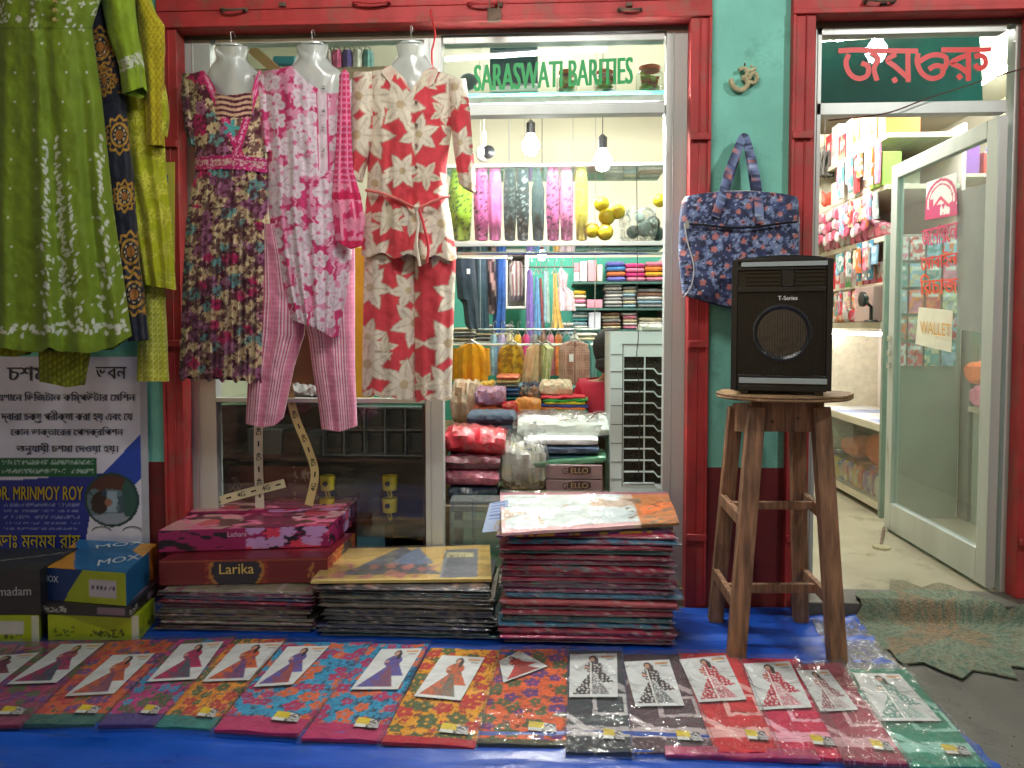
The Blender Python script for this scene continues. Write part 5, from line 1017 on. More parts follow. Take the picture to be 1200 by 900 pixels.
g = MB(); g.tube([V(872, 163, 0.0), V(872, 160, -.065)], .003, 6); obj('nail', g, rust, label='nail in the turquoise wall holding the bag', cat='nail')
# ---- leaf shaped coir mat
def mat_paint(px, py):
    C = paintbase(px, S(128, 140, 120)); n = fbm(px / 60, py / 16, 4); d = np.abs((py - 735) - (px - 1090) * 0.28); put(C, (d < 9) & (px < 1160) & (px > 1050), S(146, 120, 92), .7); d2 = np.abs((py - 745) + (px - 1090) * 0.34); put(C, (d2 < 11) & (px < 1120) & (px > 1040), S(150, 122, 94), .7); put(C, (fbm(px / 3, py / 2, 6) > .58), S(86, 112, 96), .7); put(C, (fbm(px / 2.4, py / 1.6, 9) > .64), S(146, 128, 104), .6); put(C, py < 715, S(140, 120, 92), .5); return C
edge = [(994, 733), (1003, 738), (1010, 752), (1016, 760), (1042, 763), (1052, 775), (1058, 780), (1082, 778), (1104, 788), (1128, 797), (1140, 787), (1160, 790), (1192, 797), (1184, 782), (1215, 786), (1240, 770), (1235, 740), (1215, 730), (1180, 732), (1160, 727), (1140, 722), (1116, 710), (1098, 705), (1080, 712), (1060, 703), (1043, 702), (1042, 716), (1030, 718), (1004, 716), (1002, 722), (1010, 728)]
E = [G(*p, .004) for p in edge]; ce = G(1110, 748, .004); rings = 16; vs = []; C = []; ep = []
for i in range(len(E)):
    for k in range(6): ep.append(np.array(edge[i]) * (1 - k / 6) + np.array(edge[(i + 1) % len(E)]) * k / 6)
ep = np.array(ep); n = len(ep); cpx = np.array([1110, 748.0]); allv = []; allc = []
for r in range(rings + 1):
    f = r / rings; q = cpx + (ep - cpx) * f; pr = []
    hgt = 0.006 + 0.004 * vnoise(q[:, 0] / 4, q[:, 1] / 2.5, 3); 
    for a, h_ in zip(q, hgt): p = G(a[0], a[1], .003); up_ = max(0, (STEP + .01) - .003) if p.y > -.12 else 0.0; pr.append((p.x, p.y, .003 + h_ + up_ + (0 if p.y > -.12 else STEP * math.exp(-((p.y + .12) / .03) ** 2) if p.y > -.2 else 0)))
    allv.append(np.array(pr)); allc.append(mat_paint(q[:, 0], q[:, 1]))
botr = allv[-1].copy(); botr[:, 2] -= .006; allv.append(botr); allc.append(allc[-1] * .8)
g = MB(); g.grid(np.array(allv), np.array(allc), wrap=True); obj('door_mat', g, mat('woven_coir', attr=True, rough=.95, var=.35, vs=90, bump=1.0, bs=160), label='leaf shaped woven door mat in faded green and rust by the step', cat='door mat')
# ---- stray grit on the pavement
g = MB(); rr = random.Random(5)
for k in range(160):
    p = G(rr.uniform(1020, 1300), rr.uniform(800, 930), .001); s = rr.uniform(.001, .004)
    if p.x < np.interp(p.y, ryl, rxl) + .03: continue
    g.box(p.x, p.x + s, p.y, p.y + s * 1.4, 0, s * .7, M=None)
obj('grit', g, rust, kind='stuff')
# ================================================================== INSIDE THE CLOTHES SHOP
rI = random.Random(21)
def pslab(name, label, cat, a, b, c, d, Y, depth, col, group=None, m=goods, layers=0, amp=0.004, tilt=0.0, ex=4.0, droop=0.0, seed=None, paint=None, parent=None, rot=0.0):
    """folded or stuffed piece whose front fills a picture rectangle at depth Y"""
    p, q = V(a, (b + d) / 2, Y), V(c, (b + d) / 2, Y); z0 = V((a + c) / 2, d, Y).z; z1 = V((a + c) / 2, b, Y).z
    g = slab((p.x + q.x) / 2, Y + depth / 2, z0, q.x - p.x, depth, z1 - z0, col, seed=seed if seed is not None else rI.randrange(999), amp=amp, m=18, n=20, layers=layers, tilt=tilt, ex=ex, droop=droop, paint=paint, rot=rot)
    return obj(name, g, m, parent, label, cat, group)
def pbx(name, label, cat, a, b, c, d, Y, depth, col, m=carton, group=None, parent=None, bevel=0.003):
    g = MB(); g.pbox(a, b, c, d, Y, Y + depth, col); return obj(name, g, m, parent, label, cat, group, bevel=bevel)
def shirtlike(name, label, cat, rows, Y, paint, hook, parent=None, res=2.2, folds=((.02, 3, .5),), sleeves=(), tagc=None, group=None):
    t = thing(name, label, cat, V(rows[0][1], rows[-1][0], Y), group)
    obj('body', garment(rows, Y, .06, paint, res=res, folds=folds, foldramp=.3, wr=.006), cloth, t)
    for sr in sleeves: obj('sleeve', garment(sr, Y + .02, .04, paint, res=res, folds=((.01, 2, .5),)), cloth, t)
    if hook:
        a, b, c = hook; g = MB(); p = V(a, b, Y); g.tube([V(a - c, b + 7, Y), p, V(a + c, b + 7, Y)], .006, 6); g.tube([p, p + Vector((0, 0, .05)), p + Vector((.012, 0, .065)), p + Vector((.02, 0, .05))], .003, 5); obj('hanger', g, hookm, t)
    if tagc: obj('price_tag', pq(tagc[0], tagc[1], tagc[2], tagc[3], Y - .075, .001, (.8, .8, .8)), paper, t)
    return t
def solid(c, k=.12):
    def f(px, py, u, v): C = paintbase(px, c); return C * (1 - k + 2 * k * fbm(px / 4, py / 6, 3))[..., None]
    return f
def speck(c, c2, sz=6, s=1):
    def f(px, py, u, v): C = paintbase(px, c); m, _, _, _ = motifs(px, py, sz, 5, .5, s); put(C, m, c2); return C
    return f
# ---- display shelf in the doorway head
ds = thing('display_shelf', 'glass and aluminium display shelf across the head of the doorway', 'shelf', V(650, 286, .45))
for (b, d) in ((192, 194.5), (283, 287)): g = MB(); g.pbox(519, b, 783, d, .28, .66); obj('board', g, film('shelf_glass', tint=(.75, .85, .8), gloss_rough=.02, bump=0, strength=1.5), ds)
for (b, d) in ((191.5, 195), (283, 288)): g = MB(); g.pbox(519, b, 783, d, .27, .285); obj('edge_strip', g, alum, ds, bevel=.001)
g = MB(); g.tube([V(519, 297, .34), V(783, 297, .34)], .008, 8); obj('rail', g, chrome, ds)
for xx in (523, 778):
    g = MB(); g.tube([V(xx, 300, .3), V(xx, 120, .3)], .004, 6); obj('upright', g, hookm, ds)
lg = [('lime green printed leggings packet standing on the display shelf', 526, 553, S(150, 176, 40), S(70, 90, 30)), ('pink leggings packet with black marks, first pink one on the display shelf', 555, 573, S(216, 96, 166), S(60, 30, 50)), ('plain pink leggings packet on the display shelf', 572, 588, S(222, 110, 176), S(214, 100, 166)), ('black leggings packet, left of the two tall black ones', 590, 605, S(44, 50, 56), S(90, 96, 100)), ('black speckled leggings packet, right of the two tall black ones', 605, 620, S(48, 54, 62), S(150, 156, 160)),
      ('bottle shaped dark grey packet on the display shelf', 623, 638, S(64, 78, 84), S(54, 66, 72)), ('pink leggings packet with black marks, beside the dark bottle shaped packet', 640, 656, S(204, 96, 156), S(60, 30, 60)), ('pale mauve pink patterned leggings packet', 656, 672, S(206, 120, 166), S(130, 60, 110)), ('mustard yellow leggings packet at the right end of the row', 674, 689, S(196, 176, 70), S(206, 190, 96))]
for k, (lb, a, c, col, c2) in enumerate(lg):
    m_ = (a + c) / 2; hw = (c - a) / 2; t = thing('leggings_packet', lb, 'leggings packet', V(m_, 283, .42), 'leggings packets on the display shelf')
    def pf(px, py, u, v, col=col, c2=c2, k=k): C = paintbase(px, col); mm, _, _, _ = motifs(px, py, 7, 3, .4, k + 3, pointed=True); put(C, mm, c2); return C
    nk = 0.45 if k == 5 else .85
    rows = [(199, m_ - hw * nk * .8, m_ + hw * nk * .8), (206, m_ - hw * nk, m_ + hw * nk), (222, m_ - hw, m_ + hw), (250, m_ - hw, m_ + hw), (281, m_ - hw * .8, m_ + hw * .85)]
    obj('leggings', garment(rows, .42, .03, pf, res=1.8, folds=((.006, 2, k),)), cloth, t)
    g = MB(); g.pbox(a - .5, 197, c + .5, 282.5, .372, .374); obj('plastic_sleeve', g, sleevem, t)
for k, (x, y, r) in enumerate(((705, 239, 9), (724, 248, 9), (711, 254, 10), (709, 272, 10), (694, 270, 9), (773, 235, 8))):
    p = V(x, y, .4); rr_ = V(x + r, y, .4).x - p.x; g = MB(); g.lathe([(rr_ * math.sin(PI * i / 12) + 1e-4, -rr_ * math.cos(PI * i / 12)) for i in range(13)], p, 20, col=S(206, 176, 40))
    obj('ball', g, plast, label=['yellow ball at the top left of the ball heap', 'yellow ball at the right of the ball heap', 'yellow ball in the middle of the ball heap', 'lowest yellow ball resting on the display shelf', 'yellow ball at the far left of the ball heap', 'lone yellow ball at the right end of the display shelf'][k], cat='ball', group='yellow balls on the display shelf')
t = thing('net_bag', 'crumpled clear plastic bag of dark toys on the display shelf beside the yellow balls', 'plastic bag', V(745, 283, .45))
g = slab(V(748, 260, .45).x, .48, V(748, 283, .45).z, .17, .16, .15, (1, 1, 1), amp=.02, ex=2.4, m=22, n=22, seed=5); obj('bag', g, film('bag_film', gloss_rough=.15, bump=1, bs=30, strength=3, haze=.15), t)
for (x, y, r, c) in ((742, 272, 8, (.05, .06, .06)), (756, 268, 10, (.08, .1, .1)), (765, 262, 9, (.03, .03, .03)), (750, 256, 6, (.3, .34, .34)), (770, 274, 9, (.02, .03, .03))):
    p = V(x, y, .5); rr_ = r * .0042; g = MB(); g.lathe([(rr_ * math.sin(PI * i / 8) + 1e-4, -rr_ * math.cos(PI * i / 8)) for i in range(9)], p, 12, col=c); obj('toy', g, plast, t)
# white and grey dome ball near the bulb
t = thing('dome_camera', 'white round dome with a dark face hanging left above the display shelf', 'camera', V(567, 180, .9)); p = V(567, 180, .9); rr_ = .045
g = MB(); g.lathe([(rr_ * math.sin(PI * i / 12) + 1e-4, -rr_ * math.cos(PI * i / 12)) for i in range(13)], p, 20); obj('housing', g, white_l, t)
g = MB(); g.lathe([(.03, 0), (.036, .01), (.001, .024)], p + Vector((.028, -.028, 0)), 16, axis='y'); obj('lens', g, blackp, t); g = MB(); g.tube([p + Vector((0, 0, .03)), p + Vector((0, .02, .12))], .012, 8); g.tube([p + Vector((0, .02, .12)), Vector((p.x, p.y + .02, 2.95))], .003, 5); obj('bracket', g, white_l, t)
# ---- transom ledge with jars and box
tl_ = thing('transom_shelf', 'narrow board behind the lettered transom carrying jars', 'shelf', V(650, 112, .5)); g = MB(); g.pbox(519, 108, 783, 112, .25, .55); obj('board', g, tealin, tl_)
pbx('storage_box', 'dark slate box behind the SARA letters of the transom', 'box', 574, 52, 630, 98, .56, .12, S(66, 78, 94)); pbx('storage_box', 'low white box beneath the slate box on the transom board', 'box', 574, 100, 630, 107.5, .34, .2, S(196, 200, 196))
p = V(549, 96, .42); g = MB(); g.lathe([(.045 * math.sin(PI * i / 12) + 1e-4, -.04 * math.cos(PI * i / 12)) for i in range(13)], p, 20, col=S(100, 110, 124)); obj('helmet', g, plast, label='grey rounded ball on the transom board left of the letters', cat='ball')
for k, (a, c, lb) in enumerate(((652, 676, 'toffee jar behind the middle of the green lettering'), (696, 722, 'toffee jar behind the last green letters'), (745, 777, 'toffee jar with orange lid right of the green lettering'))):
    t = thing('toffee_jar', lb, 'jar', V((a + c) / 2, 107.5, .42)); p = V((a + c) / 2, 107.5, .42); r_2 = (V(c, 100, .42).x - V(a, 100, .42).x) / 2; h = .075 + .02 * (k == 2)
    g = MB(); g.lathe([(r_2 * .95, 0.002), (r_2, .01), (r_2, h * .8), (r_2 * .75, h)], p, 24); obj('glass', g, wglass, t)
    g = MB(); g.lathe([(r_2 * .78, h), (r_2 * .8, h + .018), (r_2 * .7, h + .022)], p, 24, col=S(226, 110, 60)); obj('lid', g, plast, t)
    g = MB()
    for j in range(90): q = p + Vector((rI.uniform(-1, 1) * r_2 * .6, rI.uniform(-1, 1) * r_2 * .6, .006 + rI.random() * h * .68)); s = .009; g.box(q.x - s, q.x + s, q.y - s, q.y + s, q.z - .004, q.z + .006, [S(206, 196, 60), S(160, 180, 60), S(230, 210, 130), S(206, 90, 60)][rI.randrange(4)], M=None)
    obj('toffees', g, plast, t, kind='stuff')
# ---- hanging clothes at mid depth
YR = 1.75
t = thing('clothes_rail', 'steel rail at mid shop carrying jeans and trousers', 'rail', V(580, 300, YR)); g = MB(); g.tube([V(500, 303, YR), V(600, 303, YR)], .01, 8); obj('rod', g, chrome, t)
for xx in (505, 597): p = V(xx, 303, YR); g = MB(); g.tube([p, Vector((p.x, p.y, 2.95))], .004, 5); obj('rod_wire', g, hookm, t)
for lb, rows, col, tg in (('dark navy jeans with a white tag hanging leftmost on the rail', [(303, 533, 556), (350, 536, 560), (352, 542, 560), (380, 545, 562), (386, 549, 562)], S(44, 54, 68), (547, 315, 551, 321)), ('slate blue jeans hanging second on the rail', [(303, 555, 572), (350, 556, 572), (389, 558, 574)], S(62, 82, 98), None),
        ('dark striped trousers hanging between the slate and bright blue ones', [(303, 570, 580), (340, 571, 583), (368, 572, 585)], S(96, 70, 76), None), ('bright blue trousers hanging rightmost on the rail', [(303, 581, 593), (350, 580, 593), (390, 576, 592)], S(44, 84, 160), None)):
    shirtlike('hanging_trousers', lb, 'trousers', rows, YR - (.1 if 'navy' in lb else 0), speck(col, tuple(np.array(col) * 1.25), 9) if 'striped' not in lb else (lambda px, py, u, v: (lambda C: (put(C, np.sin(px * 2.2) > .2, S(190, 150, 150)), C)[1])(paintbase(px, S(60, 40, 50)))), None, folds=((.012, 2, 1),), tagc=tg)
cb = thing('wall_cabinet', 'white framed wall cabinet behind the blue trousers', 'cabinet', V(605, 362, 2.7)); g = MB(); g.pbox(590, 296, 619, 362, 2.95, 2.99)
for (a, b, c, d) in ((590, 296, 594, 362), (615, 296, 619, 362), (590, 296, 619, 299), (590, 359, 619, 362)): g.pbox(a, b, c, d, 2.7, 2.95)
obj('carcass', g, white_l, cb, bevel=.004)
shirtlike('boxed_jacket', 'grey and maroon striped jacket displayed inside the white cabinet', 'jacket', [(306, 599, 612), (312, 596, 615), (352, 598, 614)], 2.82, lambda px, py, u, v: (lambda C: (put(C, np.sin(px * 1.6) > .3, S(120, 60, 76)), put(C, py > 346, S(90, 80, 90)), C)[2])(paintbase(px, S(206, 200, 196))), None)
t = thing('clothes_rail', 'thin rail carrying small frocks under the low bulb', 'rail', V(645, 312, 2.35)); g = MB(); g.tube([V(612, 313, 2.35), V(674, 313, 2.35)], .006, 6); obj('rod', g, chrome, t)
for xx in (615, 671): p = V(xx, 313, 2.35); g = MB(); g.tube([p, Vector((p.x, p.y, 2.95))], .003, 5); obj('rod_wire', g, hookm, t)
for lb, rows, col in (('long purple frock hanging leftmost under the low bulb', [(316, 618, 623), (326, 617, 625), (402, 616, 626)], S(130, 104, 176)), ('light blue sleeveless frock widening to its hem', [(324, 627, 630), (332, 627, 632), (394, 624, 636)], S(120, 176, 214)),
        ('narrow brick red frock beside the light blue one', [(326, 632, 635), (394, 634, 639)], S(160, 70, 70)), ('pale blue short frock beside the brick red one', [(318, 637, 643), (334, 637, 643), (378, 636, 645)], S(176, 206, 214)), ('pale yellow frock below the white frock', [(320, 648, 652), (350, 648, 654), (386, 646, 661)], S(222, 190, 110)), ('white and pink ruffled frock, largest of the small frocks', [(316, 656, 660), (322, 653, 666), (337, 655, 664), (342, 652, 672), (364, 652, 675)], S(214, 196, 206))):
    shirtlike('child_frock', lb, 'frock', rows, 2.35, speck(col, tuple(np.clip(np.array(col) * 1.2, 0, 1)), 5), ((rows[0][1] + rows[0][2]) / 2, 314, 3), res=1.6)
# ---- back wall shelves
ws = thing('wall_shelf', 'three tier shelf on the green back wall full of folded stock', 'shelf', V(725, 385, 3.0))
for y in (330, 361, 386): g = MB(); g.pbox(600 if y > 380 else 671, y, 800, y + 2.5, 2.75, 3.2); obj('board', g, mat('dark_green_board', S(54, 96, 90), rough=.6, var=.1), ws)
g = MB(); g.pbox(779, 300, 783, 389, 2.75, 3.2); obj('side_panel', g, white_l, ws)
MIX = [('white', S(214, 212, 206)), ('grey', S(150, 150, 152)), ('pale blue', S(150, 180, 196)), ('pink', S(214, 130, 160)), ('cream', S(216, 204, 170)), ('teal', S(70, 140, 140)), ('magenta', S(206, 60, 130)), ('navy', S(50, 60, 84)), ('brown', S(140, 104, 84)), ('lilac', S(176, 156, 196)), ('orange', S(216, 126, 60)), ('yellow', S(220, 180, 60))]
def pile(where, a, c, ytop, ybot, n, Y, depth, cols, lab='garment', cat='folded garment', nm='folded_garment', m=goods, thick=None):
    h = (ybot - ytop) / n
    for k in range(n):
        cn, cc = cols[k % len(cols)] if len(cols) <= n else cols[rI.randrange(len(cols))]; j = rI.uniform(-1, 1)
        pslab(nm, '%s %s, %s in the pile %s' % (cn, lab, ORD[k] if k else 'topmost', where), cat, a + j, ytop + k * h, c + j, ytop + (k + 1) * h - .3, Y, depth, cc, 'folded stock ' + where, layers=2, amp=.003, m=m, ex=5)
def C_(*n): return [m for x in n for m in MIX if m[0] == x]
pile('at the left of the middle wall shelf', 673, 687, 340, 361, 4, 2.82, .3, C_('yellow', 'cream', 'pink', 'white')); pile('beside the pink box on the middle wall shelf', 709, 729, 332, 361, 7, 2.82, .3, C_('grey', 'white'))
pile('at the centre of the middle wall shelf', 730, 745, 335, 361, 6, 2.82, .3, C_('grey', 'cream', 'pale blue')); pile('at the right of the middle wall shelf', 748, 777, 338, 361, 5, 2.82, .3, C_('grey', 'brown', 'white', 'pale blue'))
pbx('stock_box', 'small pink box on the middle wall shelf', 'box', 688, 351, 706, 360.7, 2.82, .25, S(222, 140, 160))
pile('of blue cloth on the top wall shelf', 712, 733, 306, 330, 4, 2.82, .3, [('violet', S(110, 110, 190)), ('blue', S(70, 130, 190)), ('orange', S(222, 120, 70))]); pile('of magenta cloth on the top wall shelf', 734, 756, 308, 330, 4, 2.82, .3, C_('magenta', 'pink')); pile('of pink cloth on the top wall shelf', 757, 777, 306, 330, 4, 2.82, .3, C_('pink', 'orange', 'yellow'))
for k, (a, b, c, d, col, nm_) in enumerate(((673, 308, 679, 318, S(206, 120, 130), 'rose'), (680, 306, 688, 329, S(226, 220, 210), 'ivory'), (689, 305, 699, 329, S(196, 140, 150), 'mauve'), (700, 310, 706, 329, S(220, 200, 180), 'beige'), (673, 319, 679, 329, S(226, 226, 220), 'tiny white'))):
    pbx('stock_box', '%s upright box at the left of the top wall shelf' % nm_, 'box', a, b, c, d + .6, 2.84, .2, col)
pile('at the left of the bottom wall shelf', 672, 689, 364, 386, 5, 2.82, .3, C_('pale blue', 'white', 'teal')); pbx('stock_box', 'tall white carton on the bottom wall shelf', 'box', 690, 366, 704, 386, 2.8, .3, S(210, 214, 226)); pile('right of the tall white carton', 706, 727, 366, 386, 5, 2.82, .3, C_('brown', 'cream', 'grey')); pile('at the right of the bottom wall shelf', 730, 746, 366, 386, 5, 2.82, .3, C_('white', 'pink', 'cream'))
pile('at the far right of the bottom wall shelf', 749, 776, 372, 386, 3, 2.82, .3, C_('cream', 'white', 'grey'))
pile('behind the brown checked kurta', 652, 672, 378, 420, 8, 2.4, .3, C_('white', 'grey', 'pale blue')); pile('under the wall shelves in the middle', 674, 700, 390, 425, 7, 2.4, .3, C_('white', 'cream', 'pale blue', 'grey'))
pile('on the left behind the orange kurta', 526, 556, 384, 404, 5, 2.0, .3, C_('cream', 'white', 'grey')); pile('on the left beside the purple frock', 557, 600, 380, 404, 5, 2.1, .3, C_('grey', 'white', 'cream'))
# ---- row of kurtas on hangers
YK = 1.35
t = thing('clothes_rail', 'low white rail holding the row of kurtas', 'rail', V(610, 404, YK)); g = MB(); g.tube([V(500, 404, YK + .03), V(712, 404, YK + .03)], .008, 8); g.tube([V(500, 404, YK + .03), Vector((V(500, 404, YK).x, YK + .03, STEP))], .01, 8); g.tube([V(712, 404, YK + .03), Vector((V(712, 404, YK).x, YK + .03, STEP))], .01, 8); obj('rod', g, white_l, t)
shirtlike('hanging_kurta', 'bright orange yellow kurta hanging leftmost in the row', 'kurta', [(403, 545, 560), (406, 538, 567), (415, 534, 571), (446, 533, 572)], YK, solid(S(236, 164, 24)), (552, 398, 10), sleeves=([(408, 530, 540), (446, 529, 537)], [(408, 566, 574), (440, 569, 575)]))
shirtlike('hanging_kurta', 'mustard olive kurta hanging second in the row', 'kurta', [(404, 594, 606), (407, 586, 612), (418, 583, 615), (448, 583, 615)], YK, speck(S(206, 160, 30), S(150, 110, 30), 7), (600, 399, 10))
shirtlike('hanging_kurta', 'peach kurta half hidden by the cream green one', 'kurta', [(404, 624, 632), (408, 617, 634), (450, 609, 632), (456, 610, 632)], YK - .03, solid(S(232, 190, 150)), (630, 399, 8))
shirtlike('hanging_kurta', 'cream green kurta with dark collar mark hanging third in the row', 'kurta', [(404, 632, 642), (408, 632, 650), (420, 632, 648), (448, 634, 644)], YK - .06, speck(S(206, 204, 160), S(186, 190, 130), 7), (640, 399, 9))
shirtlike('hanging_kurta', 'brown checked kurta with a white tag hanging rightmost in the row', 'kurta', [(400, 668, 678), (403, 658, 688), (412, 655, 691), (462, 655, 691), (475, 656, 690)], YK - .03, lambda px, py, u, v: (lambda C: (put(C, (np.sin(px * 2.2) > .5) | (np.sin(py * 2.2) > .5), S(190, 150, 136)), put(C, np.abs(px - 674) < .8, S(120, 80, 72)), C)[2])(paintbase(px, S(158, 116, 106))), (673, 396, 12), tagc=(667, 415, 672, 424), res=1.3)
shirtlike('hanging_kurta', 'teal kurta peeping out behind the brown checked one', 'kurta', [(400, 684, 694), (408, 686, 700), (445, 688, 699)], YK + .08, solid(S(96, 150, 150)), None)
# ---- heaped table
zt2 = V(600, 500, 1.0).z
t = thing('stock_table', 'low wooden table buried under heaps of folded cloth', 'table', (V(610, 500, 1.1).x, 1.1, STEP)); g = MB(); g.box(V(505, 500, .8).x, V(712, 500, .8).x, .78, 1.3, zt2 - .03, zt2); obj('top', g, woodl, t, bevel=.004)
for xx in (V(512, 500, .8).x, V(705, 500, .8).x):
    for yy in (.82, 1.26): g = MB(); g.box(xx - .025, xx + .025, yy - .025, yy + .025, STEP, zt2 - .03); obj('leg', g, woodl, t)
pile('in the tall coloured pile on the heaped table', 582, 608, 440, 500, 12, .98, .24, [('orange', S(224, 110, 60)), ('cream', S(226, 214, 150)), ('grey', S(120, 120, 110)), ('blue', S(60, 110, 170)), ('navy', S(40, 60, 100)), ('teal', S(60, 140, 140)), ('green', S(70, 110, 70)), ('pale blue', S(130, 170, 200)), ('white', S(206, 206, 200)), ('pink', S(206, 90, 130)), ('red', S(206, 30, 50)), ('maroon', S(120, 30, 50))])
for lb, a, b, c, d, Y, dp, col, am, ex in (('white and orange plastic wrapped bundle at the left of the heap', 528, 447, 560, 500, .9, .3, S(226, 206, 180), .014, 2.6), ('lilac printed bundle in front of the tall coloured pile', 556, 455, 592, 478, .86, .2, S(206, 160, 200), .012, 2.6), ('orange and red printed cloth below the lilac bundle', 552, 477, 588, 500, .84, .2, S(216, 110, 70), .01, 3), ('dark furry toy bundle beside the tall coloured pile', 609, 455, 634, 476, .94, .16, S(84, 74, 70), .016, 2.2),
        ('cream printed folded cloth on the right of the heap', 632, 448, 671, 466, .95, .3, S(230, 214, 184), .008, 3.2), ('scarlet folded cloth in the middle of the heap', 588, 472, 606, 488, .82, .1, S(214, 26, 50), .006, 3), ('pink bundle at the front of the heap', 598, 484, 628, 500, .8, .14, S(228, 90, 140), .01, 2.6), ('orange and yellow cloth leaning in the heap', 604, 468, 634, 484, .84, .14, S(230, 150, 60), .008, 3)):
    pslab('cloth_bundle', lb, 'cloth bundle', a, b, c, d, Y, dp, col, m=goods, amp=am, ex=ex, paint=(lambda col: lambda X, Yy, Z: (lambda C: (put(C, fbm(X * 40, Yy * 30 + Z * 60, 4) > .6, tuple(np.clip(np.array(col) * .5 + np.array(S(200, 120, 60)) * .5, 0, 1))), C)[1])(paintbase(X, col)))(col))
ri2 = random.Random(77); XC = [('crumpled %s' % n, c) for n, c in MIX]
for k in range(26):
    cn, cc = XC[(k * 5) % 12]; a = 530 + (k % 9) * 17 + ri2.uniform(-4, 4); b = 478 - (k // 9) * 13 + ri2.uniform(-3, 3); w_ = ri2.uniform(20, 34)
    pslab('cloth_piece', '%s cloth piece, %s of those scattered through the table heap' % (cn, 'first' if k == 0 else ORD[min(k, 23)]), 'cloth piece', a, b, a + w_, b + ri2.uniform(7, 12), 1.0 + (k // 9) * .05, .2, cc, 'cloth pieces heaped on the table', amp=.012, ex=2.4, tilt=ri2.uniform(-.25, .25), m=satin if k % 2 else goods, layers=k % 3)
rain = [('red', S(206, 30, 50)), ('green', S(40, 150, 60)), ('yellow', S(226, 200, 40)), ('dark blue', S(40, 80, 180)), ('orange', S(230, 120, 40)), ('turquoise', S(20, 160, 160)), ('violet', S(110, 70, 180)), ('emerald', S(20, 130, 80)), ('magenta', S(210, 50, 140)), ('lilac', S(150, 100, 190))]
for k, (cn, cc) in enumerate(rain):
    pslab('folded_dupatta', '%s dupatta, %s in the rainbow stack left of the seated person' % (cn, ORD[k] if k else 'topmost'), 'folded dupatta', 634 - k * .8 + (k % 3) * 3, 464 + k * 3.3, 686 + (k % 2) * 3, 468.4 + k * 3.5, .9 - k * .006, .3, cc, 'rainbow dupattas', amp=.006, ex=3, tilt=.03 * math.sin(k * 1.3), m=satin)
# ---- goods piled in the doorway
pz = V(600, 590, .3).z
t = thing('low_bench', 'low wooden bench in the doorway under the piled goods', 'bench', (V(620, 590, .3).x, .5, STEP)); g = MB(); g.box(V(519, 590, .25).x, V(735, 590, .25).x, .24, .72, pz - .03, pz); obj('top', g, woodl, t, bevel=.004)
for xx in (V(523, 590, .25).x, V(728, 590, .25).x):
    for yy in (.27, .69): g = MB(); g.box(xx - .025, xx + .025, yy - .025, yy + .025, STEP, pz - .03); obj('leg', g, woodl, t)
for lb, a, b, c, d, Y, dp, col, am, ex, lay, tl__ in (('scarlet embroidered blouse piece topping the doorway pile', 520, 503, 592, 536, .26, .26, S(196, 30, 50), .010, 2.6, 0, -.06), ('maroon printed folded cloth below the scarlet piece', 520, 533, 586, 553, .25, .28, S(110, 40, 56), .006, 3.5, 2, 0), ('rose flowered folded cloth in the doorway pile', 520, 551, 584, 572, .25, .28, S(160, 80, 100), .006, 3.2, 2, 0), ('navy folded cloth in plastic at the bottom of the doorway pile', 524, 571, 582, 588, .25, .28, S(30, 56, 76), .006, 3.0, 1, 0),
        ('dark blue denim topping the jeans pile behind the scarlet piece', 547, 484, 602, 499, .55, .26, S(58, 74, 98), .006, 3, 2, .02), ('grey blue denim below the dark blue denim', 546, 498, 602, 520, .54, .28, S(84, 104, 124), .006, 3, 2, 0), ('faded denim at the bottom of the jeans pile', 546, 519, 600, 565, .56, .26, S(96, 116, 130), .006, 3, 4, 0)):
    base = np.array(col)
    def pf(X, Yy, Z, base=base, lb=lb): C = paintbase(X, base); mm, _, _, _ = motifs(X * 300, (Z + Yy) * 300, 9, 5, .5, 3); put(C, mm, tuple(np.clip(base * (.5 if 'denim' in lb or 'scarlet' in lb or 'navy' in lb else 1.7) + (.0 if 'denim' in lb else .02), 0, 1)), .7 if 'denim' not in lb else .15); return C
    pslab('folded_cloth', lb, 'folded cloth', a, b, c, d, Y, dp, col, amp=am, ex=ex, layers=lay, tilt=tl__, paint=pf, m=satin if 'denim' in lb else poly)
wrapf = film('crumpled_film', gloss_rough=.12, bump=1.0, bs=14, strength=2.5, haze=.10)
t = thing('plastic_bundle', 'silvery crumpled plastic bundle of grey garments in the middle of the doorway', 'plastic bundle', V(612, 577, .3)); pslab('garments', None, None, 588, 520, 640, 577, .32, .22, S(120, 120, 96), parent=t, amp=.01, layers=5, m=poly, paint=lambda X, Y, Z: (lambda C: (put(C, Z > .07, S(206, 210, 200)), put(C, fbm(X * 9, Z * 60, 3) > .55, S(180, 180, 140)), C)[2])(paintbase(X, S(96, 94, 70)))); pslab('wrapper', None, None, 584, 516, 643, 578, .295, .27, (1, 1, 1), parent=t, amp=.03, ex=3, m=wrapf)
t = thing('plastic_bundle', 'broad white plastic wrapped bundle lying behind the shirts', 'plastic bundle', V(660, 515, .55)); pslab('garments', None, None, 606, 492, 716, 516, .5, .3, S(222, 222, 218), parent=t, amp=.01, m=satin, ex=2.8); pslab('wrapper', None, None, 601, 489, 719, 518, .47, .36, (1, 1, 1), parent=t, amp=.016, ex=2.6, m=wrapf)
def wrapped(lb, a, b, c, d, Y, dp, pf, tl=0): t = thing('wrapped_shirt', lb, 'shirt packet', V((a + c) / 2, d, Y)); pslab('shirt', None, None, a, b, c, d, Y, dp, (1, 1, 1), parent=t, amp=.004, m=poly, paint=pf, tilt=tl, ex=3.2, layers=1); return t
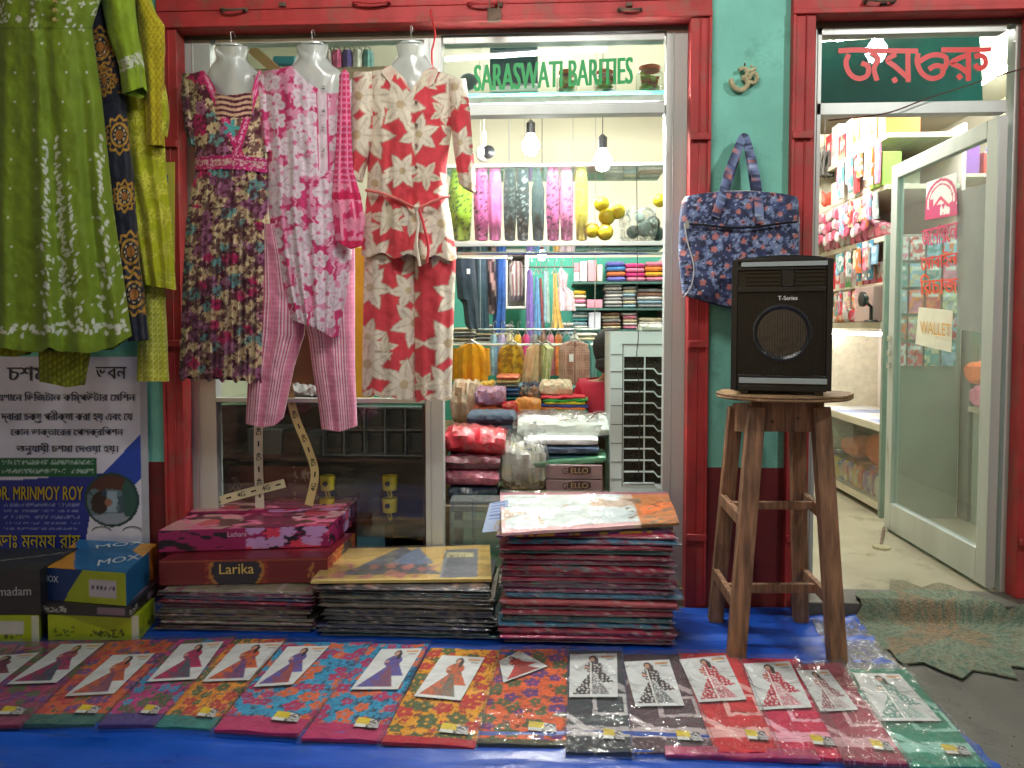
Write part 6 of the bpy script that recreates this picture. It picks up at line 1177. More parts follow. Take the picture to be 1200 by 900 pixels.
wrapped('white shirt packet with a navy band, upper one of the wrapped shirts', 614, 512, 701, 524, .34, .3, lambda X, Y, Z: paintbase(X, S(222, 226, 226))); wrapped('navy blue shirt packet under the white one', 614, 523, 702, 534, .33, .3, lambda X, Y, Z: paintbase(X, S(60, 80, 104))); wrapped('teal blue shirt packet above the green one', 615, 533, 700, 543, .34, .3, lambda X, Y, Z: paintbase(X, S(50, 110, 130)), .02); wrapped('dark green shirt packet sloping over the two boxes', 622, 537, 711, 548, .31, .3, lambda X, Y, Z: paintbase(X, S(60, 116, 84)), .09)
for k, (b, d, lb) in enumerate(((545, 561.5, 'upper mauve grey garment box with dark oval badge'), (562.5, 579, 'lower mauve grey garment box with dark oval badge'))):
    t = thing('garment_box', lb, 'box', V(673, d, .3)); pbx('carton', None, None, 640, b, 706, d, .3, .26, S(150, 126, 126), parent=t); y = (b + d) / 2
    g = MB(); q = [(667 + (3 if abs(math.cos(a)) < 2 else 0), 0) for a in ()]
    ell = [(679 + 13.5 * max(-1, min(1, 1.25 * math.cos(a))), y - 2 + 5.0 * math.sin(a)) for a in np.linspace(0, 2 * PI, 28, endpoint=False)]; g.prism(ell[::-1], .2985, .2995, S(66, 50, 44)); obj('badge', g, ink, t)
    g = MB(); words_px(g, 'ELLO', 669, y - 5, 689, y + 1.5, .2975, S(186, 160, 120)); words_px(g, 'G', 659, y - 5, 664.5, y + 2.5, .2975, S(60, 46, 44)); obj('lettering', g, ink, t)
# clear plastic container
t = thing('clear_container', 'clear plastic drawer box standing in front of the doorway pile', 'container', V(558, 642, .1)); 
cl = film('clear_acrylic', tint=(.78, .86, .84), gloss_rough=.05, bump=.2, bs=8, strength=1.8, haze=.12)
for (a, b, c, d, y0, y1) in ((527, 587, 590, 589, .1, .22), (527, 617, 590, 619, .1, .22), (527, 587, 528.5, 645, .1, .22), (553, 587, 554.5, 645, .1, .22), (589, 587, 590, 645, .1, .22), (527, 589, 590, 645, .102, .104)): g = MB(); g.pbox(a, b, c, d, y0, y1); obj('wall_panel', g, cl, t)
# ---- air cooler
coolw = mat('cooler_plastic', S(212, 222, 222), rough=.42, var=.06, vs=3)
ac = thing('air_cooler', 'tall white air cooler with dark slatted side grille in the doorway', 'air cooler', V(757, 575, .6)); CY = .42
x0, x1 = V(715, 480, CY).x, V(800, 480, CY).x; zt_, zbt = V(757, 389, CY).z, STEP
g = MB(); g.box(x0, V(731, 480, CY).x, CY, CY + .42, zbt + .03, zt_); xg0, xg1 = V(731, 480, CY).x, V(786, 480, CY).x; zg1, zg0 = V(750, 418, CY).z, V(750, 568, CY).z
g.box(xg1, x1, CY, CY + .42, zbt + .03, zt_); g.box(xg0, xg1, CY, CY + .42, zg1, zt_); g.box(xg0, xg1, CY, CY + .42, zbt + .03, zg0); obj('body', g, coolw, ac)
g = MB(); g.box(xg0, xg1, CY + .035, CY + .1, zg0, zg1)
hc = mat('honeycomb_pad', (.06, .05, .035), rough=.9, var=.9, vs=160, bump=1.0, bs=200); obj('cooling_pad', g, hc, ac)
for k in range(11):
    y = 432 + k * 13.4
    if y > 566: break
    g = MB(); pts = [V(731, y, CY + .008), V(766, y, CY + .008), V(771, y + 6, CY + .008), V(786, y + 6, CY + .008)]
    for p, q in zip(pts[:-1], pts[1:]): g.bar(p, q, .022, .0055, up=(0, 0, 1))
    obj('slat', g, coolw, ac)
g = MB(); g.pbox(754.5, 418, 756, 568, CY + .0, CY + .02); obj('rib', g, coolw, ac)
g = MB(); g.pbox(729, 403, 786, 404, CY - .002, CY + .002); g.pbox(729, 404, 730, 570, CY - .002, CY + .002); obj('groove', g, darkal, ac)
for y in (415, 435, 455, 475, 497, 519, 541, 561): g = MB(); g.pbox(716, y, 729, y + .8, CY - .0015, CY + .002); obj('groove', g, darkal, ac)
for a in (x0 + .03, x1 - .06): g = MB(); g.box(a, a + .04, CY + .03, CY + .36, STEP, STEP + .03); obj('foot', g, blackp, ac)
pslab('folded_paper', 'loose folded newspaper lying on top of the air cooler', 'newspaper', 752, 380, 778, 388.5, CY + .05, .25, S(206, 204, 190), m=paper, amp=.006, ex=3)
g = MB(); g.tube(smooth_pts([V(746, 198, .4), V(747, 300, .4), V(746, 360, .4), V(748, 395, .405), V(746, 420, .405), V(750, 470, .405), V(748, 560, .405)], 5), .0022, 5); obj('power_cord', g, blackp, label='thin black cord dangling in front of the air cooler', cat='cord')
# ---- seated person seen from behind, half hidden by the cooler
ppl = thing('person', 'person with short dark hair in a red top sitting behind the air cooler', 'person', (V(712, 480, 1.0).x, 1.05, STEP)); hc_ = V(717, 411, 1.0); hx = hc_.x
def skin(nm, verts, edges, m, rad, par, sub=2):
    me = bpy.data.meshes.new(nm); org = WORLD[par.name]; me.from_pydata([Vector(v) - org for v in verts], edges, []); o = bpy.data.objects.new(nm, me); COL.objects.link(o); o.parent = par; WORLD[o.name] = org.copy()
    md = o.modifiers.new('skin', 'SKIN'); md.use_smooth_shade = True
    for v, r in zip(me.skin_vertices[0].data, rad): v.radius = (r, r) if not hasattr(r, '__len__') else r
    me.skin_vertices[0].data[0].use_root = True; s = o.modifiers.new('sub', 'SUBSURF'); s.levels = s.render_levels = sub; me.materials.append(m); return o
skn = mat('brown_skin', S(166, 116, 88), rough=.5, var=.06); zh = hc_.z; py_ = 1.05
def bodyverts(): 
    return [(hx, py_, zh - .62), (hx, py_, zh - .42), (hx, py_ + .0, zh - .25), (hx, py_, zh - .17), (hx + .005, py_, zh - .10), (hx + .01, py_, zh), (hx + .01, py_ + .0, zh + .06),
            (hx - .15, py_, zh - .21), (hx - .20, py_ + .04, zh - .40), (hx - .12, py_ + .22, zh - .50), (hx - .06, py_ + .28, zh - .5), (hx + .15, py_, zh - .21), (hx + .20, py_ + .04, zh - .40), (hx + .12, py_ + .22, zh - .5), (hx + .07, py_ + .28, zh - .5),
            (hx - .1, py_ + .04, zh - .66), (hx - .12, py_ + .42, zh - .64), (hx - .12, py_ + .42, STEP + .06), (hx - .12, py_ + .54, STEP + .04), (hx + .1, py_ + .04, zh - .66), (hx + .12, py_ + .42, zh - .64), (hx + .12, py_ + .42, STEP + .06), (hx + .12, py_ + .54, STEP + .04)]
be = [(0, 1), (1, 2), (2, 3), (3, 4), (4, 5), (5, 6), (2, 7), (7, 8), (8, 9), (9, 10), (2, 11), (11, 12), (12, 13), (13, 14), (0, 15), (15, 16), (16, 17), (17, 18), (0, 19), (19, 20), (20, 21), (21, 22)]
skin('body', bodyverts(), be, skn, [(.15, .11), (.13, .10), (.13, .09), (.06, .06), (.05, .05), (.082, .09), (.07, .075), .05, .042, .032, .028, .05, .042, .032, .028, .085, .06, .045, .03, .085, .06, .045, .03], ppl)
rcl = mat('red_cotton', S(186, 34, 62), rough=.8, var=.12, vs=12, bump=.4, bs=14)
bv = bodyverts(); skin('kurta', [bv[0], bv[1], bv[2], (hx, py_, zh - .19), bv[7], bv[8], (bv[8][0] + .03, bv[8][1] + .09, bv[8][2] - .06), bv[11], bv[12], (bv[12][0] - .03, bv[12][1] + .09, bv[12][2] - .06)], [(0, 1), (1, 2), (2, 3), (2, 4), (4, 5), (5, 6), (2, 7), (7, 8), (8, 9)], rcl, [(.185, .14), (.16, .125), (.155, .11), (.075, .07), .07, .062, .055, .07, .062, .055], ppl)
g = MB(); P = []
for i in range(13):
    th = PI * i / 12
    for k in range(20):
        ph = 2 * PI * k / 20; r = .098; lo = .02 if math.sin(ph) > .2 else 0; x = r * math.sin(th) * math.cos(ph) * 1.0; y = r * math.sin(th) * math.sin(ph) * 1.08; z = r * 1.12 * math.cos(th)
        if z < -.03 and math.sin(ph) > .1: y *= .55; 
        P.append((hx + .005 + x - .012, py_ - .02 + y, zh + .02 + z - (.02 if math.sin(ph) < 0 and z < 0 else 0)))
g.grid(np.array(P).reshape(13, 20, 3), wrap=True); g.lathe([(.02, -.04), (.055, -.01), (.05, .03), (.01, .05)], (hx - .04, py_ - .09, zh - .08), 14); obj('hair', g, mat('dark_hair', (.008, .006, .006), rough=.6, var=.3, vs=60, bump=.6, bs=90, stretch=(4, 4, .5)), ppl)
g = MB(); g.lathe([(.012, -.03), (.02, 0), (.006, .03)], (hx + .105, py_ + .03, zh - .0), 10); obj('ear', g, skn, ppl)
t = thing('low_stool', 'low wooden stool under the seated person', 'stool', (hx, py_, STEP)); g = MB(); g.box(hx - .16, hx + .16, py_ - .15, py_ + .15, zh - .775, zh - .75); obj('seat', g, woodl, t)
for sx in (-.13, .13):
    for sy in (-.12, .12): g = MB(); g.box(hx + sx - .02, hx + sx + .02, py_ + sy - .02, py_ + sy + .02, STEP, zh - .775); obj('leg', g, woodl, t)
# ---- glass display case behind the left window
cw = mat('dark_case_wood', S(70, 30, 30), rough=.5, var=.3, vs=6, stretch=(1, 1, 4)); dc = thing('display_case', 'dark glass fronted case of crockery behind the left window', 'display case', V(370, 690, .4)); ZS = V(370, 470, .13).z
xa_, xb_ = V(250, 500, .14).x, V(500, 500, .14).x
for (a, b, y0, y1, z0, z1, nm) in ((xa_, xb_, .14, .62, ZS - .02, ZS, 'top_board'), (xa_, xb_, .6, .62, STEP, ZS - .02, 'back_panel'), (xa_, xa_ + .02, .14, .6, STEP, ZS - .02, 'side_panel'), (xb_ - .02, xb_, .14, .6, STEP, ZS - .02, 'side_panel'), (xa_ + .02, xb_ - .02, .14, .6, STEP, STEP + .05, 'base')):
    g = MB(); g.box(a, b, y0, y1, z0, z1); obj(nm, g, cw if nm != 'top_board' else MATS['shelf_glass'], dc)
for y in (537, 606): g = MB(); z = V(370, y, .2).z; g.box(xa_ + .02, xb_ - .02, .18, .6, z - .012, z); obj('shelf_board', g, cw, dc)
zz1, zz2 = V(370, 537, .2).z, V(370, 606, .2).z
def mug(px, py, lb):
    t = thing('mug', lb, 'mug', V(px, py + 11, .16), 'yellow mugs in the display case'); p = V(px, py, .19); g = MB(); M_ = Matrix.Rotation(0, 4, 'Z')
    g.lathe([(.001, -.03), (.034, -.03), (.037, .035), (.034, .035), (.030, -.025), (.001, -.025)], p, 22); obj('cup', g, mat('yellow_glaze', S(214, 190, 30), rough=.25, var=.05, coat=.6), t)
    g = MB(); q = V(px - 3, py + 1, .152); g.lathe([(.001, 0), (.012, 0), (.012, .003)], q, 14, axis='y'); obj('printed_dot', g, blackp, t)
    g = MB(); g.tube(smooth_pts([V(px, py + 8, .18), V(px + 2, py + 14, .175), V(px, py + 17, .18), V(px - 3, py + 9, .18)], 5), .004, 6); obj('handle', g, MATS['yellow_glaze'], t)
for a, b, lb in ((457, 566, 'yellow mug on the upper shelf at the right of the case'), (457, 592, 'yellow mug below it at the right of the case'), (384, 566, 'yellow mug on the upper shelf at the centre of the case'), (383, 592, 'yellow mug partly hidden above the printed box')): mug(a, b, lb)
for k, (a, b, r) in enumerate(((408, 568, 16), (433, 566, 17), (432, 592, 17), (408, 594, 14))):
    p = V(a, b, .2); rr_ = r * .0039; g = MB(); g.lathe([(rr_ * .9, .0), (rr_, .012), (rr_ * .93, .012), (rr_ * .8, .002), (rr_ * .4, .003), (rr_ * .37, .0)], p, 30, axis='y'); obj('glass_plate', g, wglass, label=['glass plate upright at the upper left of the plate group', 'glass plate at the upper right of the plate group', 'glass plate at the lower right of the plate group', 'glass plate at the lower left of the plate group'][k], cat='plate', group='glass plates in the display case')
def mbx_p(s, t): C = paintbase(s, S(120, 36, 30)); m, c, r, _ = motifs(s * 115, t * 42, 13, 6, .4, 3, prob=.55); put(C, m & ((s < .4) | (s > .75)) & (fbm(s * 90, t * 40, 3) > .45), S(206, 176, 160)); return C
t = thing('printed_carton', 'brick red carton with white flower print inside the case', 'carton', V(315, 604, .3)); pbx('body', None, None, 256, 546, 374, 604, .26, .2, S(110, 34, 30), parent=t); obj('front_panel', pq(256.5, 546.5, 373.5, 603, .2595, .001, mbx_p, 90, 44), carton, t)
tr = thing('compartment_tray', 'grey upright tray of dark compartments on the case top shelf', 'tray', V(440, 536, .3))
for a in (378, 402, 426, 450, 474, 497): g = MB(); g.pbox(a, 478, a + 1.6, 534, .2, .34); obj('divider', g, mat('smoke_plastic', S(120, 126, 134), rough=.3, var=.1), tr)
for b in (477, 503, 533): g = MB(); g.pbox(378, b, 498, b + 1.5, .198, .342); obj('divider', g, MATS['smoke_plastic'], tr)
for k in range(5):
    for j in range(2): pbx('packed_item', None, None, 380 + k * 24, 481 + j * 26, 400 + k * 24, 502 + j * 29, .26, .06, [S(50, 56, 66), S(40, 44, 50), S(66, 70, 80)][(k + j) % 3], parent=tr)
for k, (a, c) in enumerate(((290, 330), (331, 352), (353, 376))): pbx('stock_box', ['wide grey box on the case top shelf', 'dark maroon box on the case top shelf', 'narrow slate box on the case top shelf'][k], 'box', a, 503 + k * 3, c, 536.5, .3, .2, [S(110, 106, 112), S(70, 30, 34), S(80, 84, 96)][k])
pbx('stock_box', 'pale blue box at the bottom of the case', 'box', 418, 616, 451, 688, .24, .2, S(110, 156, 176)); g = MB(); pslab('reflection_piece', 'pale crumpled piece standing in for a white reflection at the top of the case', 'reflection stand-in', 334, 450, 372, 468, .3, .2, S(200, 206, 206), m=poly, amp=.01, ex=2.6)  # crumpled piece added where the case shows a white reflection
pbx('yellow_carton', 'tall yellow carton standing on the case between the hanging outfits', 'carton', 404, 290, 428, 466, .3, .16, S(206, 160, 30)); pbx('brown_carton', 'brown carton on the case behind the striped trousers', 'carton', 300, 378, 402, 466, .34, .2, S(130, 84, 60))
# tapes printed with 4G stuck on the window
tape = mat('printed_tape', attr=True, rough=.4, var=.06, coat=.4); tp = thing('window_tape', 'cream tapes printed 4G stuck crosswise on the dark window', 'tape', V(310, 590, .07)); TY = .078
def tapestrip(pts, wpx, tone, TY=TY):
    sp_ = smooth_pts(pts, 8); g = MB(); w_ = wpx * .00375; ribbon(g, sp_, w_, tone, TY, off=.002); vs = g.v[-1]; g.add(vs + np.array([0, .0015, 0]), [f[::-1] for f in g.f[:]], tone); o = obj('strip', g, tape, tp)
    L_ = 0; g = MB(); k = 0; last = sp_[0]
    P = np.array(sp_); dd = np.r_[0, np.cumsum(np.hypot(*np.diff(P, axis=0).T))]; tot = dd[-1]; s = 8
    while s < tot - 8:
        x, y = np.interp(s, dd, P[:, 0]), np.interp(s, dd, P[:, 1]); x2, y2 = np.interp(s + 9, dd, P[:, 0]), np.interp(s + 9, dd, P[:, 1]); d = np.array([x2 - x, y2 - y]); d /= np.hypot(*d)
        if d[0] < -.05: d = -d
        nrm = np.array([d[1], -d[0]]); h = wpx * .55; c = np.array([x, y]); ln = 9 if k % 2 == 0 else 6; hh = h if k % 2 == 0 else h * .3; a = c - d * ln / 2 - nrm * hh / 2; b = c + d * ln / 2 - nrm * hh / 2; e = a + nrm * hh
        letter(g, '4G' if k % 2 == 0 else '—', V(*a, TY - .0035), V(*b, TY - .0035), V(*e, TY - .0035), S(24, 24, 26), bold=.0005); s += 15; k += 1
    obj('lettering', g, ink, o)
tapestrip([(303, 497), (303, 540), (305, 600)], 11, S(206, 204, 186)); tapestrip([(338, 448), (345, 485), (362, 528), (369, 556), (362, 592)], 10, S(206, 190, 130)); tapestrip([(246, 590), (280, 580), (334, 566)], 10.5, S(210, 208, 170), TY - .006)
# ---- things glimpsed behind the busts
pbx('wall_panel', 'grey steel cupboard door glimpsed left of the leftmost bust', 'cupboard', 252, 60, 268, 330, 1.2, .3, S(190, 196, 196), m=plast)
g = MB(); g.tube([V(322, 72, 1.0), V(346, 72, 1.0)], .028, 18, col=S(90, 180, 210)); obj('thread_roll', g, plast, label='light blue roll lying behind the busts', cat='roll')
t = thing('loft_shelf', 'loft board behind the busts carrying odds and ends', 'shelf', V(330, 80, 1.0)); g = MB(); g.pbox(262, 79, 505, 82, .92, 1.3); obj('board', g, woodl, t)
g = MB(); g.tube([V(296, 58, .9), V(330, 88, .9)], .035, 4, col=S(222, 160, 120)); obj('wooden_beam', g, plast, label='peach coloured slanting strut behind the leftmost bust', cat='strut')
for k, (a, c, col, nm_) in enumerate(((378, 390, S(216, 210, 210), 'white'), (388, 402, S(200, 100, 140), 'pink'), (400, 414, S(90, 80, 140), 'violet'), (412, 426, S(206, 206, 200), 'ivory'), (424, 438, S(80, 120, 120), 'teal'))):
    shirtlike('hung_shirt', '%s shirt hung high between the middle and right busts' % nm_, 'shirt', [(58, a + 3, c - 3), (63, a, c), (130, a, c)], 1.5, speck(col, tuple(np.clip(np.array(col) * 1.3, 0, 1)), 8), ((a + c) / 2, 53, 5))
t = thing('clothes_rail', 'high rail carrying shirts between the busts', 'rail', V(410, 50, 1.5)); g = MB(); g.tube([V(340, 46, 1.5), V(500, 46, 1.5)], .008, 8); obj('rod', g, chrome, t)
for xx in (345, 495): p = V(xx, 46, 1.5); g = MB(); g.tube([p, Vector((p.x, p.y, 2.95))], .003, 5); obj('rod_wire', g, hookm, t)
# ================================================================== INSIDE THE GENERAL STORE
UX, U0, U1 = 1.95, 1.38, 3.7
un = thing('store_shelving', 'long white shelving unit with wooden ledges running back into the general store', 'shelving', (2.15, 2.4, STEP)); ledw = mat('cream_ledge', S(208, 200, 180), rough=.5, var=.15, vs=5, stretch=(5, 1, 5))
for z, th, m, nm in ((STEP + .03, .05, ledw, 'plinth'), (.32, .012, wglass, 'glass_shelf'), (.58, .045, ledw, 'counter_board'), (1.20, .04, ledw, 'ledge'), (1.46, .015, ledw, 'ledge'), (1.72, .03, ledw, 'ledge'), (2.02, .03, ledw, 'ledge'), (2.32, .03, ledw, 'ledge')):
    g = MB(); g.box(UX, UX + .42, U0, U1, z, z + th); obj(nm, g, m, un, bevel=.002 if m is ledw else 0)
for y in (U0 - .03, 2.5, U1): g = MB(); g.box(UX - .012, UX + .43, y, y + .03, STEP, 2.36 if y != U0 - .03 else 1.75); obj('upright', g, ledw if y > U0 else mat('grey_green_panel', S(132, 142, 132), rough=.5, var=.15, vs=4), un, bevel=.002)
g = MB(); g.box(UX + .43, UX + .45, U0, U1, STEP, 2.4); obj('back_panel', g, mat('pink_distemper', S(226, 214, 208), rough=.7, var=.05), un)
g = MB(); g.box(UX - .004, UX, U0, U1, STEP + .08, .58); obj('pane', g, wglass, un)
def atu(px, z): return 1.95 * 900 / (px - 650) - 3.3
lamp_tube((UX + .1, U0 + .1, 1.165), (UX + .1, U0 + 1.5, 1.165), 34, 'bright tube under the ledge of the store shelving', r=.011)
# papers on the counter board
for k in range(9): y = U0 + .08 + k * .2; g = MB(); panel((UX + .01, y, .627 + .0), (UX + .01, y + .17, .627), (UX + .36, y + .17, .627), (UX + .36, y, .627), .006 + .002 * k, S(214, 216, 220) if k % 3 else S(150, 160, 196), 8, 8, amp=.004, seed=k, mb=g); P_ = obj('paper_sheaf', g, paper, label='%s sheaf of %s papers on the bright counter of the store' % (ORD[k] if k else 'nearest', 'white' if k % 3 else 'bluish'), cat='papers', group='paper sheaves on the store counter')
def wbox(nm, lb, cat, x0, x1, y0, y1, z0, z1, col, m=carton, group=None): g = MB(); g.box(x0, x1, y0, y1, z0, z1, col); return obj(nm, g, m, None, lb, cat, group, bevel=.003)
def wslab(nm, lb, cat, x, y, z, w_, d, h, col, m=goods, group=None, **k): g = slab(x, y, z, w_, d, h, col, seed=rI.randrange(999), **k); return obj(nm, g, m, None, lb, cat, group)
t_ = wslab('orange_bag', 'orange plastic bag in the glass counter of the store', 'bag', UX + .15, 1.55, .335, .22, .34, .2, S(216, 96, 40), ex=2.4, amp=.012); wslab('cloth_roll', 'salmon cloth bundle in the glass counter of the store', 'cloth bundle', UX + .14, 1.98, .335, .2, .3, .13, S(214, 120, 96), ex=2.5, amp=.01)
wslab('cloth_roll', 'grey green bundle deep in the glass counter', 'cloth bundle', UX + .14, 2.35, .335, .2, .3, .17, S(130, 150, 130), ex=2.5, amp=.01)
SN = [('red', S(206, 50, 60)), ('white', S(220, 216, 210)), ('yellow', S(226, 190, 60)), ('blue', S(80, 110, 190)), ('pink', S(222, 120, 150)), ('purple', S(130, 80, 160)), ('green', S(90, 160, 90)), ('orange', S(226, 130, 60))]
def rowgoods(where, z, y0, y1, step, hmin, hmax, cols, nm='snack_packet', cat='packet', x=UX + .02, d=.12, rows=1, soft=True, lab='packet'):
    y = y0; k = 0
    while y < y1:
        w_ = step * rI.uniform(.75, .95); h = rI.uniform(hmin, hmax); cn, cc = cols[rI.randrange(len(cols))]; c2 = cols[rI.randrange(len(cols))][1]
        def pf(X, Y, Z, cc=cc, c2=c2, k=k): C = paintbase(X, cc); put(C, fbm(Y * 40 + k, Z * 40, k) > .56, c2); put(C, fbm(Y * 90 + k, Z * 90, k + 3) > .66, S(224, 220, 214)); return C
        lb = '%s %s, %s from the door %s' % (cn, lab, ORD[min(k, 23)] if k else 'first', where)
        if soft: wslab(nm, lb, cat, x + d / 2, y + w_ / 2, z, d, w_, h, cc, m=goods, ex=3, amp=.006, group='goods ' + where, paint=lambda X, Y, Z, pf=pf: pf(X, Y, Z))
        else:
            g = MB(); panel((x, y + w_, z), (x, y, z), (x, y, z + h), (x, y + w_, z + h), .001, lambda s, t, cc=cc, c2=c2, k=k: (lambda C: (put(C, (t < .3) | (fbm(s * 6, t * 6, k) > .6), c2), put(C, (np.abs(t - .6) < .12) & (s > .2) & (s < .8), S(226, 222, 216)), C)[2])(paintbase(s, cc)), 10, 10, mb=g); g.box(x + .0005, x + d, y, y + w_, z, z + h, cc); obj(nm, g, carton, None, lb, cat, 'goods ' + where)
        y += step; k += 1
rowgoods('at the bottom of the glass counter', STEP + .082, 1.45, 2.8, .085, .14, .19, SN); rowgoods('piled above them in the glass counter', STEP + .082, 1.46, 2.8, .1, .12, .16, SN, x=UX + .15)
rowgoods('on the ledge above the bright counter', 1.242, 1.78, 3.4, .11, .08, .13, [SN[0], SN[1], SN[4], SN[7]], soft=True); rowgoods('on the small ledge at eye height', 1.477, 1.46, 3.4, .1, .12, .19, [SN[1], SN[0], SN[4], SN[6], ('beige', S(206, 176, 140))], soft=False, nm='goods_box', cat='box', lab='box')
rowgoods('on the long pink stocked ledge', 1.752, 1.5, 3.4, .1, .08, .14, [SN[4], SN[1], ('rose', S(214, 110, 130))], soft=True); rowgoods('on the highest crowded ledge', 2.352, 1.46, 3.5, .13, .16, .3, [SN[0], SN[1], ('grey', S(160, 160, 160)), SN[7], ('beige', S(206, 176, 140))], soft=False, nm='goods_box', cat='box', lab='box', d=.2)
wbox('carton', 'long white carton on the ledge above the pink packets', 'carton', UX + .0, UX + .3, 1.62, 2.3, 2.052, 2.22, S(222, 216, 200)); wslab('basket_load', 'red basket heaped with cloth beside the white carton', 'basket', UX + .12, 2.62, 2.052, .24, .26, .2, S(214, 90, 70), ex=2.4, amp=.012)
wbox('picture_box', 'green bordered toy box with pink flower on the ledge by the door', 'toy box', UX - .01, UX + .1, 1.42, 1.6, 2.052, 2.25, S(150, 190, 90))
# pink packets hung in strips from the upper ledge
for k in range(22):
    y = 1.62 + k * .085; t = thing('hanging_packet_strip', 'strip of %s packets hanging from the ledge, %s from the door' % (['pink', 'white and pink', 'rose'][k % 3], ORD[k] if k else 'first'), 'packet strip', (UX - .03, y, 1.84), 'packet strips hanging from the ledge')
    for j in range(3): g = slab(UX - .03 - .01 * (k % 2), y, 1.955 - j * .075 - .01 * (k % 3), .02, .075, .07, [S(226, 150, 170), S(226, 214, 214), S(206, 90, 120)][(k + j) % 3], m=6, n=12, amp=.005, ex=2.6, seed=k * 3 + j); obj('packet', g, goods, t)
    g = MB(); g.tube([(UX - .02, y, 2.03), (UX - .025, y, 1.8)], .002, 4); obj('string', g, white_l, t)
# blue and white blister strips, basket, weighing box on the ledge near the door
for k, (y, c) in enumerate(((1.5, S(60, 120, 150)), (1.59, S(200, 206, 214)), (1.68, S(60, 130, 160)))):
    t = thing('blister_card', ['blue blister card nearest the door', 'white blister card between the two blue ones', 'blue blister card farther from the door'][k], 'blister card', (UX - .02, y, 1.5)); obj('card', panel((UX - .02, y + .07, 1.5), (UX - .02, y, 1.5), (UX - .02, y, 1.74), (UX - .02, y + .07, 1.74), .003, c), paper, t)
    for j in range(5): g = MB(); g.lathe([(.012, 0), (.014, .006), (.004, .01)], (UX - .024, y + .035, 1.525 + j * .045), 8, axis='y', M=Matrix.Rotation(-PI / 2, 4, 'Z')); obj('blister', g, white_l, t)
wbox('scale_box', 'greyish pink metal box standing on the ledge beside the door', 'box', UX - .05, UX + .2, 1.42, 1.7, 1.242, 1.455, S(176, 150, 144), m=plast)
t = thing('desk_fan', 'small black clamp fan on the ledge beside the door', 'fan', (UX - .06, 1.42, 1.242)); g = MB(); g.tube([(UX - .06, 1.42, 1.243), (UX - .06, 1.42, 1.33), (UX - .10, 1.42, 1.37)], .01, 8); obj('neck', g, blackp, t); g = MB(); g.lathe([(.02, -.02), (.045, -.01), (.045, .01), (.02, .03)], (UX - .11, 1.42, 1.375), 16, axis='x'); obj('motor_housing', g, blackp, t); g = MB(); g.lathe([(.04, 0), (.035, .01)], (UX - .06, 1.42, 1.2415), 14); obj('base', g, blackp, t)
# sloping orange beam and dark bundle at the back
g = MB(); g.bar(V(930, 232, 3.0), V(1045, 128, 3.0), .3, .13, up=(0, 1, 0)); obj('sloping_beam', g, orange, label='orange painted beam sloping across the back wall of the store', cat='beam')
g = MB(); g.box(1.07, 3.4, 3.9, 4.1, 2.4, 2.5); obj('wall_band', g, orange, kind='structure')
g = MB()
for k in range(26): a = rI.uniform(-.09, .09); b = rI.uniform(-.05, .05); p = V(966, 192, 2.4); g.tube(smooth_pts([p + Vector((a, b, .08)), p + Vector((a * 1.3 + rI.uniform(-.03, .03), b, 0)), p + Vector((a * .9 + rI.uniform(-.05, .05), b, -.09))], 4), .009, 5)
g.tube([p + Vector((0, 0, .07)), p + Vector((0.09, 0, .13)), p + Vector((.14, .0, .12))], .006, 5); g.tube([p + Vector((0, 0, .07)), Vector((p.x, p.y, 2.95))], .003, 4)
obj('black_bag_bundle', g, mat('dull_black_cloth', (.06, .055, .05), rough=.8), label='dark bundle of hanging bags high in the store', cat='bag bundle')
wbox('green_tin', 'dark green tin on the ledge below the dark bundle', 'tin', UX - .02, UX + .15, 2.7, 2.85, 1.76, 1.98, S(60, 130, 110), m=plast)
# dark teal board behind the lettered transom
g = MB(); g.prism([(952, 122), (952, 50), (1148, 38), (1152, 122)], .55, .57, S(38, 104, 104)); obj('teal_board', g, mat('teal_board', S(34, 96, 98), rough=.3, var=.35, vs=5), label='dark teal board hanging behind the red lettered transom', cat='board')
# things seen through the glass door
cs = thing('side_counter', 'grey green counter seen through the glass door', 'counter', (2.6, .95, STEP)); g = MB(); g.box(UX + .46, 3.3, .95, 1.25, STEP, .72); obj('body', g, mat('grey_green_laminate', S(150, 164, 150), rough=.4, var=.1), cs); g = MB(); g.box(UX + .44, 3.32, .93, 1.27, .72, .75); obj('top', g, ledw, cs)
rowgoods('on the side counter behind the glass door', .752, .96, 1.2, .1, .12, .2, SN, x=2.45); 
for k in range(7): wbox('goods_box', '%s box in the row on the side counter behind the glass' % ['red', 'white', 'teal', 'yellow', 'pink', 'blue', 'grey'][k], 'box', 2.42 + k * .11, 2.51 + k * .11, 1.0, 1.15, .752, .9 + .05 * (k % 3), [SN[0][1], SN[1][1], S(60, 150, 140), SN[2][1], SN[4][1], SN[3][1], S(160, 160, 160)][k])
cpb = thing('steel_cupboard', 'grey green steel cupboard seen through the lower half of the glass door', 'cupboard', (2.9, 1.36, STEP)); g = MB(); g.box(UX + .46, 3.36, 1.29, 1.43, STEP, 1.19); obj('body', g, mat('grey_green_steel', S(118, 128, 118), rough=.45, var=.15), cpb)
for zz in (.45, .8): g = MB(); g.box(UX + .5, 3.3, 1.28, 1.29, zz, zz + .3); obj('door_leaf', g, MATS['grey_green_steel'], cpb, bevel=.004)
sh2 = thing('wall_shelf', 'wall shelf of boxed goods seen through the upper glass door', 'shelf', (2.8, 1.6, 1.3))
for z in (1.2, 1.5, 1.8, 2.1): g = MB(); g.box(2.42, 3.4, 1.45, 1.8, z, z + .02); obj('board', g, ledw, sh2)
kk = 0
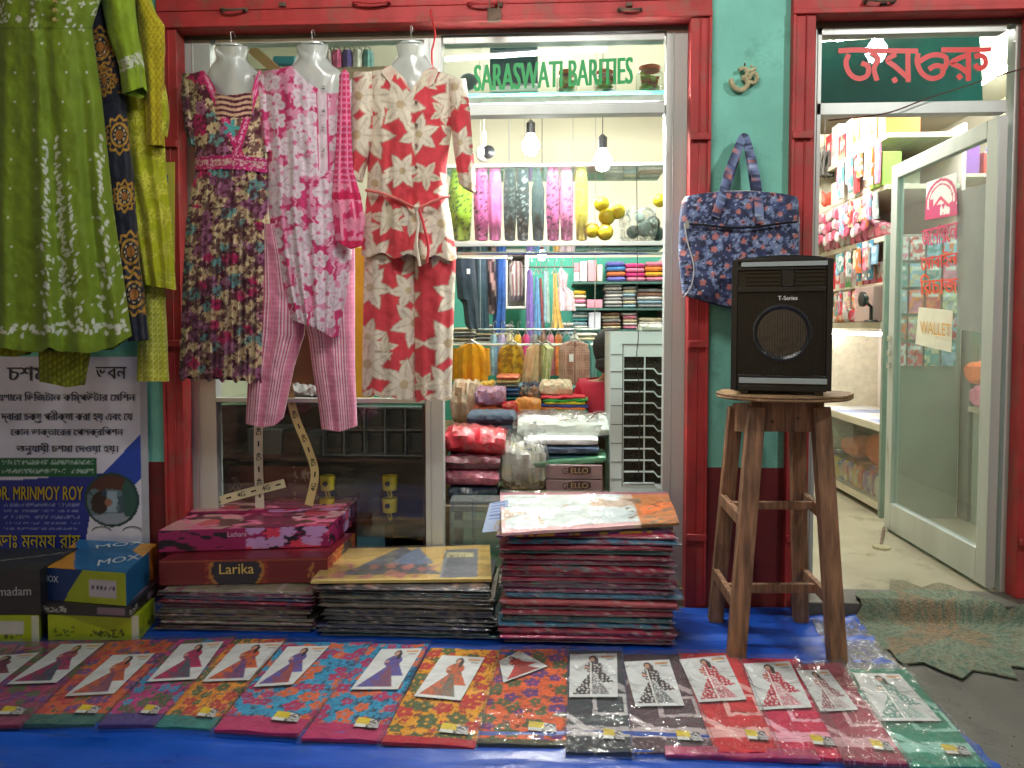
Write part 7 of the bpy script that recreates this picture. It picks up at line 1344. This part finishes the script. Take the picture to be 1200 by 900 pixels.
for z in (1.222, 1.522, 1.822, 2.122):
    for k in range(8): cn, cc = SN[(k * 3 + int(z * 10)) % 8]; wbox('goods_box', '%s box, %s along the %s board of the inner wall shelf' % (cn, ORD[k] if k else 'first', ['lowest', 'second', 'third', 'highest'][kk]), 'box', 2.45 + k * .115, 2.54 + k * .115, 1.5, 1.7, z, z + .13 + .09 * rI.random(), cc, group='boxes on the inner wall shelf')
    kk += 1
inner(3.39, 3.4, .14, 1.45, STEP, 2.9, tealin)

# clutter hung along the near end of the store shelving
CL = [('pink', S(222, 130, 160)), ('white', S(222, 222, 220)), ('sky blue', S(150, 190, 220)), ('orange', S(230, 120, 60)), ('red', S(206, 60, 66)), ('grey', S(170, 172, 176)), ('cream', S(222, 208, 170)), ('teal', S(80, 150, 150))]
kk = 0
for row, (zt_r, h0) in enumerate(((2.30, .24), (2.02, .2), (1.70, .17), (1.44, .16))):
    for k in range(9):
        y = 1.42 + k * .075 + rI.uniform(-.01, .01); cn, cc = CL[(k * 3 + row * 5) % 8]; c2 = CL[(k + row) % 8][1]; h = h0 * rI.uniform(.6, 1.0); w_ = rI.uniform(.05, .075)
        def pf(s, t, cc=cc, c2=c2, k=k, row=row): C = paintbase(s, cc); put(C, fbm(s * 5 + k, t * 6, row) > .55, c2); put(C, (np.abs(t - .75) < .1) & (s > .15) & (s < .85), S(226, 226, 222)); return C
        tt = thing('hung_packet', '%s packet, %s from the door in the %s hung row of the store shelving' % (cn, ORD[k] if k else 'first', ['highest', 'second', 'third', 'lowest'][row]), 'packet', (UX - .04, y, zt_r - h), 'packets hung along the store shelving')
        x_ = UX - .025 - .012 * (k % 2); obj('packet_body', panel((x_, y + w_, zt_r - h), (x_, y, zt_r - h), (x_ - rI.uniform(-.006, .01), y, zt_r), (x_, y + w_, zt_r), .012, pf, 8, 12, amp=.012, seed=k + row * 9), goods, tt)
        g = MB(); g.tube([(x_, y + w_ / 2, zt_r - .01), (UX - .005, y + w_ / 2, zt_r + .03)], .0015, 4); obj('string', g, white_l, tt)
# paper notices and cards on the wall behind the glass door
for k in range(6):
    x = 2.45 + (k % 3) * .2; z = .86 + (k // 3) * .0
    wslab('cloth_bundle', '%s bundle, %s along the side counter behind the glass door' % (CL[k][0], ORD[k] if k else 'first'), 'bundle', x, 1.12 + .06 * (k // 3), .752 + .13 * (k // 3), .18, .16, .13, CL[k][1], amp=.012, ex=2.6)


# packets added on the shelving end panel to imitate shelf reflections in the door glass
for r in range(5):
    for k in range(4):
        cn, cc = CL[(k * 3 + r * 2 + 1) % 8]; c2 = CL[(k + r * 3 + 4) % 8][1]; x = UX + .03 + k * .095; z = .98 + r * .155; yy = U0 - .036
        def pf(s, t, cc=cc, c2=c2, k=k, r=r): C = paintbase(s, cc); put(C, fbm(s * 4 + k, t * 5 + r, 7) > .52, c2); put(C, (np.abs(t - .8) < .08) & (s > .1) & (s < .9), S(232, 232, 228)); return C
        obj('reflection_packet', panel((x, yy, z), (x + .08, yy, z), (x + .08, yy, z + .135), (x, yy, z + .135), .012, pf, 10, 12, amp=.008, seed=k * 5 + r), goods, None, '%s reflection stand-in packet, %s from the shop side in the %s pinned row' % (cn, ORD[k] if k else 'first', ['lowest', 'second', 'third', 'fourth', 'highest'][r]), 'packet', 'packets standing in for reflections in the door glass')
# more stock crowding the back of the clothes shop
ri3 = random.Random(11)
for k in range(12):
    cn, cc = MIX[(k * 7 + 2) % 12]; a = 574 + k * 9.5
    if 10 < k: break
    shirtlike('hung_shirt', '%s shirt, %s in the crowded rail behind the kurtas' % (cn, ORD[k] if k else 'first'), 'shirt', [(392, a + 2, a + 7), (396, a, a + 9), (440, a, a + 9)], 1.62, speck(cc, tuple(np.clip(np.array(cc) * 1.3, 0, 1)), 6), (a + 4.5, 388, 3.5), group='shirts on the crowded rail behind the kurtas')
t = thing('clothes_rail', 'crowded rail behind the row of kurtas', 'rail', V(620, 389, 1.62)); g = MB(); g.tube([V(560, 386, 1.62), V(700, 386, 1.62)], .007, 8); obj('rod', g, hookm, t)
for xx in (563, 697): p = V(xx, 386, 1.62); g = MB(); g.tube([p, Vector((p.x, p.y, 2.95))], .003, 5); obj('rod_wire', g, hookm, t)
